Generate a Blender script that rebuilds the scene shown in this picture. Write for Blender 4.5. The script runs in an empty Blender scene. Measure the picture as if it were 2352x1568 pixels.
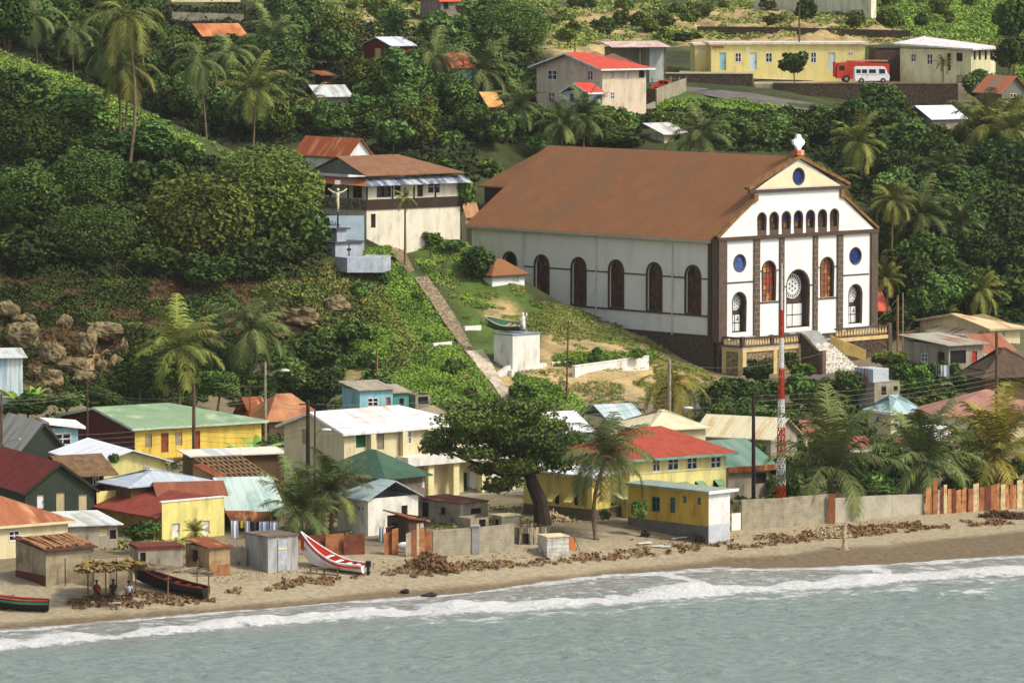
import bpy, bmesh, math, random
import numpy as np
from mathutils import Vector, Matrix
from mathutils.geometry import tessellate_polygon
random.seed(7); RNG = np.random.default_rng(7)
SC = bpy.context.scene
COL = SC.collection
# ---------------------------------------------------------------- camera, sky, sun, exposure
CAMH, FPX, CX, CY = 48.0, 11500.0, 1175.5, 784.0
PITCH = math.atan(930.0 / FPX)
cam = bpy.data.cameras.new('camera'); camo = bpy.data.objects.new('camera', cam); COL.objects.link(camo)
camo.location = (0, 0, CAMH); camo.rotation_euler = (math.pi / 2 - PITCH, 0, 0)
cam.sensor_width = 36; cam.lens = FPX / 2351 * 36; cam.clip_start = 5; cam.clip_end = 6000
SC.camera = camo
SUN_AZ = (0.93, -0.37); SUN_EL = math.radians(48)      # horizontal direction towards the sun, elevation
w = bpy.data.worlds.new('World'); SC.world = w; w.use_nodes = True
nt = w.node_tree; bg = nt.nodes['Background']
sky = nt.nodes.new('ShaderNodeTexSky'); sky.sky_type = 'NISHITA'; sky.sun_disc = False
sky.sun_elevation = SUN_EL; sky.sun_rotation = math.atan2(SUN_AZ[0], SUN_AZ[1])
sky.air_density = 1.0; sky.dust_density = 3.0
hs = nt.nodes.new('ShaderNodeHueSaturation'); hs.inputs['Saturation'].default_value = .5; nt.links.new(sky.outputs[0], hs.inputs['Color'])   # milky tropical sky
nt.links.new(hs.outputs[0], bg.inputs[0]); bg.inputs[1].default_value = 0.15
sl = bpy.data.lights.new('sun', 'SUN'); so = bpy.data.objects.new('sun', sl); COL.objects.link(so)
sl.energy = 2.3; sl.angle = math.radians(10); sl.color = (1.0, 0.93, 0.80)
sd = Vector((SUN_AZ[0] * math.cos(SUN_EL), SUN_AZ[1] * math.cos(SUN_EL), math.sin(SUN_EL)))
so.rotation_euler = sd.to_track_quat('Z', 'Y').to_euler(); so.location = (80, 200, 150)
SC.view_settings.view_transform = 'Standard'; SC.view_settings.look = 'None'
SC.view_settings.exposure = 0.46; SC.view_settings.gamma = 1.0
SC.cycles.max_bounces = 5; SC.cycles.diffuse_bounces = 3; SC.cycles.glossy_bounces = 2
SC.cycles.transparent_max_bounces = 4
# ---------------------------------------------------------------- picture <-> world
cp, sp = math.cos(PITCH), math.sin(PITCH)
def ray(u, v):
    up = CY - v
    return ((u - CX), FPX * cp + up * sp, -FPX * sp + up * cp)
def P(u, v, Y):
    d = ray(u, v); t = Y / d[1]
    return Vector((d[0] * t, Y, CAMH + d[2] * t))
def PZ(u, v, z):
    d = ray(u, v); t = (z - CAMH) / d[2]
    return Vector((d[0] * t, d[1] * t, z))
def UV(X, Y, Z):
    dz = Z - CAMH
    dep = Y * cp - dz * sp; up = Y * sp + dz * cp
    return CX + FPX * X / dep, CY - FPX * up / dep
# crops: id -> origin in photo px and scale (photo px per crop px)
CR = {'a': (2100, 400, .3444), 'b': (2100, 780, .3444), 'c': (1400, 420, .3444), 'd': (1400, 900, .3444),
      'e': (800, 400, .3444), 'f': (800, 850, .3444), 'g': (0, 900, .3444), 'h': (0, 1200, .2551),
      'i': (0, 1540, .2976), 'j': (500, 1200, .2551), 'k': (700, 1380, .2934), 'l': (1050, 1200, .3189),
      'm': (1200, 1450, .3189), 'n': (1650, 1200, .3316), 'o': (2200, 1150, .3188), 'p': (2600, 900, .3188),
      'q': (2600, 1300, .3188), 'r': (0, 0, .3444), 's': (800, 0, .3444), 't': (1600, 0, .3444), 'u': (2400, 0, .3444)}
def Q(c, x, y):
    o = CR[c]; return ((o[0] + x * o[2]) * .735, (o[1] + y * o[2]) * .735)
def QB(c, x0, y0, x1, y1): return Q(c, x0, y0) + Q(c, x1, y1)
def pl_(pl, t):
    """point at fraction t along a picture polyline"""
    ln = [math.dist(pl[i], pl[i + 1]) for i in range(len(pl) - 1)]; T = t * sum(ln)
    for i, l in enumerate(ln):
        if T <= l or i == len(ln) - 1: f = min(1, T / l); return (pl[i][0] + (pl[i + 1][0] - pl[i][0]) * f, pl[i][1] + (pl[i + 1][1] - pl[i][1]) * f)
        T -= l
# ---------------------------------------------------------------- terrain
SHORE = [(-400, 1480), (-150, 1460), (0, 1445), (250, 1425), (470, 1405), (880, 1372), (1100, 1358), (1205, 1338), (1400, 1318),
         (1600, 1305), (1935, 1300), (2145, 1287), (2351, 1275), (2600, 1262), (2900, 1245)]
BACK = [(-400, 1352), (0, 1345), (150, 1345), (480, 1322), (570, 1303), (700, 1298), (990, 1277), (1190, 1264), (1370, 1240),
        (1500, 1222), (1700, 1217), (1900, 1203), (2120, 1182), (2351, 1165), (2700, 1140)]
ctl = []
for u, v in SHORE:
    q = PZ(u, v, 0.0); ctl.append(tuple(q))
    ctl.append((q.x + 8, q.y - 14, -1.4)); ctl.append((q.x + 25, q.y - 45, -4))
for u, v in BACK: ctl.append(tuple(PZ(u, v, 1.5)))
def wpt(u, Y, z): ctl.append(((u - CX) / FPX * (Y + 4), Y, z))
for u in (-300, 0, 300, 600, 900): wpt(u, 385, 1.9); wpt(u, 415, 2.4); wpt(u, 436, 2.9)
for u in (1200, 1500, 1800): wpt(u, 408, 2.1); wpt(u, 430, 2.5); wpt(u, 460, 2.9)
for u in (2100, 2400, 2700): wpt(u, 418, 2.2); wpt(u, 435, 2.5); wpt(u, 460, 2.9)
TP = [(1170, 920, 478), (1085, 800, 487), (1000, 680, 500), (930, 590, 511), (885, 540, 516), (1177, 842, 482.5), (1165, 678, 506), (1130, 672, 506), (1240, 830, 486), (1400, 862, 484),
      (1490, 847, 491), (1300, 900, 480), (1500, 892, 487), (1640, 905, 489), (1700, 885, 495), (1850, 872, 497), (1960, 862, 498), (1800, 905, 487),
      (800, 605, 497), (880, 610, 502), (800, 700, 490), (700, 800, 481), (600, 900, 471), (950, 880, 473), (1050, 850, 479), (900, 760, 487),
      (300, 880, 462), (100, 860, 458), (0, 905, 450), (-200, 900, 450), (100, 780, 466), (250, 740, 471), (400, 780, 472), (0, 700, 476),
      (300, 650, 482), (600, 650, 487), (0, 500, 493), (300, 500, 494), (560, 500, 500), (0, 300, 507), (200, 320, 504), (-200, 300, 507),
      (0, 135, 520), (150, 185, 518), (250, 230, 514), (350, 285, 511), (460, 335, 510), (600, 390, 512), (690, 450, 514), (-200, 60, 524),
      (725, 505, 506), (850, 548, 508), (1000, 550, 513), (1056, 560, 515), (1150, 640, 509), (1000, 600, 510), (1120, 720, 499),
      (600, 322, 562), (480, 290, 575), (500, 230, 592), (300, 150, 605), (100, 100, 610), (500, 100, 660), (0, 0, 700), (500, 0, 720), (1000, 0, 735),
      (1500, 0, 740), (2000, 0, 740), (2351, 0, 740), (2700, 0, 740), (880, 300, 580), (720, 300, 575), (880, 155, 622), (1000, 200, 602), (1100, 300, 563),
      (1050, 420, 538), (1240, 266, 584), (1380, 262, 584), (1460, 240, 588), (1600, 325, 570), (1700, 255, 590), (1850, 252, 596), (1500, 207, 604),
      (1800, 216, 606), (1620, 178, 634), (1800, 180, 634), (2000, 184, 638), (2150, 205, 632), (2060, 252, 616), (2220, 245, 616), (2000, 300, 592),
      (2200, 400, 571), (2000, 450, 560), (2300, 500, 552), (2100, 600, 542), (2330, 700, 530), (2120, 700, 526), (2150, 800, 505), (2100, 872, 494),
      (2300, 900, 484), (2060, 850, 499), (1300, 85, 668), (1600, 95, 690), (1900, 62, 700), (2200, 85, 690), (2351, 110, 665), (800, 60, 690), (2600, 200, 640),
      (1150, 120, 640), (2600, 500, 560), (2600, 800, 520), (1900, 120, 668), (2230, 200, 628), (750, 200, 610)]
for u, v, Y in TP: ctl.append(tuple(P(u, v, Y)))
for u, Y, z in [(0, 548, 26), (200, 546, 23.5), (400, 545, 19.5), (600, 538, 20.5), (800, 535, 19.5), (950, 535, 19), (1250, 560, 23),
                (1500, 556, 22), (1800, 550, 17), (-300, 548, 27), (1112, 530, 14.5), (1085, 524, 14.2), (1140, 534, 15.5), (1180, 540, 17)]: wpt(u, Y, z)
for u in (-1500, -400, 600, 1700, 2800, 3900): wpt(u, 850, 47); wpt(u, 1100, 72); wpt(u, 1500, 105)
for u, Y, z in [(-1200, 450, 6), (-1200, 520, 34), (-1200, 620, 36), (-1200, 380, 1.5), (3600, 450, 3), (3600, 540, 15), (3600, 640, 28), (3600, 400, 1),
                (-1200, 700, 40), (3600, 740, 38)]: wpt(u, Y, z)
# church frame (facade corner nearest the camera)
CH_A = math.radians(42.4); CH_C = P(1645, 771, 500.0)
CH_R = Vector((math.cos(CH_A), math.sin(CH_A), 0)); CH_L = Vector((-math.sin(CH_A), math.cos(CH_A), 0))
def plane_hit(u, v, C, n):
    d = Vector(ray(u, v)); o = Vector((0, 0, CAMH)); return o + d * ((C - o).dot(n) / d.dot(n))
for u, v in [(1130, 690), (1180, 694), (1244, 694), (1300, 706), (1371, 733), (1454, 762), (1530, 800), (1590, 835)]:
    ctl.append(tuple(plane_hit(u, v, CH_C, CH_R)))
for lx_, ly_, z_c in ((-1, -5.5, 4.6), (4, -6.5, 4.1), (9, -8, 4.1), (14, -8, 4.1), (19, -7, 4.5), (21, -4, 5.4), (16, -4, 4.9)):
    p_ = CH_C + CH_R * lx_ + CH_L * ly_; ctl.append((p_.x, p_.y, z_c))
CTL = np.array(ctl)
RC = 6.0
def _k(r2): return np.sqrt(r2 + RC * RC)
_x = CTL[:, :2]
_A = _k(((_x[:, None] - _x[None]) ** 2).sum(-1)) - np.eye(len(CTL)) * 0.15
_Pm = np.c_[np.ones(len(CTL)), _x / 100.0]
_M = np.block([[_A, _Pm], [_Pm.T, np.zeros((3, 3))]])
_W = np.linalg.solve(_M, np.r_[CTL[:, 2], 0, 0, 0])
def gz(X, Y):
    X = np.atleast_1d(np.asarray(X, float)); Y = np.atleast_1d(np.asarray(Y, float)); out = np.empty(X.shape)
    f = X.ravel(); g = Y.ravel(); o = out.ravel()
    for i in range(0, len(f), 20000):
        s = slice(i, i + 20000)
        r2 = (f[s, None] - _x[None, :, 0]) ** 2 + (g[s, None] - _x[None, :, 1]) ** 2
        o[s] = _k(r2) @ _W[:-3] + _W[-3] + _W[-2] * f[s] / 100 + _W[-1] * g[s] / 100
    return o.reshape(X.shape)
def g1(X, Y): return float(gz(X, Y)[0])
_ys = np.arange(330.0, 900.0, 0.7)
def G(u, v, ymin=330.0):
    """first point where the ray through picture point u, v meets the ground"""
    d = ray(u, v); xs = d[0] / d[1] * _ys; zs = CAMH + d[2] / d[1] * _ys
    df = zs - gz(xs, _ys)
    idx = np.where((df <= 0) & (_ys >= ymin))[0]
    if len(idx) == 0 or idx[0] == 0: Y = _ys[-1] if len(idx) == 0 else _ys[0]
    else:
        i = idx[0]; t = df[i - 1] / (df[i - 1] - df[i]); Y = _ys[i - 1] + t * 0.7
    X = d[0] / d[1] * Y
    return Vector((X, Y, g1(X, Y)))
# ---------------------------------------------------------------- mesh helpers
class MB:
    def __init__(s): s.v = []; s.f = []
    def add(s, vs, fs):
        n = len(s.v); s.v += [tuple(p) for p in vs]; s.f += [tuple(i + n for i in f) for f in fs]; return s
    def box(s, x0, x1, y0, y1, z0, z1):
        return s.add([(x0, y0, z0), (x1, y0, z0), (x1, y1, z0), (x0, y1, z0), (x0, y0, z1), (x1, y0, z1), (x1, y1, z1), (x0, y1, z1)],
                     [(0, 3, 2, 1), (4, 5, 6, 7), (0, 1, 5, 4), (1, 2, 6, 5), (2, 3, 7, 6), (3, 0, 4, 7)])
    def prism(s, pts, vec):
        pts = [Vector(p) for p in pts]; vec = Vector(vec); n = len(pts)
        nor = Vector((0, 0, 0))
        for i in range(n): nor += (pts[i] - pts[0]).cross(pts[(i + 1) % n] - pts[0])
        if nor.dot(vec) > 0: pts = pts[::-1]
        return s.add(pts + [p + vec for p in pts], [tuple(range(n)), tuple(range(2 * n - 1, n - 1, -1))] +
                     [(i, i + n, (i + 1) % n + n, (i + 1) % n) for i in range(n)])
    def tube(s, path, rad, n=6, cap=True):
        path = [Vector(p) for p in path]; m = len(path)
        if not hasattr(rad, '__len__'): rad = [rad] * m
        rings = []
        for i, p in enumerate(path):
            t = (path[min(i + 1, m - 1)] - path[max(i - 1, 0)]).normalized()
            a = Vector((0, 0, 1)) if abs(t.z) < .9 else Vector((1, 0, 0))
            b = t.cross(a).normalized(); c = t.cross(b)
            rings.append([p + (b * math.cos(2 * math.pi * k / n) + c * math.sin(2 * math.pi * k / n)) * rad[i] for k in range(n)])
        vs = [q for r in rings for q in r]; fs = []
        for i in range(m - 1):
            for k in range(n):
                fs.append((i * n + k, (i + 1) * n + k, (i + 1) * n + (k + 1) % n, i * n + (k + 1) % n))
        if cap: fs += [tuple(range(n)), tuple(range(m * n - 1, (m - 1) * n - 1, -1))]
        return s.add(vs, fs)
    def bar(s, a, b, w, h=None):
        a = Vector(a); b = Vector(b); h = h or w; t = (b - a)
        if t.length < 1e-6: return s
        t.normalize(); up = Vector((0, 0, 1)) if abs(t.z) < .95 else Vector((0, 1, 0))
        x = t.cross(up).normalized() * w / 2; y = x.normalized().cross(t) * h / 2
        return s.prism([a - x - y, a + x - y, a + x + y, a - x + y], b - a)
    def sphere(s, c, r, n=8, sc=(1, 1, 1), jit=0, seed=0):
        rr = random.Random(seed); vs = []; fs = []; m = n // 2 + 1
        for i in range(m + 1):
            th = math.pi * i / m
            for k in range(n):
                ph = 2 * math.pi * k / n; q = r * (1 + jit * (rr.random() - .5))
                vs.append((c[0] + q * sc[0] * math.sin(th) * math.cos(ph), c[1] + q * sc[1] * math.sin(th) * math.sin(ph), c[2] + q * sc[2] * math.cos(th)))
        for i in range(m):
            for k in range(n): fs.append((i * n + k, (i + 1) * n + k, (i + 1) * n + (k + 1) % n, i * n + (k + 1) % n))
        return s.add(vs, fs)
    def holed(s, to3, outline, holes, depth):
        """flat wall with real openings; to3(x, z, d) maps wall coords (d = inward depth) to local space"""
        loops = [[Vector((x, z, 0)) for x, z in outline]] + [[Vector((x, z, 0)) for x, z in h] for h in holes]
        tri = tessellate_polygon(loops); flat = [p for l in loops for p in l]
        n = len(s.v); s.v += [tuple(to3(p.x, p.y, 0)) for p in flat]
        e1 = Vector(to3(1, 0, 0)) - Vector(to3(0, 0, 0)); e2 = Vector(to3(0, 1, 0)) - Vector(to3(0, 0, 0)); e3 = Vector(to3(0, 0, 1)) - Vector(to3(0, 0, 0))
        sgn = e1.cross(e2).dot(e3)
        for t in tri:
            a, b, c = (flat[i] for i in t); ar = (b - a).cross(c - a).z
            if abs(ar) < 1e-9: continue
            f = tuple(i + n for i in t)
            s.f.append(f if (ar > 0) == (sgn < 0) else f[::-1])
        for h in holes:
            m = len(h); ar = sum(h[i][0] * h[(i + 1) % m][1] - h[(i + 1) % m][0] * h[i][1] for i in range(m))
            hh = h if ar > 0 else h[::-1]
            vs = [to3(x, z, 0) for x, z in hh] + [to3(x, z, depth) for x, z in hh]
            fs = [(i, (i + 1) % m, (i + 1) % m + m, i + m) for i in range(m)]
            if sgn > 0: fs = [f[::-1] for f in fs]
            s.add(vs, fs)
        return s
    def build(s, name, mat, parent=None, smooth=False):
        me = bpy.data.meshes.new(name); me.from_pydata(s.v, [], s.f); me.update()
        if smooth: me.polygons.foreach_set('use_smooth', [True] * len(me.polygons))
        me.materials.append(mat); o = bpy.data.objects.new(name, me); COL.objects.link(o)
        if parent is not None: o.parent = parent
        return o
def tag(o, label=None, cat=None, group=None, kind=None):
    if label: o['label'] = label
    if cat: o['category'] = cat
    if group: o['group'] = group
    if kind: o['kind'] = kind
    return o
def empty(name, loc, label=None, cat=None, rz=0, group=None):
    o = bpy.data.objects.new(name, None); COL.objects.link(o); o.location = loc; o.rotation_euler = (0, 0, rz)
    o.empty_display_size = .5
    return tag(o, label, cat, group)
def copy_tree(o, parent=None):
    c = o.copy(); COL.objects.link(c); c.parent = parent
    for ch in [k for k in KIDS.get(o.name, [])]:
        cc = ch.copy(); COL.objects.link(cc); cc.parent = c
    return c
KIDS = {}
# ---------------------------------------------------------------- materials
def lin(c):
    if max(c) > 1.001 or isinstance(c[0], int): c = [x / 255 for x in c]
    return tuple((x / 12.92 if x <= .04045 else ((x + .055) / 1.055) ** 2.4) for x in c)
_mats = {}
def _n(nt, t, **kw):
    n = nt.nodes.new(t)
    for k, val in kw.items(): setattr(n, k, val)
    return n
def mat(name, c1, c2=None, sc=1.0, st=(1, 1, 1), lo=.4, hi=.65, rough=.85, spec=.25, fine=.12, c3=None, sc3=.25, lo3=.55, hi3=.7,
        bump=0.0, metal=0.0, gain=.86, coord='Object', tint=None, lines=None):
    key = (name, tuple(c1), tuple(c2 or ()), sc, tuple(st), lo, hi, rough, fine, tuple(c3 or ()), bump, metal, gain, tint, lines)
    if key in _mats: return _mats[key]
    m = bpy.data.materials.new(name); m.use_nodes = True; t = m.node_tree; b = t.nodes['Principled BSDF']; L = t.links.new
    b.inputs['Roughness'].default_value = rough; b.inputs['Specular IOR Level'].default_value = spec; b.inputs['Metallic'].default_value = metal
    A = tuple(x * gain for x in lin(c1)); B = tuple(x * gain for x in lin(c2)) if c2 else tuple(x * .8 for x in A)
    tc = _n(t, 'ShaderNodeTexCoord'); mp = _n(t, 'ShaderNodeMapping'); mp.inputs['Scale'].default_value = st
    L(tc.outputs[coord], mp.inputs[0])
    no = _n(t, 'ShaderNodeTexNoise'); no.inputs['Scale'].default_value = sc; no.inputs['Detail'].default_value = 6; no.inputs['Roughness'].default_value = .65
    L(mp.outputs[0], no.inputs['Vector'])
    def ramp(src, l, h):
        r = _n(t, 'ShaderNodeMapRange'); r.inputs[1].default_value = l; r.inputs[2].default_value = h; L(src, r.inputs[0]); return r.outputs[0]
    def mix(f, a, bb):
        x = _n(t, 'ShaderNodeMix', data_type='RGBA'); 
        if isinstance(f, (int, float)): x.inputs[0].default_value = f
        else: L(f, x.inputs[0])
        for i, q in ((6, a), (7, bb)):
            if isinstance(q, tuple): x.inputs[i].default_value = q + (1,)
            else: L(q, x.inputs[i])
        return x.outputs[2]
    col = mix(ramp(no.outputs[0], lo, hi), A, B)
    if c3:
        n3 = _n(t, 'ShaderNodeTexNoise'); n3.inputs['Scale'].default_value = sc3; n3.inputs['Detail'].default_value = 5; L(mp.outputs[0], n3.inputs['Vector'])
        col = mix(ramp(n3.outputs[0], lo3, hi3), col, tuple(x * gain for x in lin(c3)))
    if lines:   # (axis, spacing, width, strength) - joints between sheets or courses
        sx = _n(t, 'ShaderNodeSeparateXYZ'); L(tc.outputs['Object'], sx.inputs[0])
        for ax, spc, wd, stg in lines:
            a1 = _n(t, 'ShaderNodeMath', operation='DIVIDE'); L(sx.outputs[ax], a1.inputs[0]); a1.inputs[1].default_value = spc
            a2 = _n(t, 'ShaderNodeMath', operation='FRACT'); L(a1.outputs[0], a2.inputs[0])
            a3 = _n(t, 'ShaderNodeMath', operation='LESS_THAN'); L(a2.outputs[0], a3.inputs[0]); a3.inputs[1].default_value = wd
            a4 = _n(t, 'ShaderNodeMath', operation='MULTIPLY'); L(a3.outputs[0], a4.inputs[0]); a4.inputs[1].default_value = stg
            col = mix(a4.outputs[0], col, tuple(x * .35 for x in A))
    if tint:
        at = _n(t, 'ShaderNodeAttribute'); at.attribute_name = 'tint'; col = mix(at.outputs['Fac'], col, tuple(x * gain for x in lin(tint)))
    if fine:
        n2 = _n(t, 'ShaderNodeTexNoise'); n2.inputs['Scale'].default_value = 9; n2.inputs['Detail'].default_value = 3; L(tc.outputs['Object'], n2.inputs['Vector'])
        hv = _n(t, 'ShaderNodeHueSaturation'); r = _n(t, 'ShaderNodeMapRange'); r.inputs[1].default_value = .3; r.inputs[2].default_value = .7
        r.inputs[3].default_value = 1 - fine; r.inputs[4].default_value = 1 + fine; L(n2.outputs[0], r.inputs[0]); L(r.outputs[0], hv.inputs['Value']); L(col, hv.inputs['Color']); col = hv.outputs[0]
    L(col, b.inputs['Base Color'])
    if bump:
        bp = _n(t, 'ShaderNodeBump'); bp.inputs['Strength'].default_value = bump; bp.inputs['Distance'].default_value = .05
        nb = _n(t, 'ShaderNodeTexNoise'); nb.inputs['Scale'].default_value = 6; nb.inputs['Detail'].default_value = 4; L(tc.outputs['Object'], nb.inputs['Vector'])
        L(nb.outputs[0], bp.inputs['Height']); L(bp.outputs[0], b.inputs['Normal'])
    _mats[key] = m; return m
def paint(name, c, stain=None, **k):
    st = stain or tuple(int(x * .8) for x in c)
    k.setdefault('c3', tuple(int(x * .78) for x in st)); k.setdefault('sc3', 1.3); k.setdefault('lo3', .58); k.setdefault('hi3', .86)
    return mat(name, c, st, sc=.7, st=(1.6, 1.6, .45), lo=.45, hi=.75, fine=.07, **k)
def sheet(name, c, rust=(150, 80, 42), lo=.5, hi=.62, ax=0, **k):
    """corrugated metal laid in sheets; ax = axis across the sheets (patches run down the slope)"""
    st = (1.3, .22, .3) if ax == 0 else (.22, 1.3, .3)
    ln = ((ax, .8, .07, .35),)
    return mat(name, c, rust, sc=.8, st=st, lo=lo, hi=hi, rough=.6, fine=.1, lines=ln, **k)
DARK = mat('dark_opening', (24, 20, 17), (34, 28, 22), rough=.6)
GLASS = mat('window_glass', (46, 50, 52), (24, 26, 28), sc=2, rough=.15, spec=.5)
WHITEP = paint('white_paint', (236, 236, 232), (206, 206, 200))
CREAM = paint('cream_paint', (232, 220, 160), (206, 190, 130))
CONC = mat('grey_concrete', (158, 150, 130), (112, 104, 88), sc=.8, lo=.4, hi=.7, c3=(80, 74, 60), sc3=1.6, lo3=.6, hi3=.75)
BLOCK = mat('block_wall', (172, 162, 138), (136, 126, 104), sc=1.1, lines=((2, .22, .12, .35), (0, .42, .06, .25)))
STONE = mat('rubble_stone', (100, 84, 66), (58, 48, 38), sc=4.5, lo=.42, hi=.58, fine=.2)
RUSTM = mat('rusty_sheet', (150, 82, 44), (98, 52, 30), sc=.9, st=(1.4, .4, .3), lo=.35, hi=.7, c3=(182, 132, 84), sc3=1.3, lo3=.55, hi3=.68, rough=.8)
WOODG = mat('weathered_wood', (128, 108, 84), (84, 68, 50), sc=2, st=(1, 1, .3), rough=.9)
# ---------------------------------------------------------------- ground
def inpoly(U, V, poly):
    r = np.zeros(U.shape, bool); n = len(poly); j = n - 1
    for i in range(n):
        xi, yi = poly[i]; xj, yj = poly[j]
        c = ((yi > V) != (yj > V)) & (U < (xj - xi) * (V - yi) / (yj - yi + 1e-9) + xi)
        r ^= c; j = i
    return r
def fbm(X, Y, s, seed=0, oct=4):
    rr = np.random.default_rng(seed); o = np.zeros(X.shape); a = 1.0; tot = 0
    for k in range(oct):
        for j in range(3):
            th = rr.uniform(0, 6.28); f = s * 2 ** k * rr.uniform(.7, 1.3)
            o += a * np.sin((X * math.cos(th) + Y * math.sin(th)) * f + rr.uniform(0, 6.28) + 1.3 * np.sin((X * math.sin(th) - Y * math.cos(th)) * f * .8 + rr.uniform(0, 6)))
        tot += a * 1.8; a *= .6
    return o / tot
xs = np.unique(np.r_[np.linspace(-900, -90, 26), np.arange(-90, 100, .55), np.linspace(100, 900, 26)])
ysx = np.unique(np.r_[np.linspace(200, 335, 20), np.arange(335, 420, .8), np.arange(420, 760, .8), np.linspace(760, 1700, 45)])
GX, GY = np.meshgrid(xs, ysx)
GZ = gz(GX, GY)
GU, GV = UV(GX, GY, GZ)
wild = np.clip((GZ - 5.5) / 3, 0, 1)
# ground kinds from where they lie
tan_polys = [[(1255, 760), (1340, 740), (1470, 770), (1560, 815), (1650, 870), (1600, 925), (1290, 930), (1200, 900), (1235, 800)], [(1100, 692), (1165, 690), (1195, 732), (1115, 738)], [(1120, 850), (1160, 850), (1200, 900), (1150, 900)],
             [(130, 800), (300, 790), (335, 850), (290, 890), (150, 905), (60, 880)], [(620, 680), (740, 655), (815, 700), (790, 760), (640, 770)],
             [(1240, 30), (1470, 20), (1490, 95), (1330, 130), (1240, 120)], [(1280, 90), (1420, 130), (1400, 165), (1270, 130)], [(1730, 255), (1830, 260), (1820, 325), (1730, 320)],
             [(740, 20), (950, 20), (960, 90), (760, 100)], [(1480, 40), (1700, 20), (2100, 60), (2100, 100), (1560, 110)], [(780, 820), (940, 850), (900, 890), (790, 880)],
             [(1480, 640), (1480, 640), (1481, 641)], [(800, 610), (870, 640), (860, 700), (800, 690)]]
brown_polys = [[(0, 640), (300, 700), (300, 880), (0, 930)], [(0, 600), (350, 620), (640, 640), (760, 690), (600, 790), (300, 760), (0, 700)], [(1060, 20), (1250, 20), (1240, 60), (1060, 60)], [(1900, 30), (2150, 30), (2150, 80), (1900, 80)]]  # brown ground; the second patch also paints in shade under the trees
green_polys = [[(1040, 560), (1250, 700), (1360, 722), (1250, 765), (1180, 850), (1110, 840), (1070, 750)], [(890, 520), (1060, 560), (1150, 640), (1250, 700), (1120, 690), (1090, 760), (1000, 650)], [(840, 600), (930, 600), (1080, 800), (1160, 930), (850, 930), (640, 880), (900, 740)],
               [(2000, 0), (2351, 0), (2351, 170), (2250, 100), (2060, 60)], [(0, 150), (350, 290), (470, 340), (300, 330), (0, 260)], [(1220, 700), (1330, 715), (1300, 760), (1200, 740)],
               [(1160, 880), (1300, 920), (1280, 960), (1180, 960)], [(1540, 210), (1760, 230), (1800, 330), (1500, 330)]]
def blur(a, n=2):
    a = a.astype(float)
    for _ in range(n):
        a = (a + np.roll(a, 1, 0) + np.roll(a, -1, 0) + np.roll(a, 1, 1) + np.roll(a, -1, 1)) / 5
    return a
n1 = fbm(GX, GY, .35, 1); n2 = fbm(GX, GY, .9, 2)
def mask(polys):
    m = np.zeros(GX.shape, bool)
    for p in polys: m |= inpoly(GU + n1 * 14, GV + n2 * 8, p)
    return blur(m)
TAN, BRN, GRN = mask(tan_polys), mask(brown_polys), mask(green_polys)
def L3(c): return np.array(lin(c))
dirt, sand, wet = L3((124, 112, 88)), L3((158, 145, 118)), L3((104, 88, 66))
scrub, tanc, brn, grn, drk = L3((70, 78, 40)), L3((186, 160, 112)), L3((88, 66, 44)), L3((84, 108, 44)), L3((48, 50, 30))
def lerp(a, b, t): return a + (b - a) * t[..., None]
c = np.broadcast_to(dirt, GX.shape + (3,)).copy()
c = lerp(c, sand, np.clip((2.0 - GZ) / .4 + n1 * .4, 0, 1))
wl = np.array([[0, 1425], [470, 1392], [880, 1352], [1100, 1342], [1400, 1303], [1500, 1297], [1700, 1277], [1935, 1258], [2100, 1238], [2300, 1217], [2351, 1215]], float)
wv = np.interp(GU, wl[:, 0], wl[:, 1])
c = lerp(c, wet, np.clip((GV - wv + n1 * 6) / 8, 0, 1) * (GZ < 2.0) * (GY < 420) * .85)
c = lerp(c, scrub, wild)
c = lerp(c, drk, wild * np.clip(.5 + n1 * .9, 0, 1) * .8)
c = lerp(c, brn, BRN * wild * .8)
c = lerp(c, grn, GRN * np.clip(.75 + n2 * .6, 0, 1) * np.clip((GZ - 2.6) / 2, 0, 1))
tt = TAN * np.clip((GZ - 2.6) / 1.5, 0, 1)
c = lerp(c, tanc, tt * np.clip(.8 + n2 * .5, 0, 1)); c = lerp(c, brn, tt * np.clip(n1 * 1.3 - .2, 0, 1) * .7)
rough = wild * (.22 + .35 * np.clip(TAN + BRN, 0, 1))
nearch = np.exp(-(((GX - CH_C.x + 5) / 30) ** 2 + ((GY - CH_C.y - 10) / 30) ** 2))
GZn = GZ + (fbm(GX, GY, .55, 5) * .9 + np.abs(fbm(GX, GY, 1.5, 6)) * .4 - .2) * rough * (1 - .6 * nearch)
# quarry-like ledges in the bare rock
led = np.clip(np.clip(TAN + BRN, 0, 1) * ((GV > 690) & (GU < 330)) + TAN * (GV < 150) * .7, 0, 1)
GZn = GZn + led * (np.sin(GZ * 3.1 + n1 * 2) * .35 + fbm(GX, GY, 1.1, 9) * .5)
ny, nx = GX.shape
me = bpy.data.meshes.new('ground'); nv = nx * ny
me.vertices.add(nv); me.vertices.foreach_set('co', np.c_[GX.ravel(), GY.ravel(), GZn.ravel()].ravel().astype('f4'))
idx = np.arange(nv).reshape(ny, nx)
q = np.stack([idx[:-1, :-1], idx[:-1, 1:], idx[1:, 1:], idx[1:, :-1]], -1).reshape(-1, 4)
me.loops.add(len(q) * 4); me.loops.foreach_set('vertex_index', q.ravel().astype('i4'))
me.polygons.add(len(q)); me.polygons.foreach_set('loop_start', np.arange(0, len(q) * 4, 4, dtype='i4')); me.polygons.foreach_set('use_smooth', np.ones(len(q), bool))
at = me.color_attributes.new('gcol', 'FLOAT_COLOR', 'POINT')
at.data.foreach_set('color', np.concatenate([c * .92, np.ones(GX.shape + (1,))], -1).ravel().astype('f4'))
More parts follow.
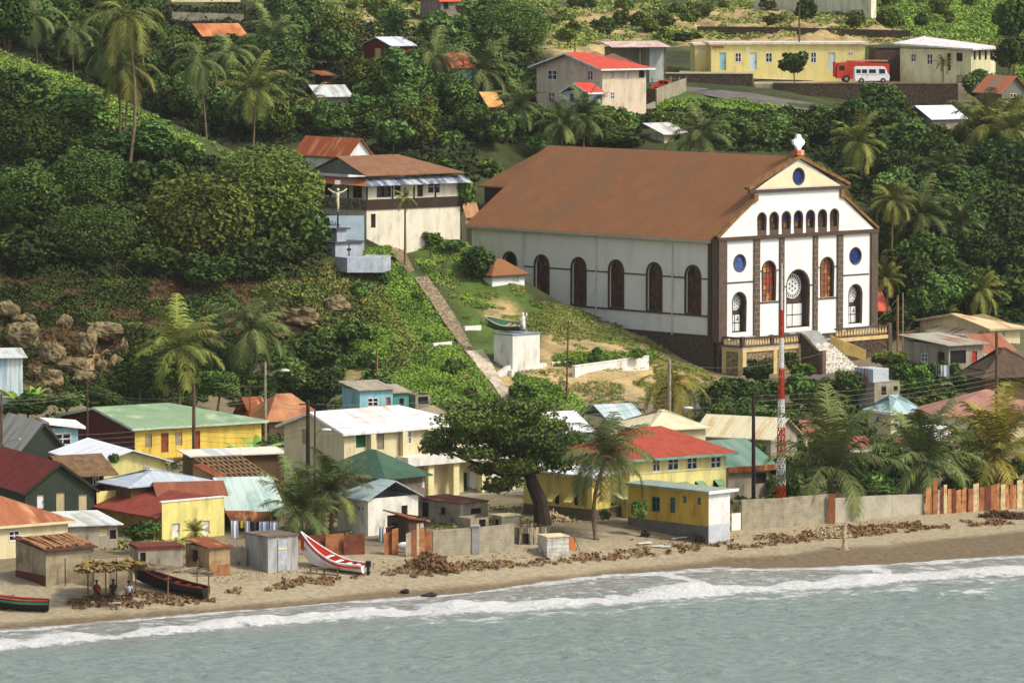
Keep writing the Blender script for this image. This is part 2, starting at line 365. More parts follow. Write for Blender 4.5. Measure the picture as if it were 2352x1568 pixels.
me.update(calc_edges=True); me.validate()
gm = bpy.data.materials.new('ground_soil'); gm.use_nodes = True; t = gm.node_tree; b = t.nodes['Principled BSDF']; LK = t.links.new
a_ = _n(t, 'ShaderNodeAttribute'); a_.attribute_name = 'gcol'
tc = _n(t, 'ShaderNodeTexCoord'); hv = _n(t, 'ShaderNodeHueSaturation'); no = _n(t, 'ShaderNodeTexNoise'); no.inputs['Scale'].default_value = 2.2; no.inputs['Detail'].default_value = 8; no.inputs['Roughness'].default_value = .7
mr_ = _n(t, 'ShaderNodeMapRange'); mr_.inputs[1].default_value = .3; mr_.inputs[2].default_value = .7; mr_.inputs[3].default_value = .62; mr_.inputs[4].default_value = 1.3
LK(tc.outputs['Object'], no.inputs['Vector']); LK(no.outputs[0], mr_.inputs[0]); LK(mr_.outputs[0], hv.inputs['Value']); LK(a_.outputs['Color'], hv.inputs['Color']); LK(hv.outputs[0], b.inputs['Base Color'])
bp = _n(t, 'ShaderNodeBump'); bp.inputs['Strength'].default_value = .6; bp.inputs['Distance'].default_value = .15; LK(no.outputs[0], bp.inputs['Height']); LK(bp.outputs[0], b.inputs['Normal'])
b.inputs['Roughness'].default_value = .95; b.inputs['Specular IOR Level'].default_value = .15
me.materials.append(gm); o = bpy.data.objects.new('ground', me); COL.objects.link(o); tag(o, kind='structure')
def ribbon(name, L_, R_, m, lift=.07, n=30, seg=5):
    """road or path laid on the ground between two picture polylines"""
    def samp(pl, t):
        pl = [Vector(p) for p in pl]; ls = [(pl[i + 1] - pl[i]).length for i in range(len(pl) - 1)]; T = t * sum(ls)
        for i, l in enumerate(ls):
            if T <= l or i == len(ls) - 1: return pl[i].lerp(pl[i + 1], min(1, T / l))
            T -= l
    vs = []; fs = []
    for i in range(n + 1):
        a = samp(L_, i / n); bb = samp(R_, i / n); A = G(a.x, a.y); B = G(bb.x, bb.y)
        for k in range(seg + 1):
            p = A.lerp(B, k / seg); vs.append((p.x, p.y, max(g1(p.x, p.y), p.z if seg < 2 else -9) + lift))
    for i in range(n):
        for k in range(seg): a0 = i * (seg + 1) + k; fs.append((a0, a0 + 1, a0 + seg + 2, a0 + seg + 1))
    mb = MB(); mb.add(vs, fs); o = mb.build(name, m, smooth=True); tag(o, kind='structure'); return o
ASPH = mat('asphalt', (112, 106, 98), (84, 80, 74), sc=.6, rough=.9)
ribbon('road', [(1560, 905), (1650, 887), (1760, 874), (1850, 866), (1960, 850), (2060, 838)], [(1560, 950), (1700, 925), (1800, 905), (1880, 892), (2000, 872), (2070, 858)], ASPH)
ribbon('road', [(1500, 193), (1600, 203), (1720, 215), (1800, 228), (1880, 240)], [(1500, 205), (1590, 215), (1680, 232), (1780, 246), (1880, 258)], ASPH)
ribbon('pavement', [(1600, 168), (1800, 172), (2060, 178)], [(1600, 178), (1800, 186), (2060, 190)], mat('pale_concrete_yard', (196, 184, 160), (160, 150, 128), sc=.5), lift=.12)
# ---------------------------------------------------------------- sea
wx = np.unique(np.r_[np.linspace(-1000, -60, 30), np.arange(-60, 62, .3), np.linspace(62, 1000, 30)])
wy = np.unique(np.r_[np.linspace(-600, 300, 30), np.arange(300, 395, .28), np.linspace(395, 420, 4)])
WX, WY = np.meshgrid(wx, wy); WU, WV = UV(WX, WY, WX * 0)
BRK = np.array([[-300, 1500], [0, 1484], [300, 1456], [600, 1429], [900, 1406], [1200, 1392], [1400, 1376], [1560, 1363], [1700, 1352], [1900, 1340], [2000, 1335], [2100, 1322], [2351, 1308], [2700, 1290]], float)
bv = np.interp(WU, BRK[:, 0], BRK[:, 1]); shv = np.interp(WU, np.array(SHORE)[:, 0], np.array(SHORE)[:, 1])
fd = WV - bv; m1 = fbm(WX, WY, .5, 11); m2 = fbm(WX, WY, 1.6, 12); m3 = fbm(WX * .5, WY, 3.2, 13)
act = (WY > 290) & (np.abs(WX) < 75)
# height: swell parallel to the shore, a breaking crest, wind ripple
along = (WY * .86 - WX * .5)
hgt = .16 * np.sin(along * .55 + m1 * 1.5) + .10 * m1 + .07 * m2 + .035 * m3
crest = np.exp(-((fd + 2) / 7) ** 2) * (.26 + .2 * m1)
shal = np.clip((WV - shv) / 70, 0, 1)
hz = np.where(act, hgt * (.25 + .75 * shal) + crest, 0) + .02 * act
foam = np.exp(-np.abs(fd / (8.5 + 5 * m1)) ** 2.2) * 1.1
foam += .5 * np.clip((bv - WV) / 14, 0, 1) * np.clip((WV - shv + 14) / 18, 0, 1)          # lace between breaker and sand
foam += .62 * np.clip(1 - np.abs(fd - 26 - 18 * m1) / 28, 0, 1) * np.clip((WU - 500) / 500, .25, 1) * 1.12
foam += .38 * np.exp(-((WV - shv - 3 + 5 * m1) / 3.5) ** 2)
for pts in ([(1450, 1312), (1520, 1316), (1580, 1330), (1620, 1345)], [(1935, 1305), (1990, 1303), (2040, 1315)]):
    for i in range(len(pts) - 1):
        ax_, ay_ = pts[i]; bx_, by_ = pts[i + 1]; tt_ = np.clip(((WU - ax_) * (bx_ - ax_) + (WV - ay_) * (by_ - ay_)) / ((bx_ - ax_) ** 2 + (by_ - ay_) ** 2), 0, 1)
        dd = np.hypot(WU - ax_ - tt_ * (bx_ - ax_), WV - ay_ - tt_ * (by_ - ay_)); foam += .9 * np.exp(-(dd / 4) ** 2)
foam += .2 * np.clip(m1 * 1.2, 0, 1) * np.exp(-((fd - 60) / 60) ** 2) * np.clip((WU - 1700) / 400, 0, 1)
foam = np.where(act, np.clip(foam, 0, 1.6), 0)
mud = np.clip(1 - (WV - shv) / 75, 0, 1)
me = bpy.data.meshes.new('sea'); nv = WX.size; ny, nx = WX.shape
me.vertices.add(nv); me.vertices.foreach_set('co', np.c_[WX.ravel(), WY.ravel(), hz.ravel()].ravel().astype('f4'))
idx = np.arange(nv).reshape(ny, nx); q = np.stack([idx[:-1, :-1], idx[:-1, 1:], idx[1:, 1:], idx[1:, :-1]], -1).reshape(-1, 4)
me.loops.add(len(q) * 4); me.loops.foreach_set('vertex_index', q.ravel().astype('i4'))
me.polygons.add(len(q)); me.polygons.foreach_set('loop_start', np.arange(0, len(q) * 4, 4, dtype='i4')); me.polygons.foreach_set('use_smooth', np.ones(len(q), bool))
for nm, ar in (('foam', foam), ('mud', mud)):
    a_ = me.attributes.new(nm, 'FLOAT', 'POINT'); a_.data.foreach_set('value', ar.ravel().astype('f4'))
me.update(calc_edges=True)
wm = bpy.data.materials.new('sea_water'); wm.use_nodes = True; t = wm.node_tree; b = t.nodes['Principled BSDF']; LK = t.links.new
tc = _n(t, 'ShaderNodeTexCoord'); mp = _n(t, 'ShaderNodeMapping'); mp.inputs['Rotation'].default_value = (0, 0, math.radians(-28)); mp.inputs['Scale'].default_value = (.55, .8, 1); LK(tc.outputs['Object'], mp.inputs[0])
nz = _n(t, 'ShaderNodeTexNoise'); nz.inputs['Scale'].default_value = 1.7; nz.inputs['Detail'].default_value = 10; nz.inputs['Roughness'].default_value = .68; LK(mp.outputs[0], nz.inputs['Vector'])
fa = _n(t, 'ShaderNodeAttribute'); fa.attribute_name = 'foam'; mu = _n(t, 'ShaderNodeAttribute'); mu.attribute_name = 'mud'
nf = _n(t, 'ShaderNodeTexNoise'); nf.inputs['Scale'].default_value = 1.9; nf.inputs['Detail'].default_value = 10; nf.inputs['Roughness'].default_value = .72; nf.inputs['Distortion'].default_value = .6; LK(mp.outputs[0], nf.inputs['Vector'])
s1 = _n(t, 'ShaderNodeMath', operation='MULTIPLY_ADD'); LK(fa.outputs['Fac'], s1.inputs[0]); s1.inputs[1].default_value = .42; LK(nf.outputs[0], s1.inputs[2])
r1 = _n(t, 'ShaderNodeMapRange'); r1.inputs[1].default_value = .73; r1.inputs[2].default_value = .84; LK(s1.outputs[0], r1.inputs[0])
wc = _n(t, 'ShaderNodeMix', data_type='RGBA'); wc.inputs[6].default_value = (.26, .32, .285, 1); wc.inputs[7].default_value = (.29, .275, .235, 1); LK(mu.outputs['Fac'], wc.inputs[0])
r2 = _n(t, 'ShaderNodeMapRange'); r2.inputs[1].default_value = .32; r2.inputs[2].default_value = .68; r2.inputs[3].default_value = .74; r2.inputs[4].default_value = 1.22; LK(nz.outputs[0], r2.inputs[0])  # wavelet shading in the colour: ripple troughs darker, crests lighter
hv = _n(t, 'ShaderNodeHueSaturation'); LK(r2.outputs[0], hv.inputs['Value']); LK(wc.outputs[2], hv.inputs['Color'])
fm = _n(t, 'ShaderNodeMix', data_type='RGBA'); LK(r1.outputs[0], fm.inputs[0]); LK(hv.outputs[0], fm.inputs[6]); fm.inputs[7].default_value = (.74, .74, .71, 1); LK(fm.outputs[2], b.inputs['Base Color'])
rr = _n(t, 'ShaderNodeMapRange'); rr.inputs[3].default_value = .34; rr.inputs[4].default_value = .8; LK(r1.outputs[0], rr.inputs[0]); LK(rr.outputs[0], b.inputs['Roughness'])
b.inputs['IOR'].default_value = 1.33
bp = _n(t, 'ShaderNodeBump'); bp.inputs['Strength'].default_value = 1.0; bp.inputs['Distance'].default_value = .9; LK(nz.outputs[0], bp.inputs['Height']); LK(bp.outputs[0], b.inputs['Normal'])
me.materials.append(wm); o = bpy.data.objects.new('sea', me); COL.objects.link(o); tag(o, kind='structure')
# ---------------------------------------------------------------- houses
class House:
    """near corner at picture (cu, ve) at eave height, depth Y; right wall runs at azimuth a; widths from picture uL, uR"""
    def __init__(s, name, label, cat, cu, ve, Y, a, uL, uR, zg=None, group=None):
        s.a = math.radians(a); s.C = P(cu, ve, Y); s.R = Vector((math.cos(s.a), math.sin(s.a), 0)); s.L = Vector((-math.sin(s.a), math.cos(s.a), 0))
        s.W = s.ext(s.R, uR) if not isinstance(uR, str) else float(uR); s.D = s.ext(s.L, uL) if not isinstance(uL, str) else float(uL)
        cs = [s.C, s.C + s.R * s.W, s.C + s.L * s.D, s.C + s.R * s.W + s.L * s.D]
        s.zg = zg if zg is not None else min(g1(p.x, p.y) for p in cs[:3])
        s.h = s.C.z - s.zg
        s.e = empty(name, (s.C.x, s.C.y, s.zg), label, cat, s.a, group)
    def ext(s, d, u):
        k = (u - CX) / FPX; K = (CAMH - s.C.z) * sp
        return (k * (s.C.y * cp + K) - s.C.x) / (d.x - k * d.y * cp)
    def on(s, side, u, v, off=0.0):
        if side == 'R': q = plane_hit(u, v, s.C - s.L * off, s.L); return (q - s.C).dot(s.R), q.z - s.zg
        q = plane_hit(u, v, s.C - s.R * off, s.R); return (q - s.C).dot(s.L), q.z - s.zg
    def loc(s, p): d = p - s.C; return Vector((d.dot(s.R), d.dot(s.L), p.z - s.zg))
    def rz(s, v, x, y):
        """height above base of the point (x, y) seen at picture height v"""
        q = s.C + s.R * x + s.L * y; return P(CX, v, q.y).z - s.zg
    def rect(s, side, u0, v0, u1, v1, off=0.0):
        um, vm = (u0 + u1) / 2, (v0 + v1) / 2
        xa = s.on(side, u0, vm, off)[0]; xb = s.on(side, u1, vm, off)[0]; za = s.on(side, um, v1, off)[1]; zb = s.on(side, um, v0, off)[1]
        return min(xa, xb), max(xa, xb), za, zb
    def walls(s, m, ops=(), top=None, apexL=None, apexR=None, depth=.16, fm=WHITEP, bury=.8, yoff=0.0, topR=None, topL=None, name='wall'):
        h = top or s.h; W, D = s.W, s.D; mb = MB(); holes = {'R': [], 'L': []}; parts = []
        for op in ops:
            side, u0, v0, u1, v1, kind = op[:6]; om = op[6] if len(op) > 6 else None
            x0, x1, z0, z1 = s.rect(side, u0, v0, u1, v1); lim = W if side == 'R' else D
            x0 = max(.12, x0); x1 = min(lim - .12, x1); z0 = max(z0, .02)
            if x1 - x0 < .15 or z1 - z0 < .15: continue
            z1 = min(z1, h - .06) if not (side == 'L' and apexL) and not (side == 'R' and apexR) else z1
            holes[side].append([(x0, z0), (x1, z0), (x1, z1), (x0, z1)]); parts.append((side, x0, x1, z0, z1, kind, om))
        tR = topR or [(W, h), (0, h)]; tL = topL or [(D, h), (0, h)]
        if apexR: tR = [(W, h), (W / 2, apexR), (0, h)]
        if apexL: tL = [(D, h), (D / 2, apexL), (0, h)]
        fR = lambda x, z, d: (x, d + yoff, z)
        fL = lambda x, z, d: (d, x, z)
        mb.holed(fR, [(0, -bury), (W, -bury)] + tR, holes['R'], depth)
        mb.holed(fL, [(0, -bury), (D, -bury)] + tL, holes['L'], depth)
        mb.add([(x, D, z) for x, z in [(0, -bury), (W, -bury)] + tR], [tuple(range(2 + len(tR)))[::-1]])
        mb.add([(W, x, z) for x, z in [(0, -bury), (D, -bury)] + tL], [tuple(range(2 + len(tL)))])
        wo = mb.build(name, m, s.e)
        for side, x0, x1, z0, z1, kind, om in parts:
            f = fR if side == 'R' else fL
            def slab(mbb, xa, xb, za, zb, d0, d1):
                pts = [f(xa, za, d1), f(xb, za, d1), f(xb, zb, d1), f(xa, zb, d1)]
                mbb.prism(pts, Vector(f(xa, za, d0)) - Vector(f(xa, za, d1)))
            if kind == 'o': slab(b_ := MB(), x0, x1, z0, z1, depth - .02, depth + .02); b_.build('opening', DARK, s.e); continue
            if kind == 'd':
                b_ = MB(); slab(b_, x0, x1, z0, z1, depth - .06, depth); dd = b_.build('door', om or WHITEP, s.e)
                b_ = MB(); slab(b_, x0 + (x1 - x0) * .78, x0 + (x1 - x0) * .86, z0 + (z1 - z0) * .42, z0 + (z1 - z0) * .5, depth - .12, depth - .06); b_.build('handle', DARK, dd)
                continue
            b_ = MB()
            if kind == 's':
                slab(b_, x0, x1, z0, z1, depth - .03, depth); n = max(4, int((z1 - z0) / .14))
                for i in range(n):
                    za = z0 + (z1 - z0) * i / n; slab(b_, x0 + .03, x1 - .03, za + .02, za + .02 + (z1 - z0) / n * .5, depth - .08, depth - .03)
                b_.build('shutter', om or WHITEP, s.e)
            else:
                slab(b_, x0, x1, z0, z1, depth - .02, depth); wd = b_.build('window', GLASS, s.e); b_ = MB(); t = .07
                for r in ((x0 - .02, x1 + .02, z0 - .1, z0 + .02), (x0, x1, z1 - t, z1 + .01), (x0, x0 + t, z0, z1), (x1 - t, x1, z0, z1), ((x0 + x1) / 2 - t / 2, (x0 + x1) / 2 + t / 2, z0, z1),
                          (x0, x1, (z0 + z1) / 2 - .03, (z0 + z1) / 2 + .03)): slab(b_, *r, -.03, depth - .03)
                b_.build('frame', om or fm, wd)
        return wo
    def roof(s, m, kind='hx', l=0, r=0, rise=1.5, ov=.35, th=.09, h=None, hz=None, fm=None, name='roof', apex=None):
        h = h if h is not None else s.h; W, D = s.W, s.D; mb = MB()
        if kind == 'flat':
            mb.box(-ov, W + ov, -ov, D + ov, h, h + th)
            return mb.build(name, m, s.e)
        if kind == 'shed':
            z = hz; fx = lambda x, y: (z[0] * (1 - x / W) * (1 - y / D) + z[1] * x / W * (1 - y / D) + z[2] * x / W * y / D + z[3] * (1 - x / W) * y / D)
            c = [(x, y, fx(x, y)) for x, y in ((-ov, -ov), (W + ov, -ov), (W + ov, D + ov), (-ov, D + ov))]
            mb.prism(c, (0, 0, th)); return mb.build(name, m, s.e)
        sw = kind == 'hy'
        if sw: W, D = D, W
        sl = rise / (D / 2); ze = h - sl * ov; zr = h + rise
        e = [(-ov, -ov, ze), (W + ov, -ov, ze), (W + ov, D + ov, ze), (-ov, D + ov, ze)]
        ra = (l if l else -ov, D / 2, zr); rb = (W - r if r else W + ov, D / 2, zr)
        fs = [[e[0], e[1], rb, ra], [e[2], e[3], ra, rb]]
        if l: fs.append([e[3], e[0], ra])
        if r: fs.append([e[1], e[2], rb])
        tr = (lambda p: (p[1], p[0], p[2])) if sw else (lambda p: p)
        for f in fs: mb.prism([tr(p) for p in f], (0, 0, th))
        o = mb.build(name, m, s.e)
        if fm:
            b_ = MB(); ed = [(e[0], e[1]), (e[3], e[2])]
            if not l: ed += [(e[0], ra), (e[3], ra)]
            else: ed += [(e[0], e[3])]
            if not r: ed += [(e[1], rb), (e[2], rb)]
            else: ed += [(e[1], e[2])]
            for p, q in ed:
                p, q = Vector(tr(p)), Vector(tr(q)); b_.bar(p + Vector((0, 0, -.03)), q + Vector((0, 0, -.03)), .07, .2)
            b_.build('fascia', fm, o)
        return o
    def dado(s, m, side, v=None, hgt=.8, d=.02):
        mb = MB()
        if side == 'R': mb.box(0, s.W, -d, 0, -.7, hgt)
        else: mb.box(-d, 0, 0, s.D, -.7, hgt)
        return mb.build('plinth', m, s.e)
# ---------------------------------------------------------------- church
CHW = mat('church_white_plaster', (240, 240, 236), (222, 222, 216), sc=.5, fine=.03, lo=.5, hi=.8)
CHS = mat('church_side_plaster', (232, 230, 220), (206, 202, 190), sc=.6, st=(1, 1, .4), fine=.05, lo=.5, hi=.8)
CHC = mat('church_gable_cream', (240, 230, 190), (226, 214, 172), sc=.5, fine=.04)
BRN = mat('brown_trim', (92, 72, 58), (74, 58, 46), sc=2)
BRG = mat('ochre_coping', (150, 108, 58), (96, 70, 48), sc=1.5)
PIL = mat('dark_pilaster_stone', (104, 88, 74), (84, 70, 58), sc=3, lines=((2, .62, .12, .0),))
ROOFB = mat('brown_shingle', (144, 98, 62), (130, 86, 54), sc=.5, lo=.3, hi=.75, c3=(126, 92, 66), sc3=.18, lo3=.5, hi3=.75, fine=.22, rough=.9)
def stained(name, cols, sc=3.2):
    m = bpy.data.materials.new(name); m.use_nodes = True; t = m.node_tree; b = t.nodes['Principled BSDF']; L = t.links.new
    tc = _n(t, 'ShaderNodeTexCoord'); mp = _n(t, 'ShaderNodeMapping'); mp.inputs['Scale'].default_value = (sc, sc, sc * .7); L(tc.outputs['Object'], mp.inputs[0])
    vo = _n(t, 'ShaderNodeTexVoronoi', distance='CHEBYCHEV'); vo.inputs['Scale'].default_value = 1; vo.inputs['Randomness'].default_value = .35; L(mp.outputs[0], vo.inputs['Vector'])
    r = _n(t, 'ShaderNodeValToRGB'); r.color_ramp.interpolation = 'CONSTANT'; sp_ = _n(t, 'ShaderNodeSeparateColor'); L(vo.outputs['Color'], sp_.inputs[0]); L(sp_.outputs[0], r.inputs[0])
    els = r.color_ramp.elements
    for i, c in enumerate(cols):
        e = els[i] if i < 2 else els.new(.5)
        e.position = i / len(cols); e.color = tuple(lin(c)) + (1,)
    L(r.outputs[0], b.inputs['Base Color']); b.inputs['Roughness'].default_value = .35; return m
ST_WARM = stained('stained_glass_warm', [(150, 92, 52), (120, 66, 40), (196, 150, 70), (140, 84, 60), (176, 60, 44), (206, 164, 50)])
ST_DARK = stained('stained_glass_dark', [(84, 48, 36), (66, 36, 30), (110, 62, 40), (58, 34, 30), (96, 34, 30), (130, 84, 40)])
ST_BLUE = mat('blue_glass', (28, 54, 122), (20, 40, 100), sc=3, rough=.25, spec=.5)
ST_LBLUE = mat('pale_blue_glass', (84, 104, 156), (50, 74, 136), sc=2, rough=.25, spec=.5)
ST_MIX = stained('stained_glass_small', [(110, 78, 50), (84, 56, 40), (150, 116, 74), (100, 70, 50), (70, 48, 38), (140, 100, 60)], 4)
class Church(House):
    pass
_h = House('church', 'large white church with brown shingle roof and dark stone trim on the hillside', 'church', 1645, 548.5, 500.0, 42.4, 1083, 2004, zg=8.1)
ch = _h; W, D, hh = ch.W, ch.D, ch.h
def fr(c, x, y, off=0): return ch.on('R', *Q(c, x, y), off)
def fl(c, x, y, off=0): return ch.on('L', *Q(c, x, y), off)
def mids(z1, z2): return (z1 + z2) / 2
xc = W / 2
lowx = (fr('a', 735, 650)[0] + W - fr('a', 1500, 612)[0]) / 2; lowz = (fr('a', 735, 650)[1] + fr('a', 1500, 612)[1]) / 2
upx = (fr('a', 690, 590)[0] + W - fr('a', 1555, 528)[0]) / 2; upz = (fr('a', 690, 590)[1] + fr('a', 1555, 528)[1]) / 2
apz = fr('a', 1125, 265)[1]
print('CHURCH W', W, 'D', D, 'h', hh, 'low', lowx, lowz, 'up', upx, upz, 'apex', apz)
def arch(x0, x1, z0, z1, n=9):
    r = (x1 - x0) / 2; cx = (x0 + x1) / 2; zs = z1 - r
    return [(x0, z0), (x1, z0)] + [(cx + r * math.cos(math.pi * i / n), zs + r * math.sin(math.pi * i / n)) for i in range(n + 1)]
def disc(cx, cz, r, n=20): return [(cx + r * math.cos(2 * math.pi * i / n), cz + r * math.sin(2 * math.pi * i / n)) for i in range(n)]
HO = []          # (polygon, depth, kind)
fw = lambda x0, x1, xt, yt, yb, c1='a', c2='a': (fr(c1, x0, (yt + yb) / 2)[0], fr(c1, x1, (yt + yb) / 2)[0], fr(c2, xt, yb)[1], fr(c1, xt, yt)[1])
# seven small arched windows, evenly spaced
a0 = fr('a', 787, 870)[0]; a6 = fr('a', 1445, 830)[0]; sw = (a6 - a0) / 6
sz1 = (fr('a', 787, 773)[1] + fr('a', 1445, 737)[1]) / 2; sz0 = (fr('a', 787, 930)[1] + fr('a', 1445, 893)[1]) / 2; zc = fr('a', 1107, 968)[1]
shift = xc - (a0 + 3 * sw)
small = []
for i in range(7):
    x = a0 + i * sw + shift; small.append(arch(x - .58, x + .58, zc + .12, sz1))
rw = .95
rc = [(xc, (fr('a', 1120, 440)[1])), ]
lx = fr('a', 585, 1227)[0]; rx = fr('a', 1635, 1158)[0]; off = (lx + W - rx) / 2; rz_ = (fr('a', 585, 1227)[1] + fr('a', 1635, 1158)[1]) / 2
rounds = [disc(off, rz_, .82), disc(W - off, rz_, .82)]
gr = disc(xc, fr('a', 1120, 440)[1], .8)
tl = (fr('a', 850, 1400)[0] + W - fr('a', 1377, 1350)[0]) / 2; tw = (fr('a', 912, 1400)[0] - fr('a', 790, 1400)[0]) / 2
tz1 = (fr('a', 850, 1210)[1] + fr('a', 1377, 1172)[1]) / 2; tz0 = (fr('b', 850, 470)[1] + fr('b', 1377, 428)[1]) / 2
tall = [arch(tl - tw, tl + tw, tz0, tz1), arch(W - tl - tw, W - tl + tw, tz0, tz1)]
cw = (fr('b', 1213, 450)[0] - fr('b', 1010, 450)[0]) / 2; cz1 = fr('b', 1110, 183)[1]
central = arch(xc - cw, xc + cw, .3, cz1)
pl = (fr('b', 582, 600)[0] + W - fr('b', 1635, 550)[0]) / 2; pw = (fr('b', 642, 600)[0] - fr('b', 522, 600)[0]) / 2
pz1 = (fr('b', 582, 385)[1] + fr('b', 1635, 320)[1]) / 2
port = [arch(pl - pw, pl + pw, .25, pz1), arch(W - pl - pw, W - pl + pw, .25, pz1)]
FT = -.35        # facade stands proud of the side walls
facade = [(0, -.5), (W, -.5), (W, hh), (W - lowx, lowz), (W - lowx, upz), (W - upx - .3, upz), (xc, apz - .15), (upx + .3, upz), (lowx, upz), (lowx, lowz), (0, hh)]
mb = MB()
for hs, dp in (([central], .9), (port, .75), (tall, .4), (small, .45), (rounds + [gr], .18)): pass
allh = [central] + port + tall + small + rounds + [gr]
deps = [.9, .75, .75, .4, .4] + [.45] * 7 + [.18] * 3
fF = lambda x, z, d: (x, d + FT, z)
mb.holed(fF, facade, allh, .18)
wf = mb.build('facade', CHW, ch.e)
# reveals deeper than the first course
for h_, dp in zip(allh, deps):
    mb = MB()
    m_ = len(h_); vs = [fF(x, z, .1) for x, z in h_] + [fF(x, z, dp) for x, z in h_]
    mb.add(vs, [(i, i + m_, (i + 1) % m_ + m_, (i + 1) % m_) for i in range(m_)])
    # moulded surround standing proud of the plaster
    cx_ = sum(p[0] for p in h_) / m_; cz_ = sum(p[1] for p in h_) / m_
    for i in range(m_):
        a_, b_ = h_[i], h_[(i + 1) % m_]
        if i == 0 and h_[0][1] == h_[1][1]: continue
        def out(p, k=.11): d = Vector((p[0] - cx_, p[1] - cz_)); d.normalize(); return (p[0] + d.x * k, p[1] + d.y * k)
        a2, b2 = out(a_), out(b_)
        mb.add([fF(*a_, -.03), fF(*b_, -.03), fF(*b2, -.03), fF(*a2, -.03), fF(*a_, .12), fF(*b_, .12), fF(*b2, .0), fF(*a2, .0)], [(0, 1, 2, 3), (0, 4, 5, 1), (3, 2, 6, 7)])
    mb.build('window_surround', BRN, wf)
def plate(h_, d, m_, nm, par): 
    mb = MB(); mb.add([fF(x, z, d) for x, z in h_], [tuple(range(len(h_)))]); return mb.build(nm, m_, par)
def rosette(cx, cz, r, d, par, n):
    mb = MB()
    mb.prism([fF(x, z, d) for x, z in disc(cx, cz, r, 28)], (0, -.06, 0)); o = mb.build('rose_window', WHITEP, par)
    mb = MB()
    for i in range(n):
        t = 2 * math.pi * i / n; c_, s_ = math.cos(t), math.sin(t)
        pts = [(cx + c_ * r * .66 - s_ * r * k0, cz + s_ * r * .66 + c_ * r * k0) for k0 in (-.035, .035)] + [(cx + c_ * r * .92 - s_ * r * k0, cz + s_ * r * .92 + c_ * r * k0) for k0 in (.055, -.055)]
        mb.prism([fF(x, z, d - .061) for x, z in pts], (0, -.02, 0))
    for i in range(6):
        t = 2 * math.pi * i / 6 + .5; mb.prism([fF(x, z, d - .061) for x, z in disc(cx + math.cos(t) * r * .36, cz + math.sin(t) * r * .36, r * .085, 8)], (0, -.02, 0))
    mb.prism([fF(x, z, d - .061) for x, z in disc(cx, cz, r * .1, 8)], (0, -.02, 0))
    mb.build('rose_tracery', DARK, o)
def door_leafs(x0, x1, z0, z1, d, par, cross):
    mb = MB(); mb.box(x0, x1, d + FT - .03, d + FT, z0, z1); dr = mb.build('door', DARK, par); mb = MB()
    g = .09; xm = (x0 + x1) / 2; zm = (z0 + z1) / 2
    for xa, xb in ((x0 + g, xm - g * .6), (xm + g * .6, x1 - g)):
        for za, zb in ((z0 + g, zm - g * .6), (zm + g * .6, z1 - g)): mb.box(xa, xb, d + FT - .06, d + FT - .03, za, zb)
    mb.build('door_panel', WHITEP, dr)
    if cross:
        mb = MB(); xa = xm + (x1 - xm) * .5; za = zm + (z1 - zm) * .3; mb.box(xa - .04, xa + .04, d + FT - .09, d + FT - .06, za, z1 - .25); mb.box(xa - .18, xa + .18, d + FT - .092, d + FT - .062, z1 - .62, z1 - .54); mb.build('door_cross', DARK, dr)
wz = plate(central, .92, BRN, 'portal_back', wf)
rc_r = (fr('b', 1172, 330, 0)[0] - fr('b', 1012, 330)[0]) / 2
zr_ = ch.on('R', *Q('b', 1092, 330), -.55)[1]
rosette(xc, zr_, min(rc_r, cw * .97), .88, wf, 24)
door_leafs(xc - cw * .92, xc + cw * .92, .3, ch.on('R', *Q('b', 1090, 482), -.55)[1], .88, wf, False)
for k, px in enumerate((pl, W - pl)):
    plate(port[k], .77, BRN, 'portal_back', wf)
    zr2 = ch.on('R', *(Q('b', 565, 477) if k == 0 else Q('b', 1615, 405)), -.4)[1]
    rosette(px, zr2, pw * .88, .73, wf, 12)
    door_leafs(px - pw * .88, px + pw * .88, .25, zr2 - pw * 1.25, .73, wf, True)
def barred(h_, d, m_, par, nx, nz):
    g_ = plate(h_, d, m_, 'stained_window', par); x0 = min(p[0] for p in h_); x1 = max(p[0] for p in h_); z0 = min(p[1] for p in h_); z1 = max(p[1] for p in h_); mb = MB()
    for i in range(1, nx): x = x0 + (x1 - x0) * i / nx; mb.box(x - .03, x + .03, d + FT - .05, d + FT - .01, z0, z1 - .25)
    for i in range(1, nz): z = z0 + (z1 - z0) * i / nz; mb.box(x0, x1, d + FT - .055, d + FT - .012, z - .03, z + .03)
    mb.build('window_bars', BRN, g_)
for h_ in tall: barred(h_, .42, ST_WARM, wf, 4, 7)
for i, h_ in enumerate(small):
    barred(h_, .47, ST_MIX, wf, 2, 4)
    x0 = min(p[0] for p in h_); x1 = max(p[0] for p in h_); mb = MB(); mb.box(x0, x1, FT + .02, FT + .3, zc + .12, sz0); mb.build('window_sill', PIL, wf)
    if i in (2, 3, 4):
        rr_ = (x1 - x0) / 2 - .1; zz = max(p[1] for p in h_) - rr_ - .1; mb = MB(); mb.prism([fF(x, z, .44) for x, z in disc((x0 + x1) / 2, zz, rr_ * .8, 14)], (0, -.03, 0)); mb.build('blue_pane', ST_BLUE, wf)
plate(rounds[0], .2, ST_LBLUE, 'round_window', wf); plate(rounds[1], .2, ST_BLUE, 'round_window', wf); plate(gr, .2, ST_BLUE, 'round_window', wf)
# cream triangle over the upper cornice (real opening round the window)
mb = MB(); tri = [(upx + .9, upz + .3), (W - upx - .9, upz + .3), (xc, apz - .55)]
mb.holed(lambda x, z, d: (x, FT - .03 + d, z), tri, [disc(xc, fr('a', 1120, 440)[1], .92)], .03); mb.build('gable_panel', CHC, wf)
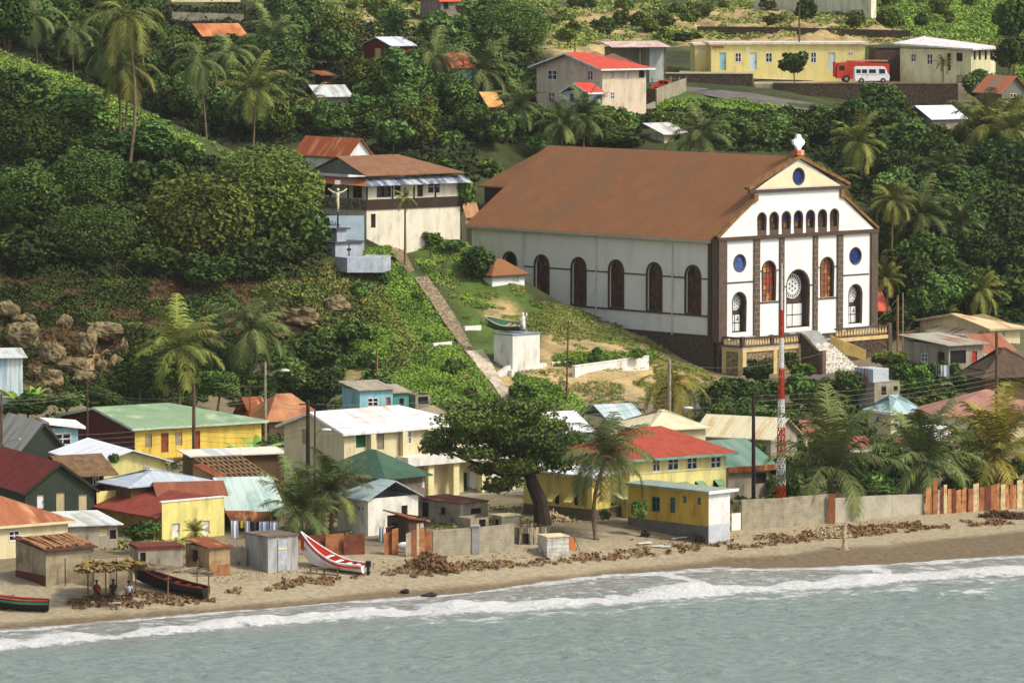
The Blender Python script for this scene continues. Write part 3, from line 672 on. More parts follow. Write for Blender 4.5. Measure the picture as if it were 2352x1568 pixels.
# cornices, rakes, pilasters, string courses
mb = MB(); mb.box(-.35, W + .3, FT - .3, FT - .002, hh - .25, hh + .12); mb.box(upx - .35, W - upx + .35, FT - .3, FT - .002, upz - .1, upz + .2); mb.build('cornice', BRN, wf)
mb = MB()
for sgn in (0, 1):
    fx = (lambda x: x) if sgn == 0 else (lambda x: W - x)
    mb.prism([(fx(-.25), FT - .22, hh + .1), (fx(lowx), FT - .22, lowz + .05), (fx(lowx - .22), FT - .22, lowz + .26), (fx(-.42), FT - .22, hh + .28)], (0, .62, 0))
    mb.prism([(fx(upx - .35), FT - .28, upz + .22), (fx(xc), FT - .28, apz - .12), (fx(xc), FT - .28, apz + .25), (fx(upx - .55), FT - .28, upz + .45)], (0, .68, 0))
    mb.prism([(fx(lowx - .42), FT - .24, lowz - .3), (fx(lowx + .12), FT - .24, lowz - .1), (fx(lowx + .12), FT - .24, upz - .13), (fx(lowx - .42), FT - .24, upz - .13)], (0, .6, 0))
mb.build('rake_coping', BRG, wf)
px_ = [fr('b', a, 300)[0] for a in (708, 760, 940, 980)]; rgt = [W - fr('b', a, 300)[0] for a in (1515, 1463, 1285, 1245)]
ps = [(p + r_) / 2 for p, r_ in zip(px_, rgt)]
for a_, b_ in ((ps[0], ps[1]), (ps[2], ps[3]), (W - ps[3], W - ps[2]), (W - ps[1], W - ps[0])):
    mb = MB(); mb.box(a_, b_, FT - .16, FT - .001, -.4, hh - .26); po = mb.build('pilaster', PIL, wf)
    mb = MB(); n_ = 15
    for i in range(n_): z = .4 + (hh - .9) * i / n_; mb.box(a_ + .03, b_ - .03, FT - .175, FT - .16, z, z + .05)
    for i in range(n_): z = .4 + (hh - .9) * i / n_; x = (a_ + b_) / 2 + (.12 if i % 2 else -.12); mb.box(x - .02, x + .02, FT - .174, FT - .159, z, z + .6)
    mb.build('mortar_joint', mat('pale_mortar', (160, 148, 130)), po)
mb = MB(); mb.box(-.2, .95, FT - .24, FT - .001, -.6, hh - .26); mb.box(-.3, .001, FT, .6, -.6, hh - .1); mb.build('corner_pilaster', PIL, wf)
mb = MB(); mb.box(W - .75, W + .2, FT - .24, FT - .001, -.6, hh - .26); mb.box(W - .001, W + .18, FT, .6, -.6, hh - .1); mb.build('corner_pilaster', PIL, wf)
mb = MB()
zl = (fr('b', 585, 297)[1] + fr('b', 1635, 225)[1]) / 2
mb.box(1.16, ps[0] - .01, FT - .05, FT - .001, zl - .07, zl + .07); mb.box(W - ps[0] + .01, W - .96, FT - .05, FT - .001, zl - .07, zl + .07)
for x0, x1 in ((ps[1], ps[2]), (W - ps[2], W - ps[1])):
    zs = tz1 - tw
    mb.box(x0 + .01, (x0 + x1) / 2 - tw - .15, FT - .05, FT - .001, zs - .05, zs + .07); mb.box((x0 + x1) / 2 + tw + .15, x1 - .01, FT - .05, FT - .001, zs - .05, zs + .07)
    mb.box(x0 + .01, x1 - .01, FT - .08, FT - .001, tz0 - .16, tz0 - .02)
zs = cz1 - cw
mb.box(W / 2 + cw + .14, W - ps[3] - .01, FT - .05, FT - .001, zs - .05, zs + .07); mb.box(ps[3] + .01, W / 2 - cw - .14, FT - .05, FT - .001, zs - .05, zs + .07)
mb.build('string_course', BRN, wf)
# side walls
D2 = 1.0
sw_ = []
for x, yt in ((850, 1097), (1188, 1117), (1528, 1142), (1870, 1163), (2222, 1182)):
    xm = fl('c', x, 1300)[0]; zt = fl('c', x, yt)[1]; sw_.append((xm, zt))
zt = sum(z for _, z in sw_) / 5; zb = sum(fl('d', x, y)[1] for x, y in ((1188, 160), (1528, 180), (1870, 207), (2222, 232))) / 4
hw = abs(fl('c', 2152, 1300)[0] - fl('c', 2292, 1300)[0]) / 2
pitch_ = (sw_[0][0] - sw_[4][0]) / 4; wins = [arch(sw_[4][0] + i * pitch_ - hw, sw_[4][0] + i * pitch_ + hw, zb, zt) for i in range(6)]
xd = fl('c', 560, 1200)[0]; wins[5] = arch(xd - hw * .95, xd + hw * .95, zb, zt + .1)
mb = MB(); fS = lambda x, z, d: (d, x, z)
mb.holed(fS, [(.3, -.5), (D, -.5), (D, hh), (.3, hh)], wins, .4)
mb.add([(W, .3, -.5), (W, D, -.5), (W, D, hh), (W, .3, hh)], [(0, 1, 2, 3)])
mb.add([(0, D, -.5), (W, D, -.5), (W, D, hh), (W / 2, D, apz - .4), (0, D, hh)], [(0, 1, 2, 3, 4)][::1])
ws = mb.build('side_wall', CHS, ch.e)
for k, h_ in enumerate(wins):
    mb = MB(); mb.add([fS(x, z, .41) for x, z in h_], [tuple(range(len(h_)))]); g_ = mb.build('stained_window' if k < 5 else 'side_door', ST_DARK if k < 5 else DARK, ws); mb = MB()
    x0, x1 = h_[0][0], h_[1][0]
    for i in range(len(h_)):
        a_, b_ = h_[i], h_[(i + 1) % len(h_)]; mb.bar(fS(*a_, -.02), fS(*b_, -.02), .16, .16)
        mb.bar(fS(*a_, .36), fS(*b_, .36), .1, .22)
    if k < 5:
        for i in range(1, 3): x = x0 + (x1 - x0) * i / 3; mb.box(.34, .39, x - .03, x + .03, zb, zt - .4)
        for i in range(1, 8): z = zb + (zt - zb) * i / 8; mb.box(.335, .392, x0, x1, z - .03, z + .03)
    mb.build('window_frame', BRN, g_)
mb = MB(); zs = zt - hw * 1.15; xsq = sorted([w_[0][0] for w_ in wins[:5]] + [w_[1][0] for w_ in wins[:5]]); cuts = [.32] + xsq + [wins[5][0][0] - 1.0]
for i in range(0, len(cuts) - 1, 2):
    if cuts[i + 1] - cuts[i] > .2: mb.box(-.06, -.001, cuts[i] + .1, cuts[i + 1] - .1, zs - .09, zs + .05)
mb.box(-.1, -.001, .32, wins[4][1][0] + 1.2, zb - .2, zb - .04)
mb.box(-.06, -.001, wins[4][1][0] + 1.3, D, zs - .09, zs + .05) if False else None
mb.build('string_course', BRN, ws)
mb = MB(); mb.box(-.12, -.001, .32, D, -.35, .0); mb.box(-.3, -.002, .3, .95, -.6, hh - .1); mb.build('base_band', BRN, ws)
for x in (690, 1350, 2040):
    y = fl('c', x, 1300)[0]; mb = MB(); mb.tube([(-.14, y, -.2), (-.14, y, hh - .3)], .07, 6); mb.build('downpipe', mat('pale_pipe', (216, 210, 196)), ws)
mb = MB(); mb.box(.4, W - .4, .0, D + 4, -6, -.36); mb.box(-.18, .4, .35, D, -6, -.36); mb.build('stone_base', STONE, ch.e)
# roof
mb = MB(); ov = .55; slp = (apz + .1 - hh) / (W / 2); ze = hh - slp * ov + .05; rz2 = apz - .1
mb.prism([(-ov, .3, ze), (W / 2, .3, rz2), (W / 2, D + .5, rz2), (-ov, D + .5, ze)], (0, 0, .16)); mb.prism([(W + ov, .3, ze), (W + ov, D + .5, ze), (W / 2, D + .5, rz2), (W / 2, .3, rz2)], (0, 0, .16))
ro = mb.build('roof', ROOFB, ch.e)
mb = MB(); mb.box(-ov - .06, -ov - .001, .3, D + .5, ze - .12, ze + .13); mb.box(W + ov + .001, W + ov + .06, .3, D + .5, ze - .12, ze + .13); mb.build('gutter', mat('pale_gutter', (190, 180, 160)), ro)
# chancel behind, narrower, with a hipped end
q = ch.loc(PZ(1097, 430, ch.zg + hh + slp * 6.2)); s_in = 6.0; zt_ = hh + slp * (s_in - .5); Lx = D + 4.6
q2 = ch.on('L', 1097, 430, -s_in); Lx = q2[0]; zt_ = q2[1]
print('chancel', Lx, zt_, 'roof at inset', hh + slp * s_in)
mb = MB(); mb.prism([(s_in, D, zt_), (W / 2, D, rz2 - .03), (s_in, Lx, zt_)], (0, 0, .16)); mb.prism([(s_in, Lx, zt_), (W / 2, D, rz2 - .03), (W - s_in, Lx, zt_)], (0, 0, .16)); mb.prism([(W - s_in, D, zt_), (W - s_in, Lx, zt_), (W / 2, D, rz2 - .03)], (0, 0, .16))
mb.build('chancel_roof', ROOFB, ch.e)
mb = MB(); mb.box(s_in + .5, W - s_in - .5, D, Lx - .5, -1, zt_ + .1); mb.build('chancel_wall', mat('shade_darkened_wall', (70, 54, 42), (48, 38, 30), sc=1.5), ch.e)  # wall coloured dark to stand for the shade it lies in
# finial cross on its painted block
mb = MB(); mb.box(xc - .5, xc + .05, FT - .3, FT + .4, apz + .2, apz + .72); mb.build('finial_base', mat('orange_red_paint', (206, 104, 74), (180, 84, 60)), ch.e)
mb = MB(); mb.box(xc + .05, xc + .5, FT - .29, FT + .39, apz + .2, apz + .72); mb.build('finial_base', mat('peach_paint', (226, 180, 136)), ch.e)
mb = MB(); z = apz + 1.5
for i in range(4):
    t = math.pi / 2 * i; cx_, cz_ = xc + math.cos(t) * .48, z + math.sin(t) * .52
    mb.prism([(cx_ + .32 * math.cos(k * math.pi / 6), FT - .1, cz_ + .32 * math.sin(k * math.pi / 6)) for k in range(12)], (0, .3 + .01 * i, 0))
mb.box(xc - .45, xc + .45, FT - .09, FT + .19, z - .45, z + .45); mb.box(xc - .2, xc + .2, FT - .06, FT + .17, apz + .72, z - .6); mb.build('finial_cross', mat('bright_white', (250, 250, 255), (240, 240, 246)), ch.e)
# front terraces, balustrades and stair
CRM = mat('cream_render', (226, 200, 140), (206, 176, 116), sc=1)
BEIG = mat('beige_stone', (168, 146, 112), (112, 92, 68), sc=5, lo=.45, hi=.55, fine=.15); PAV = mat('terrace_paving', (176, 172, 166))
def balustrade(par, a, b, n, col):
    a, b = Vector(a), Vector(b); mb = MB(); mb.bar(a + Vector((0, 0, .92)), b + Vector((0, 0, .92)), .3, .16); mb.bar(a + Vector((0, 0, .08)), b + Vector((0, 0, .08)), .26, .14); r_ = mb.build('hand_rail', BRN, par)
    for i in range(n):
        p = a.lerp(b, (i + .5) / n); mb = MB(); mb.tube([p + Vector((0, 0, z)) for z in (.14, .3, .48, .66, .86)], [.1, .16, .12, .08, .11], 6); mb.build('baluster', col, r_)
    return r_
zf = -1.0; yf = FT - 3.1; tx0, tx1 = .3, 8.5
te = empty('church_terrace', (ch.C.x, ch.C.y, ch.zg), 'stone terrace with cream balusters left of the church stair', 'terrace', ch.a)
mb = MB(); mb.box(tx0, tx1, yf, FT - .27, -6, zf - .15); mb.build('terrace_wall', BEIG, te)
mb = MB(); mb.box(tx0 - .1, tx1, yf - .1, FT - .27, zf - .14, zf); mb.build('terrace_floor', PAV, te)
mb = MB(); mb.box(tx0 - .12, tx1 + .1, yf - .12, yf - .001, zf - .45, zf - .15); mb.box(tx0 - .12, tx0 - .001, yf, FT - .27, zf - .45, zf - .15); mb.build('cream_band', CRM, te)
for x in (tx0 - .12, tx0 + (tx1 - tx0) * .52, tx1 - .35):
    mb = MB(); mb.box(x, x + .5, yf - .14, yf - .001, -6, zf - .46); mb.build('corner_post', CRM, te)
for y in (yf, FT - .8): mb = MB(); mb.box(tx0 - .14, tx0 - .001, y, y + .5, -6, zf - .46); mb.build('corner_post', CRM, te)
balustrade(te, (tx0 + .15, yf + .15, zf), (tx0 + 4.0, yf + .15, zf), 10, CRM); balustrade(te, (tx0 + 4.5, yf + .15, zf), (tx1 - .1, yf + .15, zf), 9, CRM); balustrade(te, (tx0 + .1, yf + .3, zf), (tx0 + .1, FT - .3, zf), 6, CRM)
for x in (tx0 - .05, tx0 + 4.05, tx1 - .3): mb = MB(); mb.box(x, x + .4, yf, yf + .35, zf, zf + 1.08); mb.build('pier', BRN, te)
mb = MB(); mb.box(pl - 1.8, pl + 1.9, FT - 1.3, FT - .28, zf + .001, zf + .4); mb.box(pl - 1.4, pl + 1.5, FT - .9, FT - .28, zf + .4, zf + .85); mb.build('door_steps', PAV, te)
# podium under the facade
mb = MB(); mb.box(.0, W, FT + .02, .0, -6, -.5); mb.build('podium', STONE, ch.e)
# stair
st_ = empty('church_stair', (ch.C.x, ch.C.y, ch.zg), 'wide white stone stair curving down from the church door', 'stairs', ch.a)
nst = 21; xl = lambda t: 8.9 + .1 * t; xr = lambda t: 13.0 + 1.5 * t ** 1.5; yy = lambda t: FT - .4 - 5.6 * t; zz = lambda t: -.05 - 3.75 * max(0, (t - .12) / .88)
mb = MB(); mbu = MB()
for i in range(nst):
    t0, t1 = i / nst, (i + 1) / nst; z = zz(t0); b_ = .35 * math.sin(math.pi * t1)
    (mbu if i < 8 else mb).prism([(xl(t0), yy(t0), z), (xr(t0), yy(t0) + .3 * t0, z), (xr(t1), yy(t1) + .3 * t1, z), (xl(t1), yy(t1), z)], (0, 0, -4.5))
STW = mat('worn_white_steps', (228, 222, 208), (150, 142, 126), sc=3, lo=.45, hi=.6, fine=.15)
mb.build('steps', STW, st_); mbu.build('upper_steps', mat('grey_steps', (176, 178, 172), (150, 150, 146)), st_)
def pwall(pts, m_, nm, par, thick=.35):
    """parapet: pts = (x, y, z top, z bottom)"""
    mb = MB()
    for a_, b_ in zip(pts, pts[1:]):
        d = Vector((b_[0] - a_[0], b_[1] - a_[1], 0)); n = Vector((-d.y, d.x, 0)).normalized() * thick
        vs = [Vector((a_[0], a_[1], a_[2])), Vector((b_[0], b_[1], b_[2])), Vector((b_[0], b_[1], b_[3])), Vector((a_[0], a_[1], a_[3]))]; mb.prism(vs, n)
    return mb.build(nm, m_, par)
pwall([(8.5, yf + .2, .05, -6), (8.45, yf - .5, -.2, -6), (8.45, yf - 1.2, -.7, -6), (8.55, yf - 1.9, -1.3, -6), (8.8, yf - 2.5, -1.8, -6)], STONE, 'curved_parapet', st_, .4)
mb = MB(); mb.box(8.7, 9.2, yf - 2.95, yf - 2.5, -6, -1.6); mb.build('newel_post', mat('purplish_render', (126, 96, 84), (96, 72, 62)), st_)
pwall([(13.3, FT - 2.7, -.5, -2.2), (13.9, FT - 3.8, -.95, -2.4), (14.7, FT - 4.8, -1.45, -2.6), (15.5, FT - 5.6, -1.95, -3.0)], mat('ochre_render', (216, 184, 112), (196, 162, 94)), 'sloping_parapet', st_, .3)
# right terrace
rt = empty('church_terrace', (ch.C.x, ch.C.y, ch.zg), 'long low terrace with cream balusters right of the church stair', 'terrace', ch.a); x0_, x1_ = 13.7, 21.3
mb = MB(); mb.box(x0_, x1_, yf, FT - .27, -6, zf - .15); mb.build('terrace_wall', STONE, rt)
mb = MB(); mb.box(x0_, x1_ + .1, yf - .1, yf + .3, zf - .15, zf + .22); mb.build('cream_band', CRM, rt)
mb = MB(); mb.box(x0_, x1_, yf + .31, FT - .27, zf - .14, zf); mb.build('terrace_floor', PAV, rt)
balustrade(rt, (x0_, yf + .1, zf + .22), (x1_, yf + .1, zf + .22), 18, CRM)
mb = MB(); mb.box(x1_, x1_ + .5, yf - .15, yf + .35, -6, zf + 1.4); mb.build('end_post', PIL, rt)
mb = MB(); mb.box(W - pl - 1.6, W - pl + 1.7, FT - 1.3, FT - .28, zf + .001, zf + .8); mb.build('door_steps', PAV, rt)
# annex with hipped roof against the side wall
an = House('church_annex', 'small white annex with brown hipped roof against the church side wall', 'outbuilding', *Q('c', 400, 1262), 507, 42.4, '3', Q('c', 692, 1250)[0])
an.walls(CHW, ops=[('R',) + QB('c', 585, 1262, 640, 1345) + ('s',)]); an.roof(ROOFB, 'hx', l=1.8, r=1.8, rise=1.25, ov=.35, fm=BRN)
# ---------------------------------------------------------------- village by the beach
def HS(name, label, cat, cu, ve, Y, a, uL, uR, **k): return House(name, label, cat, cu, ve, Y, a, uL, uR, **k)
RED = mat('red_roof', (176, 66, 46), (150, 52, 38), sc=.8, lo=.4, hi=.7, lines=((0, .6, .06, .12),), fine=.08)
DRED = mat('dark_red_roof', (122, 44, 36), (98, 36, 30), sc=1, lines=((1, .6, .06, .15),))
GRNR = mat('pale_green_roof', (136, 160, 124), (122, 146, 112), sc=.5, c3=(170, 190, 150), sc3=.4, lines=((0, .8, .05, .15),))
DGR = mat('dark_green_roof', (70, 102, 82), (58, 88, 70), sc=.8, lines=((0, .5, .06, .2),))
WROOF = sheet('white_sheet_roof', (226, 228, 228), (196, 196, 190), lo=.5, hi=.7)
YEL = paint('yellow_paint', (240, 206, 90)); LYEL = paint('pale_yellow_paint', (238, 226, 150)); OCH = paint('deep_yellow_paint', (214, 176, 76))
MAR = paint('maroon_boards', (96, 42, 32), (76, 34, 28)); DKG = paint('dark_green_boards', (56, 66, 52), (44, 54, 44)); BLU = paint('light_blue_paint', (150, 190, 206))
GRYW = paint('grey_wall', (170, 160, 140), (120, 110, 92)); TEAL = paint('teal_paint', (92, 150, 140)); BRWN = paint('brown_wall', (112, 88, 62), (88, 68, 48)); LCR = paint('cream_wall', (226, 212, 168), (196, 182, 138))
# --- school
h = HS('school', 'long two storey cream school with white and rust streaked roof behind the big tree', 'school', 790, 991, 403, 40, 652, 1064)
SROOF = mat('rust_streaked_white_roof', (228, 226, 226), (206, 160, 132), sc=.8, st=(.9, .2, .2), lo=.5, hi=.72, lines=((0, .8, .05, .15),), rough=.6)
zr = h.rz(947, 0, h.D / 2) - h.h
h.walls(LCR, ops=[('R', *QB('l', 195, 480, 292, 620), 'd', paint('dark_green_door', (30, 86, 62))), ('R', *QB('l', 400, 470, 470, 640), 's', GRYW), ('R', *QB('l', 680, 460, 740, 580), 'w'), ('R', 1035, 985, 1050, 1020, 'w'), ('L', *QB('f', 415, 1425, 460, 1560), 's', GRYW)], apexL=h.h + zr - .1)
h.roof(SROOF, 'hx', r=3.6, rise=zr, ov=.5, fm=WHITEP)
BH = h.h / 2
for u in (849, 922, 980):
    x = h.on('R', u, 1000)[0]
    if x < h.W - .2: mb = MB(); mb.box(x - .25, x + .25, -.5, -.1, 0, h.h - .15); mb.build('veranda_post', LCR, h.e)
po = HS('school_porch', 'white flat porch roof on cream columns in front of the school', 'porch', 938, 1071, 405.5, 40, '4', 1190)
po.roof(paint('white_porch_roof', (236, 232, 222)), 'flat', ov=.2, th=.75, h=po.h)
mb = MB(); mb.box(0, po.W, 3.2, 3.6, -.5, po.h); mb.build('back_wall', LCR, po.e)
for i, u in enumerate((992, 1050, 1115, 1180)):
    x = po.on('R', u, 1100)[0]; mb = MB(); mb.box(x - .3, x + .3, .1, .7, -.6, po.h); mb.build('column', mat('cream_column', (240, 228, 170)), po.e)
for u0, u1, v0, v1, m_ in ((960, 984, 1076, 1125, DARK), (1006, 1020, 1080, 1112, GLASS), (1058, 1071, 1085, 1120, GLASS), (1076, 1092, 1076, 1128, WHITEP), (1097, 1112, 1076, 1124, WHITEP), (1128, 1150, 1085, 1125, WHITEP)):
    x0, x1, z0, z1 = po.rect('R', u0, v0, u1, v1, -3.2); mb = MB(); mb.box(x0, x1, 3.12, 3.2, max(0, z0), z1)
    mb.build('door' if m_ is not GLASS else 'window', m_, po.e)
mb = MB(); mb.box(-2, po.W + 4, -1.2, 3.2, -.6, .12); mb.build('porch_floor', CONC, po.e)
# --- dark green hipped roof
h = HS('stone_house', 'old grey stone house under a dark green hipped roof', 'house', 886, 1092, 396, 46, 735, 976)
h.walls(mat('grey_stone_wall', (150, 138, 124), (110, 98, 88), sc=1.6), ops=[('R', *QB('k', 1785, 370, 1832, 480), 'o'), ('R', *QB('l', 840, 900, 875, 1000), 'w')]); zr = h.rz(1024, 3, h.D / 2) - h.h
h.roof(DGR, 'hy', l=3.4, r=3.4, rise=max(1.6, h.rz(1035, h.W / 2, 3.4) - h.h), ov=.45)
# --- white house with pale metal roof
h = HS('white_house', 'white house with pale blue metal roof by the coconut palms', 'house', 845, 1145, 384, 38, 775, 960)
h.walls(paint('white_lime_wall', (240, 236, 222)), ops=[('R', *QB('k', 1888, 675, 1955, 795), 'o'), ('L', *QB('k', 1412, 690, 1440, 725), 'o'), ('L', *QB('k', 1458, 690, 1484, 725), 'o')])
h.roof(sheet('pale_blue_sheet', (172, 190, 188), (146, 166, 164)), 'hy', l=0, r=2.4, rise=1.2, ov=.35)
# --- yellow hall with propped shutters
h = HS('yellow_hall', 'low yellow hall with white flat roof and propped open shutters', 'hall', 1359, 1097, 394, 52, 1202, 1439)
SHU = paint('yellow_shutter', (232, 212, 130))
h.walls(paint('hall_yellow', (232, 206, 112)), ops=[('L', *QB('n', 245, 1040, 292, 1130), 'o'), ('L', *QB('n', 425, 1020, 472, 1142), 'o'), ('R', *QB('n', 782, 1035, 850, 1140), 'o')])
h.roof(paint('white_flat_roof', (240, 240, 238)), 'shed', hz=(h.h, h.h + .2, h.h + .25, h.h + .2), ov=.4, th=.16)
h.dado(mat('grey_brown_plinth', (112, 98, 82), (96, 84, 70)), 'L', hgt=h.on('L', *Q('n', 400, 1160))[1]); h.dado(mat('grey_brown_plinth', (112, 98, 82), (96, 84, 70)), 'R', hgt=h.on('R', *Q('n', 700, 1172))[1])
for sd, q4 in (('L', QB('n', 225, 1030, 292, 1125)), ('L', QB('n', 405, 1020, 472, 1135)), ('R', QB('n', 782, 1020, 860, 1100))):
    x0, x1, z0, z1 = h.rect(sd, *q4); mb = MB()
    pts = [(x0, -.02, z1), (x1, -.02, z1), (x1, -1.05, z0 + .25), (x0, -1.05, z0 + .25)]
    if sd == 'L': pts = [(p[1], p[0], p[2]) for p in pts]
    mb.prism(pts, (0, 0, .06)); mb.build('propped_shutter', SHU if sd == 'L' else paint('cream_shutter', (238, 228, 196)), h.e)
# --- two storey yellow house with red hipped roof
h = HS('two_storey_house', 'two storey pale yellow house with brick red hipped roof and mint eaves', 'house', 1446, 1046, 396, 33, '8', 1667)
sh = paint('mint_eaves', (120, 164, 142)); GSH = paint('green_shutter', (122, 158, 116))
h.walls(LYEL, ops=[('R', *QB('n', x0, 680, x1, y1), 'w') for x0, x1, y1 in ((1170, 1245, 815), (1312, 1418, 805), (1492, 1595, 795), (1716, 1818, 785))] + [('R', *QB('n', x0, y0, x1, y1), 'o') for x0, x1, y0, y1 in ((1415, 1470, 925, 975), (1570, 1625, 915, 985), (1742, 1800, 900, 1000))])
zr = h.rz(983, 3.6, h.D / 2) - h.h; h.roof(mat('brick_red_roof', (166, 76, 56), (148, 62, 46), sc=1.2, fine=.2), 'hx', l=3.6, r=3.6, rise=zr, ov=.75, fm=sh)
for x0, x1, y0, y1 in ((1415, 1490, 925, 975), (1575, 1645, 915, 990), (1748, 1822, 900, 985)):
    a_, b_, z0, z1 = h.rect('R', *QB('n', x0, y0, x1, y1)); mb = MB(); mb.prism([(a_, -.02, z1), (b_, -.02, z1), (b_, -.7, z0 + .3), (a_, -.7, z0 + .3)], (0, 0, .05)); mb.build('propped_shutter', GSH, h.e)
mb = MB(); z = h.on('R', *Q('n', 1600, 800))[1]; mb.box(0, h.W, -.05, -.001, z - .06, z + .02); mb.build('ledge', LYEL, h.e)
# --- low deep yellow block on the beach
h = HS('beach_office', 'low deep yellow beachside building with grey plinth and flat roof', 'building', *Q('n', 1697, 1030), 386, 44, 1442, 1675)
tf = paint('teal_frame', (76, 118, 112))
h.walls(OCH, ops=[('L', *QB('n', 1165, 1060, 1240, 1188), 'w', tf), ('L', *QB('n', 1340, 1065, 1385, 1198), 'w', tf), ('L', *QB('n', 1463, 1055, 1490, 1105), 'w', tf), ('L', *QB('n', 1598, 1068, 1626, 1120), 'w', tf)])
mb = MB(); mb.box(.02, h.W + .01, -.03, -.002, -.7, h.h); mb.build('end_wall_panel', paint('white_lime_wall', (238, 234, 226)), h.e)
h.roof(paint('grey_green_slab', (150, 164, 146)), 'flat', ov=.3, th=.2); mb = MB(); mb.box(-.28, h.W + .7, -.34, -.301, h.h - .02, h.h + .22); mb.build('white_fascia', WHITEP, h.e)
h.dado(mat('slate_grey_plinth', (112, 112, 106)), 'L', hgt=h.on('L', *Q('n', 1450, 1310))[1]); mb = MB(); mb.box(0, h.W, -.05, -.031, -.7, h.on('L', *Q('n', 1690, 1322))[1]); mb.build('plinth', mat('pale_blue_plinth', (196, 202, 206)), h.e)
# --- cream and teal shed behind
h = HS('long_shed', 'long shed with cream corrugated roof and white gable behind the red roofed house', 'shed', 1770, 1005, 423, 62, 1600, 1830)
h.walls(GRYW, apexR=h.h + 1.3); h.roof(sheet('cream_sheet', (222, 212, 176), (206, 180, 130), ax=1), 'hy', rise=1.4, ov=.4)
h = HS('teal_shed', 'low shed with teal metal roof and rusty eave beside the lattice mast', 'shed', 1672, 1073, 407, 33, '4', 1775)
h.walls(GRYW, ops=[('R', 1735, 1085, 1760, 1110, 'o')]); h.roof(sheet('teal_sheet', (98, 134, 118), (126, 146, 130)), 'shed', hz=(h.h, h.h, h.h + 1.6, h.h + 1.6), ov=.3); mb = MB(); mb.box(-.3, h.W + .3, -.42, -.31, h.h - .42, h.h + .05); mb.build('rusty_eave', RUSTM, h.e)
# --- right side houses
h = HS('hip_roof_cottage', 'small cream cottage with pale blue hipped roof among the right hand palms', 'house', *Q('p', 575, 1195), 452, 34, *[Q('p', x, 1200)[0] for x in (352, 850)])
h.walls(LCR, ops=[('R', *QB('p', 600, 1265, 700, 1370), 'w'), ('R', *QB('p', 720, 1265, 830, 1370), 'w'), ('L', *QB('p', 425, 1250, 480, 1330), 'w')]); h.roof(sheet('pale_blue_sheet', (170, 196, 196), (140, 170, 170)), 'hx', l=2.2, r=2.2, rise=1.1, ov=.4, fm=WHITEP)
h = HS('low_red_house', 'low house with faded red roof and white eave behind the palms', 'house', 1945, 1030, 432, 25, 1900, 2110); h.walls(GRYW); h.roof(mat('dusty_red_roof', (152, 92, 76), (126, 76, 62), sc=1), 'hx', l=1.5, r=1.5, rise=.8, ov=.4, fm=WHITEP)
h = HS('orange_roof_house', 'house with bright orange red roof half hidden by the palm beside the mast', 'house', 1850, 992, 440, 25, 1825, 1905); h.walls(LCR); h.roof(mat('dusty_orange_roof', (160, 98, 76), (136, 82, 62)), 'hx', rise=1.0, ov=.3)
h = HS('white_cabin', 'small white cabin with one square window between two beach palms', 'cabin', 2143, 985, 432, 30, '3', 2183); h.walls(WHITEP, ops=[('R', 2155, 990, 2168, 1008, 'w')]); h.roof(WHITEP, 'flat', ov=.1)
h = HS('pink_roof_house', 'wide house with faded pink hipped roof at the right edge', 'house', 2163, 950, 447, 12, '7', 2420); h.walls(LCR); h.roof(mat('faded_pink_roof', (178, 132, 114), (150, 104, 88), sc=.8, lo=.35, hi=.7), 'hx', l=5, r=5, rise=1.7, ov=.5)
h = HS('dark_roof_house', 'house with dark brown thatched-looking hipped roof at the right edge', 'house', 2262, 850, 478, 20, '4', 2400); h.walls(BRWN, ops=[('R', 2290, 850, 2320, 870, 'o')]); h.roof(mat('dark_brown_roof', (92, 74, 58), (70, 56, 44), sc=2), 'hx', l=3, r=4, rise=1.9, ov=.8)
h = HS('gabled_house', 'broad cream house with rusty edged corrugated gable roof on the right', 'house', *Q('p', 1555, 392), 505, 30, Q('p', 862, 400)[0], 2342)
zr = h.rz(721, 0, h.D / 2) - h.h; h.walls(LCR, ops=[('R', 2292, 760, 2306, 772, 's'), ('L', 2160, 770, 2175, 785, 'w')], apexL=h.h + zr - .1)
h.roof(mat('cream_rust_roof', (216, 194, 150), (176, 100, 54), sc=.9, st=(.9, .2, .2), lo=.55, hi=.72, lines=((0, .8, .06, .3),)), 'hx', r=3.5, rise=zr, ov=.6, fm=paint('tan_fascia', (206, 190, 150)))
mb = MB(); zz = h.h - .45; mb.prism([(-.02, 1.5, zz), (-.02, h.D - 3, zz), (-1.5, h.D - 3, zz - .5), (-1.5, 1.5, zz - .5)], (0, 0, .08)); mb.build('striped_awning', sheet('awning_sheet', (222, 206, 180), (190, 110, 70), ax=1), h.e)
h = HS('concrete_house', 'flat roofed grey concrete house with open dark veranda right of the church', 'house', *Q('p', 1140, 562), 492, 34, Q('p', 700, 560)[0], Q('p', 1480, 545)[0])
h.walls(GRYW, ops=[('L', *QB('p', 1030, 625, 1100, 750), 'o'), ('L', *QB('p', 870, 640, 935, 720), 'w'), ('R', *QB('p', 1155, 610, 1310, 740), 'o'), ('R', *QB('p', 1370, 615, 1420, 735), 'd', paint('red_cloth', (186, 50, 44)))])
h.roof(sheet('patched_roof', (170, 170, 150), (150, 80, 50)), 'shed', hz=(h.h, h.h, h.h + .5, h.h + .5), ov=.5)
h = HS('tile_roof_house', 'house with orange sheet roof and pale mint bargeboard', 'house', *Q('p', 1490, 625), 499, 34, '5', Q('p', 1760, 600)[0]); h.walls(LCR); h.roof(sheet('dull_orange_sheet', (156, 98, 70), (130, 76, 52)), 'hx', rise=1.5, ov=.4, fm=paint('mint_board', (190, 214, 186)))
h = HS('block_shanty', 'unfinished grey block house with patched metal upper storey below the church stair', 'house', *Q('p', 412, 935), 468, 36, Q('p', 195, 930)[0], Q('p', 660, 930)[0])
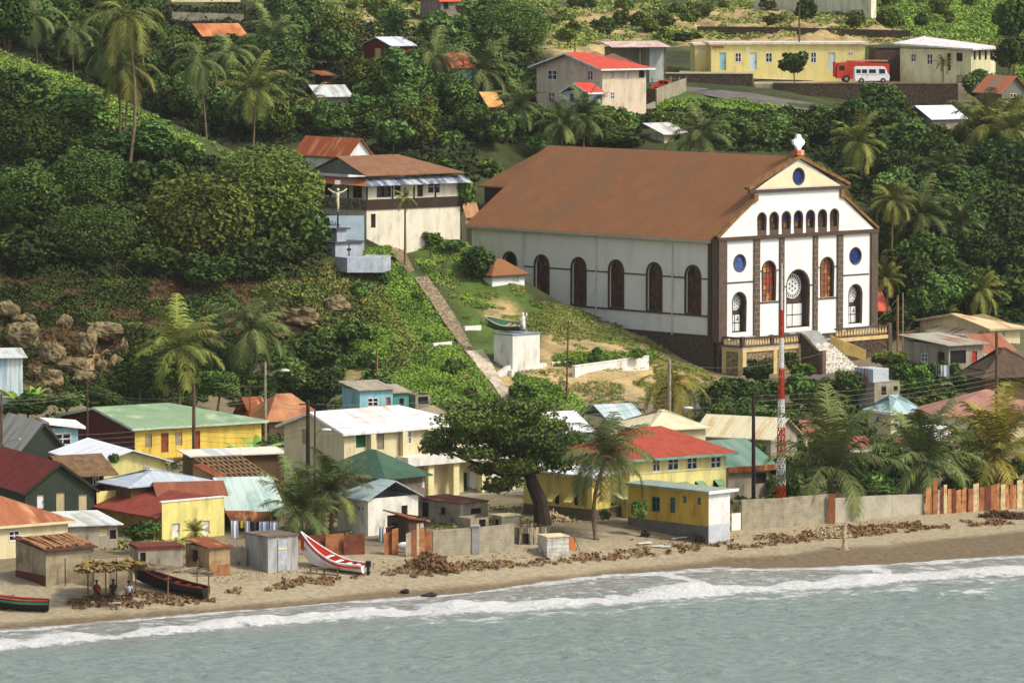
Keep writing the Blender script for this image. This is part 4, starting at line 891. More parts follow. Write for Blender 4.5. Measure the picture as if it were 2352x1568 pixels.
h.walls(BLOCK, ops=[('R', *QB('p', 480, 960, 530, 1045), 'o'), ('R', *QB('p', 600, 960, 642, 1010), 'o'), ('L', *QB('p', 210, 950, 255, 1100), 'd', paint('grey_blue_door', (90, 104, 116)))])
mb = MB(); q = h.on('L', *Q('p', 300, 785)); mb.box(.1, 2.0, .3, h.D - .2, h.h, q[1]); mb.build('upper_storey', sheet('patched_white_blue_sheet', (190, 198, 204), (150, 110, 90), ax=1, lo=.52, hi=.6), h.e); h.roof(CONC, 'flat', ov=.0, th=.1)
h = HS('red_roof_cottage', 'coral red roof showing just right of the church', 'house', 2003, 712, 522, 20, '6', 2040); h.walls(LCR); h.roof(mat('coral_roof', (226, 110, 80), (200, 90, 66)), 'hx', rise=2.0, ov=.3)
h = HS('red_roof_cottage', 'sliver of red roof at the right picture edge above the broad gabled house', 'house', 2330, 684, 535, 20, '6', 2400); h.walls(LCR); h.roof(RED, 'hx', rise=1.0, ov=.4)
# --- left side
h = HS('long_yellow_house', 'long house with pale green roof, maroon gable and yellow front', 'house', 309, 982, 432, 33, 140, 600)
zr = h.rz(936, 0, h.D / 2) - h.h; dd_ = paint('brick_red_door', (150, 74, 52)); tf2 = paint('beige_board', (196, 176, 140))
h.walls(YEL, ops=[('R', *QB('h', 1775, 605, 1862, 775), 's', tf2), ('R', *QB('h', 1972, 595, 2065, 835), 'd', dd_), ('R', *QB('h', 2143, 580, 2232, 752), 's', tf2), ('R', *QB('j', 425, 570, 492, 830), 'd', dd_)])
mb = MB(); mb.prism([(-.03, 0, -.8), (-.03, h.D, -.8), (-.03, h.D, h.h), (-.03, h.D / 2, h.h + zr - .1), (-.03, 0, h.h)], (.06, 0, 0)); mb.build('gable_wall', MAR, h.e)
h.roof(GRNR, 'hx', r=5.5, rise=zr, ov=.45, fm=paint('pale_mint_fascia', (196, 214, 190)))
bx_ = h.on('R', *Q('h', 2050, 870)); mb = MB(); mb.box(bx_[0] - .2, bx_[0] + 3.6, -1.6, -1.5, -.9, .25); mb.box(bx_[0] - .2, bx_[0] + 3.6, -1.5, -.0, -1.0, -.85); mb.build('balcony_front', paint('brick_red_boards', (140, 62, 44)), h.e)
h = HS('rust_hip_house', 'house with tall rusty hipped roof and white ridge sheet', 'house', 618, 962, 448, 22, '6', 740)
h.walls(BRWN); h.roof(mat('orange_rust_roof', (196, 142, 98), (150, 92, 62), sc=.8, st=(.6, .6, .3), lo=.35, hi=.65), 'hx', l=1.7, r=1.9, rise=h.rz(904, 4, h.D / 2) - h.h, ov=.4)
h = HS('rust_roof_shed', 'small shed with torn rusty roof left of the rusty hipped roof', 'shed', 578, 952, 452, 30, '3', 612); h.walls(BRWN); h.roof(RUSTM, 'hx', rise=1.4, ov=.3)
h = HS('blue_house', 'light blue house with white slab roof at the left', 'house', *Q('h', 640, 540), 424, 30, 108, Q('h', 955, 560)[0])
h.walls(BLU, ops=[('R', *QB('h', 665, 600, 870, 740), 'w')]); h.roof(paint('white_slab', (238, 236, 228)), 'shed', hz=(h.h + .35, h.h, h.h + .2, h.h + .5), ov=.5, th=.22)
h = HS('steep_gable_house', 'steep gabled dark green house with grey metal roof at the left edge', 'house', 40, 1047, 411, 24, '9', 161)
h.walls(DKG, apexR=h.rz(972, h.W / 2, 0) - .1); h.roof(sheet('grey_sheet', (172, 174, 160), (140, 134, 110), ax=1), 'hy', rise=h.rz(971, h.W / 2, 0) - h.h, ov=.25, fm=paint('dark_board', (70, 60, 48)))
h = HS('rust_roof_shed', 'brown red roof at the far left edge behind the steep gable', 'shed', -20, 1010, 424, 24, '4', 24); h.walls(MAR); h.roof(RUSTM, 'hx', rise=1.6, ov=.3)
h = HS('white_roof_house', 'yellow gabled house under a broad white metal roof', 'house', *Q('h', 1180, 965), 400, 24, '10', 380)
h.walls(LYEL, ops=[('R', *QB('h', 1760, 1000, 1835, 1040), 'w')], apexR=h.rz(1036, h.W / 2, 0)); h.roof(sheet('bright_white_sheet', (238, 240, 244), (220, 222, 226), ax=1), 'hy', rise=h.rz(1034, h.W / 2, 0) - h.h, ov=.5)
h = HS('white_roof_shack', 'long dark shack with cream white lean-to roof left of the school', 'shack', 443, 1048, 413, 20, '3', 650)
h.walls(BRWN, ops=[('R', 468, 1062, 482, 1075, 'o'), ('R', 500, 1055, 512, 1075, 'd', paint('dull_red_door', (150, 50, 50)))]); h.roof(sheet('cream_white_sheet', (226, 222, 204), (190, 200, 206)), 'shed', hz=(h.h, h.h, h.h + .15, h.h + .15), ov=.4)
h = HS('green_house', 'dark green gabled house with deep red roof and louvred windows', 'house', 58, 1128, 386, 25, '13', 216)
h.walls(DKG, ops=[('R', *QB('h', 455, 1355, 545, 1520), 'd', WHITEP), ('R', *QB('h', 690, 1325, 800, 1560), 's', LCR), ('R', *QB('h', 965, 1350, 1075, 1550), 's', LCR)], apexR=h.rz(1064, h.W / 2, 0) - .1)
h.roof(DRED, 'hy', rise=h.rz(1063, h.W / 2, 0) - h.h, ov=.3, fm=paint('dark_board', (60, 50, 40)))
h = HS('wooden_upper_house', 'dark wooden house with brown tiled roof and open windows behind the green house', 'house', 168, 1083, 391, 28, '5', 238)
h.walls(paint('dark_boards', (66, 50, 38)), ops=[('R', *QB('h', 915, 1080, 985, 1200), 'w'), ('R', *QB('h', 1135, 1060, 1210, 1220), 'w')]); h.roof(mat('brown_tile', (128, 100, 70), (96, 74, 52), sc=2, lines=((0, .4, .2, .3),)), 'hx', rise=1.0, ov=.9)
h = HS('grey_roof_house', 'house with broad blue grey metal hipped roof', 'house', 300, 1113, 388, 36, 238, 478); h.walls(BRWN); h.roof(sheet('blue_grey_sheet', (172, 184, 194), (200, 204, 204)), 'hx', l=3.5, r=4.5, rise=h.rz(1077, 4, h.D / 2) - h.h, ov=.5)
h = HS('rust_roof_house', 'low house with rust red corrugated roof and cream ridge end', 'house', 368, 1136, 387, 14, '3.2', 512); h.walls(BRWN); h.roof(mat('rust_red_roof', (150, 92, 64), (124, 70, 48), sc=.9, st=(1.3, .2, .3), lines=((0, .8, .06, .3),)), 'hx', rise=.75, ov=.35)
h = HS('gutted_house', 'house whose roof is bare brown rafters and battens', 'ruin', 545, 1119, 394, 22, '7', 652)
h.walls(BRWN); mb = MB(); mb.box(.3, h.W - .3, .3, h.D - .3, .02, .1); mb.build('floor_inside', DARK, h.e)  # floor blackened to stand for the unlit interior
zf_, zb_ = h.h, h.rz(1050, 2, 7); mb = MB()
for i in range(10): x = h.W * i / 9; mb.bar((x - .8 * 0, 0, zf_), (x - 1.2, h.D, zb_), .14)
for i in range(8): t = i / 7; mb.bar((-1.2 * t, h.D * t, zf_ + (zb_ - zf_) * t + .12), (h.W - 1.2 * t, h.D * t, zf_ + (zb_ - zf_) * t + .12), .16 if i % 3 else .3, .1)
mb.build('rafters', mat('old_rafters', (150, 124, 92), (110, 84, 58), sc=2), h.e); mb = MB(); mb.prism([(-.6, 0, zf_ + .1), (.4, 0, zf_ + .2), (-1.0, h.D * .8, zb_ - .3), (-1.8, h.D * .8, zb_ - .4)], (0, 0, .1)); mb.build('leaning_sheet', RUSTM, h.e)
h = HS('rust_shelter', 'pale metal roofed shelter between the yellow house and the twin palms', 'shelter', 532, 1172, 388, 12, '6', 640)
h.walls(BRWN); h.roof(sheet('pale_mint_sheet', (196, 212, 202), (160, 186, 176)), 'shed', hz=(h.h, h.h, h.h + 1.7, h.h + 1.7), ov=.5); mb = MB(); mb.prism([(-.6, -.3, h.h), (h.W * .8, -.4, h.h - .1), (h.W * .8, -1.8, h.h - .75), (-.4, -1.8, h.h - .6)], (0, 0, .06)); mb.build('rusty_awning', RUSTM, h.e)
# yellow house with red lean-to roof and parapet
h = HS('yellow_parapet_house', 'pale yellow house with red sloping roof near the beach', 'house', 372, 1183, 381, 36, 222, 515)
zt0 = h.on('R', 372, 1154)[1]; zt1 = h.on('R', 515, 1141)[1]; zb0 = h.on('L', *Q('i', 1650, 235))[1]; dl = h.D
h.walls(paint('parapet_yellow', (240, 226, 140)), ops=[('R', *QB('i', 1810, 318, 1885, 460), 'd', WHITEP), ('R', *QB('i', 2125, 288, 2200, 432), 'd', WHITEP)], topR=[(h.W, zt1), (0, zt0)], topL=[(h.D, h.h - .1), (0, h.h - .1)], top=h.h + 5)
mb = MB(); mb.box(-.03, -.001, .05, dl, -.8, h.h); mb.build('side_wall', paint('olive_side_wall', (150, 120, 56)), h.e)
mb = MB(); mb.prism([(-.5, .2, h.h - .25), (h.W * .72, .2, h.h + 1.15), (h.W * .72, dl, h.h + 1.15), (-.5, dl, h.h - .25)], (0, 0, .1)); mb.build('roof', mat('red_lean_roof', (148, 68, 52), (128, 54, 42), sc=1), h.e)
mb = MB(); mb.prism([(-.1, -.06, zt0), (h.W, -.06, zt1), (h.W, .2, zt1), (-.1, .2, zt0)], (0, 0, .12)); mb.build('coping', WHITEP, h.e)
# far left rusty hipped roof
h = HS('rusty_roof_house', 'house with orange rust corrugated hipped roof in the lower left corner', 'house', -120, 1212, 366, 36, -250, 156)
h.walls(LCR, ops=[('R', 20, 1218, 45, 1240, 'w')]); h.roof(mat('orange_rust_sheet', (176, 112, 76), (142, 82, 56), sc=.8, st=(1.3, .25, .3), lo=.35, hi=.6, c3=(206, 160, 116), sc3=.9, lines=((0, .8, .06, .3),)), 'hx', l=4.5, r=4.8, rise=h.rz(1128, 5, h.D / 2) - h.h, ov=.4, fm=LCR)
h = HS('grey_lean_house', 'low grey house with pale tin lean-to roof behind the ruined tile hut', 'house', 158, 1207, 374, 30, '4', 270)
h.walls(GRYW, ops=[('R', *QB('i', 1040, 375, 1140, 450), 's', LCR), ('R', *QB('i', 1150, 385, 1240, 480), 'o')]); h.roof(sheet('pale_tin', (206, 210, 206), (170, 170, 160)), 'shed', hz=(h.h, h.h - .1, h.h + .4, h.h + .5), ov=.35)
h = HS('tile_hut', 'grey block hut with broken brown tile roof and dark red dado', 'hut', 105, 1264, 357, 36, 36, 215)
zb_ = h.on('L', 45, 1238)[1]
h.walls(mat('rendered_block', (168, 154, 126), (124, 108, 84), sc=.9, lo=.4, hi=.65), topL=[(h.D, zb_), (0, h.h)], ops=[]); mb = MB(); mb.box(-.03, -.001, .02, h.D, -.8, h.on('L', *Q('i', 300, 830))[1]); mb.build('red_dado', paint('dark_red_dado', (104, 50, 36)), h.e)
mb = MB(); mb.prism([(-.25, -.3, h.h - .05), (h.W + .2, -.3, h.h - .05), (h.W + .2, h.D, zb_), (-.25, h.D, zb_)], (0, 0, .1)); rf = mb.build('roof', mat('dark_under_roof', (96, 66, 44), (60, 42, 30), sc=2), h.e)
mb = MB(); rr = random.Random(3)
for i in range(16): x = -.1 + (h.W + .2) * i / 15; y0 = rr.uniform(-.2, .6); mb.bar((x, y0, h.h + .15 + (zb_ - h.h) * y0 / h.D), (x + rr.uniform(-.4, .4), h.D * rr.uniform(.6, 1), h.h + .2 + (zb_ - h.h) * .85), rr.uniform(.12, .28), .1)
mb.build('tile_rows', mat('broken_tiles', (176, 128, 86), (120, 76, 50), sc=2.5), rf)
# ruins and huts between the school and the beach
h = HS('roofless_ruin', 'roofless grey concrete shell with two window holes below the school porch', 'ruin', 1057, 1157, 389, 44, 960, 1120)
h.walls(CONC, ops=[('L', *QB('l', 835, 1155, 905, 1300), 'o'), ('L', *QB('l', 1020, 1205, 1070, 1275), 'o'), ('R', *QB('l', 1320, 1212, 1425, 1268), 'o')]); h.roof(RUSTM, 'shed', hz=(h.h - .02, h.h - .02, h.h + .1, h.h + .1), ov=.1, th=.08)
h = HS('tin_hut', 'small dark hut with sloping rusty roof beside the white house', 'hut', 938, 1190, 379, 40, 889, 978); h.walls(paint('sooty_boards', (84, 66, 50)), ops=[('L', 900, 1200, 915, 1245, 'o'), ('R', 965, 1200, 972, 1212, 'w')]); h.roof(RUSTM, 'shed', hz=(h.h, h.h - .3, h.h - .1, h.h + .3), ov=.25)
h = HS('low_block_hut', 'knee-high grey block hut with pale roof slab beside the beach wall', 'hut', 1152, 1186, 385, 38, 1128, 1193); h.walls(BLOCK, ops=[('L', 1135, 1192, 1145, 1210, 'o')]); h.roof(LCR, 'flat', ov=.08)
h = HS('low_block_hut', 'roofless grey block cell with a cream door behind the beach wall', 'hut', 1080, 1190, 384, 38, 1050, 1122); h.walls(BLOCK, ops=[('R', 1100, 1192, 1115, 1212, 'o')])
h = HS('corrugated_shed', 'grey corrugated iron shed standing on the sand', 'shed', *Q('k', 465, 1015), 366, 34, Q('k', 225, 1100)[0], Q('k', 785, 1100)[0])
ZN = mat('zinc_sheet', (190, 192, 194), (140, 134, 124), sc=.9, st=(1.6, 1.6, .3), lo=.4, hi=.65, rough=.45, lines=((0, .5, .08, .4),))
h.walls(ZN); h.roof(mat('brown_grey_top', (126, 108, 90), (96, 82, 68)), 'flat', ov=.12, th=.08); x0, x1, z0, z1 = h.rect('R', *QB('k', 570, 1035, 665, 1355)); mb = MB(); mb.box(x0, x1, -.06, -.01, 0, z1); dr = mb.build('door', mat('bright_zinc', (190, 194, 200), (150, 150, 150)), h.e); mb = MB(); mb.box(x0, x1, -.1, -.06, h.h * .62, h.h * .68); mb.build('door_brace', LCR, dr)
h = HS('kiosk', 'small board kiosk with rusty roof between the yellow house and corrugated shed', 'kiosk', 480, 1258, 363, 34, 426, 528); h.walls(mat('patched_boards', (176, 150, 112), (120, 96, 70), sc=1.2), ops=[('L', 440, 1262, 455, 1290, 'o')]); h.roof(RUSTM, 'shed', hz=(h.h, h.h, h.h + .25, h.h + .3), ov=.2); mb = MB(); mb.box(.02, h.W, -.03, -.001, -.4, h.h * .4); mb.build('orange_panel', paint('orange_panel', (168, 118, 76)), h.e)
h = HS('fishing_hut', 'low fishing hut with red lintel and junk on its roof left of the kiosk', 'hut', 318, 1262, 362, 18, '2.5', 420); h.walls(GRYW, ops=[('R', 322, 1268, 335, 1290, 'o')]); h.roof(paint('dull_red_lintel', (112, 50, 42)), 'flat', ov=.1, th=.22)
h = HS('leaning_shack', 'leaning shack of white planks and poles at the end of the beach wall', 'shack', 1192, 1212, 380, 25, '2.4', 1262); h.walls(mat('plank_wall', (190, 176, 150), (96, 80, 62), sc=1.6, st=(3, 3, .3), lo=.4, hi=.5), ops=[('R', 1200, 1225, 1215, 1250, 'o')])
h = HS('white_crate_stall', 'whitewashed plank stall on the sand left of the leaning beach palm', 'stall', 1256, 1234, 377, 22, '1.8', 1306); h.walls(mat('white_planks', (220, 216, 206), (150, 140, 124), sc=1.5, lines=((2, .3, .15, .5),))); h.roof(LCR, 'flat', ov=.05)
h = HS('blue_hut', 'small turquoise hut with yellow bush in front, behind the school roof', 'hut', *Q('f', 940, 1072), 457, 26, '4', Q('f', 1240, 1060)[0]); h.walls(paint('turquoise_paint', (150, 200, 210)), ops=[('R', *QB('f', 1010, 1140, 1110, 1215), 'w'), ('R', *QB('f', 1180, 1135, 1220, 1205), 'd', paint('faded_red_door', (170, 90, 84)))]); h.roof(GRYW, 'shed', hz=(h.h, h.h, h.h + .4, h.h + .4), ov=.3)
h = HS('teal_hut', 'narrow teal shack next to the small turquoise hut', 'hut', *Q('f', 1245, 1095), 459, 26, '3', Q('f', 1385, 1095)[0]); h.walls(TEAL, ops=[('R', *QB('f', 1300, 1145, 1340, 1210), 'o')]); h.roof(GRYW, 'shed', hz=(h.h, h.h, h.h + .4, h.h + .4), ov=.25)
h = HS('open_frame_hut', 'unfinished grey concrete frame with one opening above the school roof', 'hut', *Q('f', 1445, 1115), 461, 26, '2.5', Q('f', 1580, 1115)[0]); h.walls(CONC, ops=[('R', *QB('f', 1470, 1130, 1560, 1195), 'o')])
h = HS('white_shack', 'white and pale blue plank shack at the left edge below the boulders', 'shack', -30, 822, 446, 12, '4', *[Q('g', 205, 650)[0]]); h.walls(mat('white_blue_planks', (226, 232, 230), (160, 190, 210), sc=1, st=(2, 1, .1), lo=.45, hi=.55), ops=[]); h.roof(sheet('pale_tin', (206, 210, 206), (170, 170, 160)), 'shed', hz=(h.h, h.h, h.h + .4, h.h + .4), ov=.4)
h = HS('white_roof_shed', 'white metal roofed shed behind the spreading beach tree', 'shed', 1282, 990, 425, 30, '6', 1352); h.walls(TEAL); h.roof(sheet('bright_white_sheet', (238, 240, 244), (220, 222, 226)), 'hx', rise=1.3, ov=.4)
h = HS('white_roof_shed', 'small pale roof seen behind the crown of the beach palm', 'shed', 1400, 962, 440, 25, '5', 1470); h.walls(LCR); h.roof(sheet('pale_blue_sheet', (196, 206, 206), (150, 180, 178)), 'hx', rise=1.0, ov=.4)
h = HS('pale_roof_house', 'pale cream roof peeping over the brick red hipped roof', 'house', 1490, 985, 418, 25, '6', 1620); h.walls(LCR); h.roof(mat('cream_roof', (226, 214, 180), (206, 190, 150)), 'hx', l=3, r=3, rise=1.2, ov=.4)
# ---------------------------------------------------------------- buildings on the hills
h = HS('parish_house', 'old two storey parish house with brown roof and timber balcony beside the church', 'house', *Q('e', 1002, 640), 508, 38, 717, Q('e', 1850, 640)[0])
bal = h.on('R', *Q('e', 1300, 730))[1]; balt = h.on('R', *Q('e', 1300, 640))[1]; zea = h.on('R', *Q('e', 1100, 510))[1]; zbe = h.on('R', *Q('e', 1100, 425))[1]
PW = paint('parish_white', (238, 228, 206), (206, 196, 172)); DB = paint('dark_boards', (64, 50, 42), (48, 38, 32))
h.walls(PW, top=bal, ops=[('R', *QB('e', 1042, 780, 1085, 905), 'o')])
mb = MB(); mb.box(-.12, h.W + .05, -.12, -.001, bal - .02, balt); mb.build('balcony_boards', DB, h.e)
mb = MB(); mb.box(-.12, -.001, .0, h.D, bal - .02, balt); mb.build('balcony_lattice', mat('pale_lattice', (170, 160, 124), (90, 80, 62), sc=4, lo=.45, hi=.55), h.e)
# recessed upper storey
u2 = House('u', None, None, *Q('e', 1002, 640), 508, 38, 717, Q('e', 1850, 640)[0]); bpy.data.objects.remove(u2.e); u2.e = h.e; u2.zg = h.zg
ops = [('R', *QB('e', 1095, 505, 1220, 620), 'w', DB), ('R', *QB('e', 1255, 495, 1315, 615), 'o'), ('R', *QB('e', 1462, 485, 1515, 625), 'd', DB), ('R', *QB('e', 1555, 465, 1672, 590), 'w', WHITEP), ('L', *QB('e', 880, 512, 960, 628), 'w', DB), ('L', *QB('e', 515, 495, 605, 605), 'o'), ('L', *QB('e', 612, 495, 690, 610), 'o')]
u2.walls(PW, top=zea + .25, ops=ops, bury=-balt, name='upper_wall')
for x in (0.0, h.W * .27, h.W * .5, h.W * .73, h.W - .15): mb = MB(); mb.box(x - .06, x + .1, -.1, -.01, balt, zea); mb.build('veranda_post', DB, h.e)
for y in (h.D * .33, h.D * .66, h.D - .1): mb = MB(); mb.box(-.1, -.01, y - .06, y + .06, balt, zea); mb.build('veranda_post', DB, h.e)
mb = MB(); mb.prism([(-.9, -1.0, zea - .15), (h.W + .8, -1.0, zea - .15), (h.W + .8, .6, zea + .5), (.3, .6, zea + .5)], (0, 0, .06)); mb.build('veranda_roof', mat('weathered_blue_sheet', (186, 192, 200), (84, 88, 108), sc=1.1, st=(1, .4, .3), lo=.42, hi=.56, lines=((0, .8, .1, .3),)), h.e)
mb = MB(); mb.prism([(-1.0, -1.0, zea - .15), (-1.0, h.D + .5, zea - .05), (.5, h.D + .5, zea + .5), (.5, .5, zea + .5)], (0, 0, .06)); mb.build('side_awning', sheet('orange_sheet', (196, 110, 62), (170, 150, 130), ax=1), h.e)
zt_ = h.rz(361, 0, h.D / 2); h.roof(mat('brown_house_roof', (140, 100, 72), (120, 84, 60), sc=1, fine=.2), 'hx', r=4.5, rise=zt_ - zbe, h=zbe, ov=.35)
mb = MB(); mb.prism([(-.1, .1, zbe - .05), (-.1, h.D - .1, zbe - .05), (-.1, h.D / 2, zt_ - .15)], (.1, 0, 0)); mb.build('grey_gable', paint('grey_gable', (130, 130, 120)), h.e)
h = HS('white_gable_house', 'house with rust red roof and bright white gable behind the parish house', 'house', *Q('e', 835, 245), 540, 40, 680, Q('e', 1040, 240)[0]); 
h.walls(WHITEP, apexR=h.rz(321, h.W / 2, 0)); h.roof(mat('rust_patched_roof', (166, 84, 50), (206, 140, 90), sc=.8, st=(.3, 1.2, .3), lo=.5, hi=.65), 'hy', rise=h.rz(320, h.W / 2, 0) - h.h, ov=.35)
h = HS('dark_red_house', 'dark red wooden house with tin roof high among the trees', 'house', *Q('s', 1230, 415), 620, 32, 836, 948); zr = h.rz(87, 0, h.D / 2) - h.h
h.walls(paint('dark_red_boards', (132, 44, 34)), ops=[('L', *QB('s', 1070, 440, 1132, 560), 's', LYEL), ('R', *QB('s', 1240, 425, 1275, 505), 'w', LYEL), ('R', *QB('s', 1300, 450, 1330, 490), 'w')], apexL=h.h + zr); h.roof(sheet('tin_white', (214, 222, 232), (170, 176, 184)), 'hx', rise=zr, ov=.4)
h = HS('rust_roof_house', 'house with orange rusted roof high on the left, under the grey long house', 'house', 470, 82, 655, 20, '8', 560); h.walls(BRWN); h.roof(mat('orange_rust_roof', (206, 140, 84), (170, 92, 54), sc=.8, st=(.9, .4, .3), lo=.4, hi=.6), 'hx', rise=1.4, ov=.5)
h = HS('grey_long_house', 'long grey house with three dark openings at the top edge, left', 'house', 400, 6, 712, 18, '8', 542); h.walls(GRYW, ops=[('R', 404, 6, 440, 22, 'o'), ('R', 452, 6, 488, 22, 'o'), ('R', 500, 6, 532, 22, 'o')]); h.roof(LCR, 'flat', ov=.5, th=.3)
h = HS('stone_house', 'grey stone house with orange roof edge at the top edge, centre', 'house', 1012, 2, 700, 30, 965, 1060); h.walls(mat('grey_stone_wall', (150, 138, 124), (110, 98, 88), sc=1.6), ops=[('R', 1018, 5, 1030, 22, 'o')]); h.roof(mat('orange_red_roof', (206, 96, 66), (186, 80, 52)), 'hx', rise=1.5, ov=.4)
h = HS('outhouse', 'tiny outhouse with rusty sheet roof among the trees above the parish house', 'outhouse', 741, 173, 600, 30, '2', 760); h.walls(MAR); h.roof(RUSTM, 'shed', hz=(h.h, h.h, h.h + .3, h.h + .3), ov=.5)
h = HS('tin_roof_house', 'low house with long pale tin roof among the trees above the parish house', 'house', 735, 221, 585, 16, 700, 800); h.walls(GRYW); h.roof(sheet('pale_tin', (206, 210, 206), (170, 170, 160)), 'hx', rise=1.1, ov=.5)
h = HS('red_roof_cottage', 'cottage with pinkish red roof between two palms behind the church ridge', 'house', 1040, 152, 602, 30, '5', 1082); h.walls(TEAL, ops=[('R', 1052, 158, 1062, 172, 'o')]); h.roof(mat('coral_roof', (206, 90, 70), (180, 70, 56)), 'hx', rise=1.4, ov=.5)
h = HS('block_hut', 'small grey hut with faded red roof left of the red roofed villa', 'hut', 1003, 290, 566, 25, '2.5', 1030); h.walls(GRYW); h.roof(mat('faded_red', (186, 90, 70), (150, 80, 60)), 'flat', ov=.2)
h = HS('rusty_lean_to', 'scrap sheet lean-to with bright orange brown sheets by the red roofed villa', 'shack', 1124, 244, 574, 20, '2.5', 1152); h.walls(BRWN); h.roof(mat('orange_sheet2', (216, 170, 100), (180, 120, 70), sc=1), 'shed', hz=(h.h, h.h, h.h + 1.3, h.h + 1.3), ov=.3)
# red roofed villa
h = HS('red_villa', 'two storey tan villa with bright red hipped roof on the hill', 'house', *Q('t', 818, 618), 578, 36, *[Q('t', x, 640)[0] for x in (222, 1215)]); LCRV = paint('peach_wall', (228, 208, 180))
zr = h.rz(123, 0, h.D / 2) - h.h; TANW = paint('tan_wall', (206, 182, 150), (186, 160, 130))
h.walls(LCRV, ops=[('L', *QB('t', 320, 640, 405, 722), 'w'), ('L', *QB('t', 528, 642, 556, 685), 'w'), ('L', *QB('t', 680, 645, 733, 730), 'w'), ('L', *QB('t', 328, 838, 385, 930), 'w'), ('R', *QB('t', 893, 645, 925, 720), 'w'), ('R', *QB('t', 1020, 640, 1055, 720), 's'), ('R', *QB('t', 1150, 612, 1200, 708), 'o'), ('R', *QB('t', 890, 835, 930, 900), 'w')], apexL=h.h + zr - .1)
h.roof(mat('bright_red_roof', (200, 80, 60), (184, 68, 50), sc=1.2, fine=.15), 'hx', r=4.2, rise=zr, ov=.75, fm=WHITEP)
p = HS('villa_porch', 'small white porch with red roof on the downhill side of the villa', 'porch', *Q('t', 690, 835), 574, 36, Q('t', 470, 830)[0], Q('t', 800, 830)[0]); p.walls(paint('pale_blue_white', (214, 222, 226)), ops=[('L', *QB('t', 520, 850, 560, 930), 'o')]); p.roof(mat('bright_red_roof', (206, 74, 52), (186, 64, 46)), 'hx', rise=.9, ov=.4, fm=WHITEP)
h = HS('carport', 'open carport with rusty pink tin roof behind the villa', 'carport', *Q('t', 920, 430), 615, 14, '5', Q('t', 1400, 410)[0])
for x in (.2, h.W * .5, h.W - .2): mb = MB(); mb.box(x - .08, x + .08, 0, .15, -.5, h.h); mb.build('post', WOODG, h.e)
mb = MB(); mb.box(h.W * .72, h.W - .1, 1.0, 4.5, -.5, h.h); mb.build('store_room', paint('pale_blue_grey', (190, 196, 190)), h.e); mb = MB(); mb.box(0, h.W * .7, 4.0, 4.3, -.5, h.h); mb.build('back_wall', GRYW, h.e); h.roof(mat('pink_tin', (214, 196, 190), (180, 120, 104), sc=1), 'shed', hz=(h.h, h.h, h.h + .5, h.h + .5), ov=.4)
# long yellow school on the road
h = HS('long_yellow_building', 'long single storey yellow building with pale blue doors by the upper road', 'building', 1633, 103, 632, 4, '7', 1986)
bd = paint('pale_blue_door', (150, 196, 204)); wd = paint('blue_white_door', (206, 224, 228))
h.walls(paint('butter_yellow', (236, 222, 146), (216, 200, 126)), ops=[('R', *QB('t', 1880, 480, 1940, 640), 'd', bd), ('R', *QB('t', 2022, 482, 2078, 562), 'w'), ('R', *QB('t', 2155, 480, 2218, 638), 'd', wd), ('R', 1758, 122, 1773, 143, 'w'), ('R', 1828, 122, 1842, 143, 'w'), ('R', *QB('u', 385, 476, 436, 570), 'w'), ('R', *QB('u', 545, 480, 608, 640), 'd', wd), ('R', *QB('u', 722, 474, 770, 502), 'w')])
h.roof(paint('white_slab_roof', (226, 218, 196)), 'flat', ov=.35, th=.28)
x0, x1, z0, z1 = h.rect('R', *QB('t', 1815, 418, 1918, 447)); mb = MB(); mb.box(x0, x1, -.06, -.01, z0, z1); sg = mb.build('sign_board', paint('cream_sign', (226, 210, 140)), h.e)
mb = MB(); n_ = 7
for i in range(n_): xa = x0 + (x1 - x0) * (i + .1) / n_; mb.box(xa, xa + (x1 - x0) / n_ * .75, -.08, -.06, z0 + .05 + (i % 2) * .06, z1 - .05)
mb.build('painted_letters', mat('red_green_paint', (196, 60, 50), (60, 130, 70), sc=.8, lo=.48, hi=.52), sg)
x0, x1, z0, z1 = h.rect('R', *QB('t', 2120, 425, 2150, 465)); mb = MB(); mb.box(x0, x1, -.05, -.01, z0, z1); mb.build('notice_board', WHITEP, h.e)
w_ = HS('yellow_wing', 'recessed left wing of the long yellow building', 'building', 1596, 105, 634, 4, '6', 1632); w_.walls(paint('butter_yellow', (226, 208, 136), (206, 190, 116)), ops=[('R', *QB('t', 1700, 455, 1760, 500), 's')]); w_.roof(paint('white_slab_roof', (226, 218, 196)), 'flat', ov=.25, th=.25)
h = HS('white_block_house', 'white and bare block house with white sloping roof at the upper right', 'house', *Q('u', 1840, 455), 622, 52, *[Q('u', x, 480)[0] for x in (1197, 2062)])
h.walls(paint('pale_yellow_white', (232, 226, 180)), ops=[('L', *QB('u', 1292, 490, 1340, 560), 'w'), ('L', *QB('u', 1438, 492, 1492, 585), 'w'), ('L', *QB('u', 1618, 485, 1655, 640), 'o'), ('L', *QB('u', 1705, 482, 1762, 560), 'o')] + [('R', *QB('u', x, 460, x + 22, 545), 'o') for x in (1862, 1908, 1962, 2012)])
x0, x1, z0, z1 = h.rect('L', *QB('u', 1590, 500, 1700, 560)); mb = MB()
for a_, b_, zc0, zc1 in ((.02, h.on('L', *Q('u', 1705, 520))[0], 0, h.h), ): mb.box(-.02, -.001, a_, b_ - .05, -.5, h.h * .45)
mb.build('bare_block_patch', BLOCK, h.e); h.roof(paint('white_lilac_roof', (228, 220, 218)), 'shed', hz=(h.h, h.h + .1, h.h + 1.1, h.h + .55), ov=.7, th=.2)
h = HS('stone_link', 'low rubble stone shed between the long yellow building and the white block house', 'shed', 2010, 112, 632, 8, '4', 2066); h.walls(STONE); h.roof(DARK, 'flat', ov=.1)
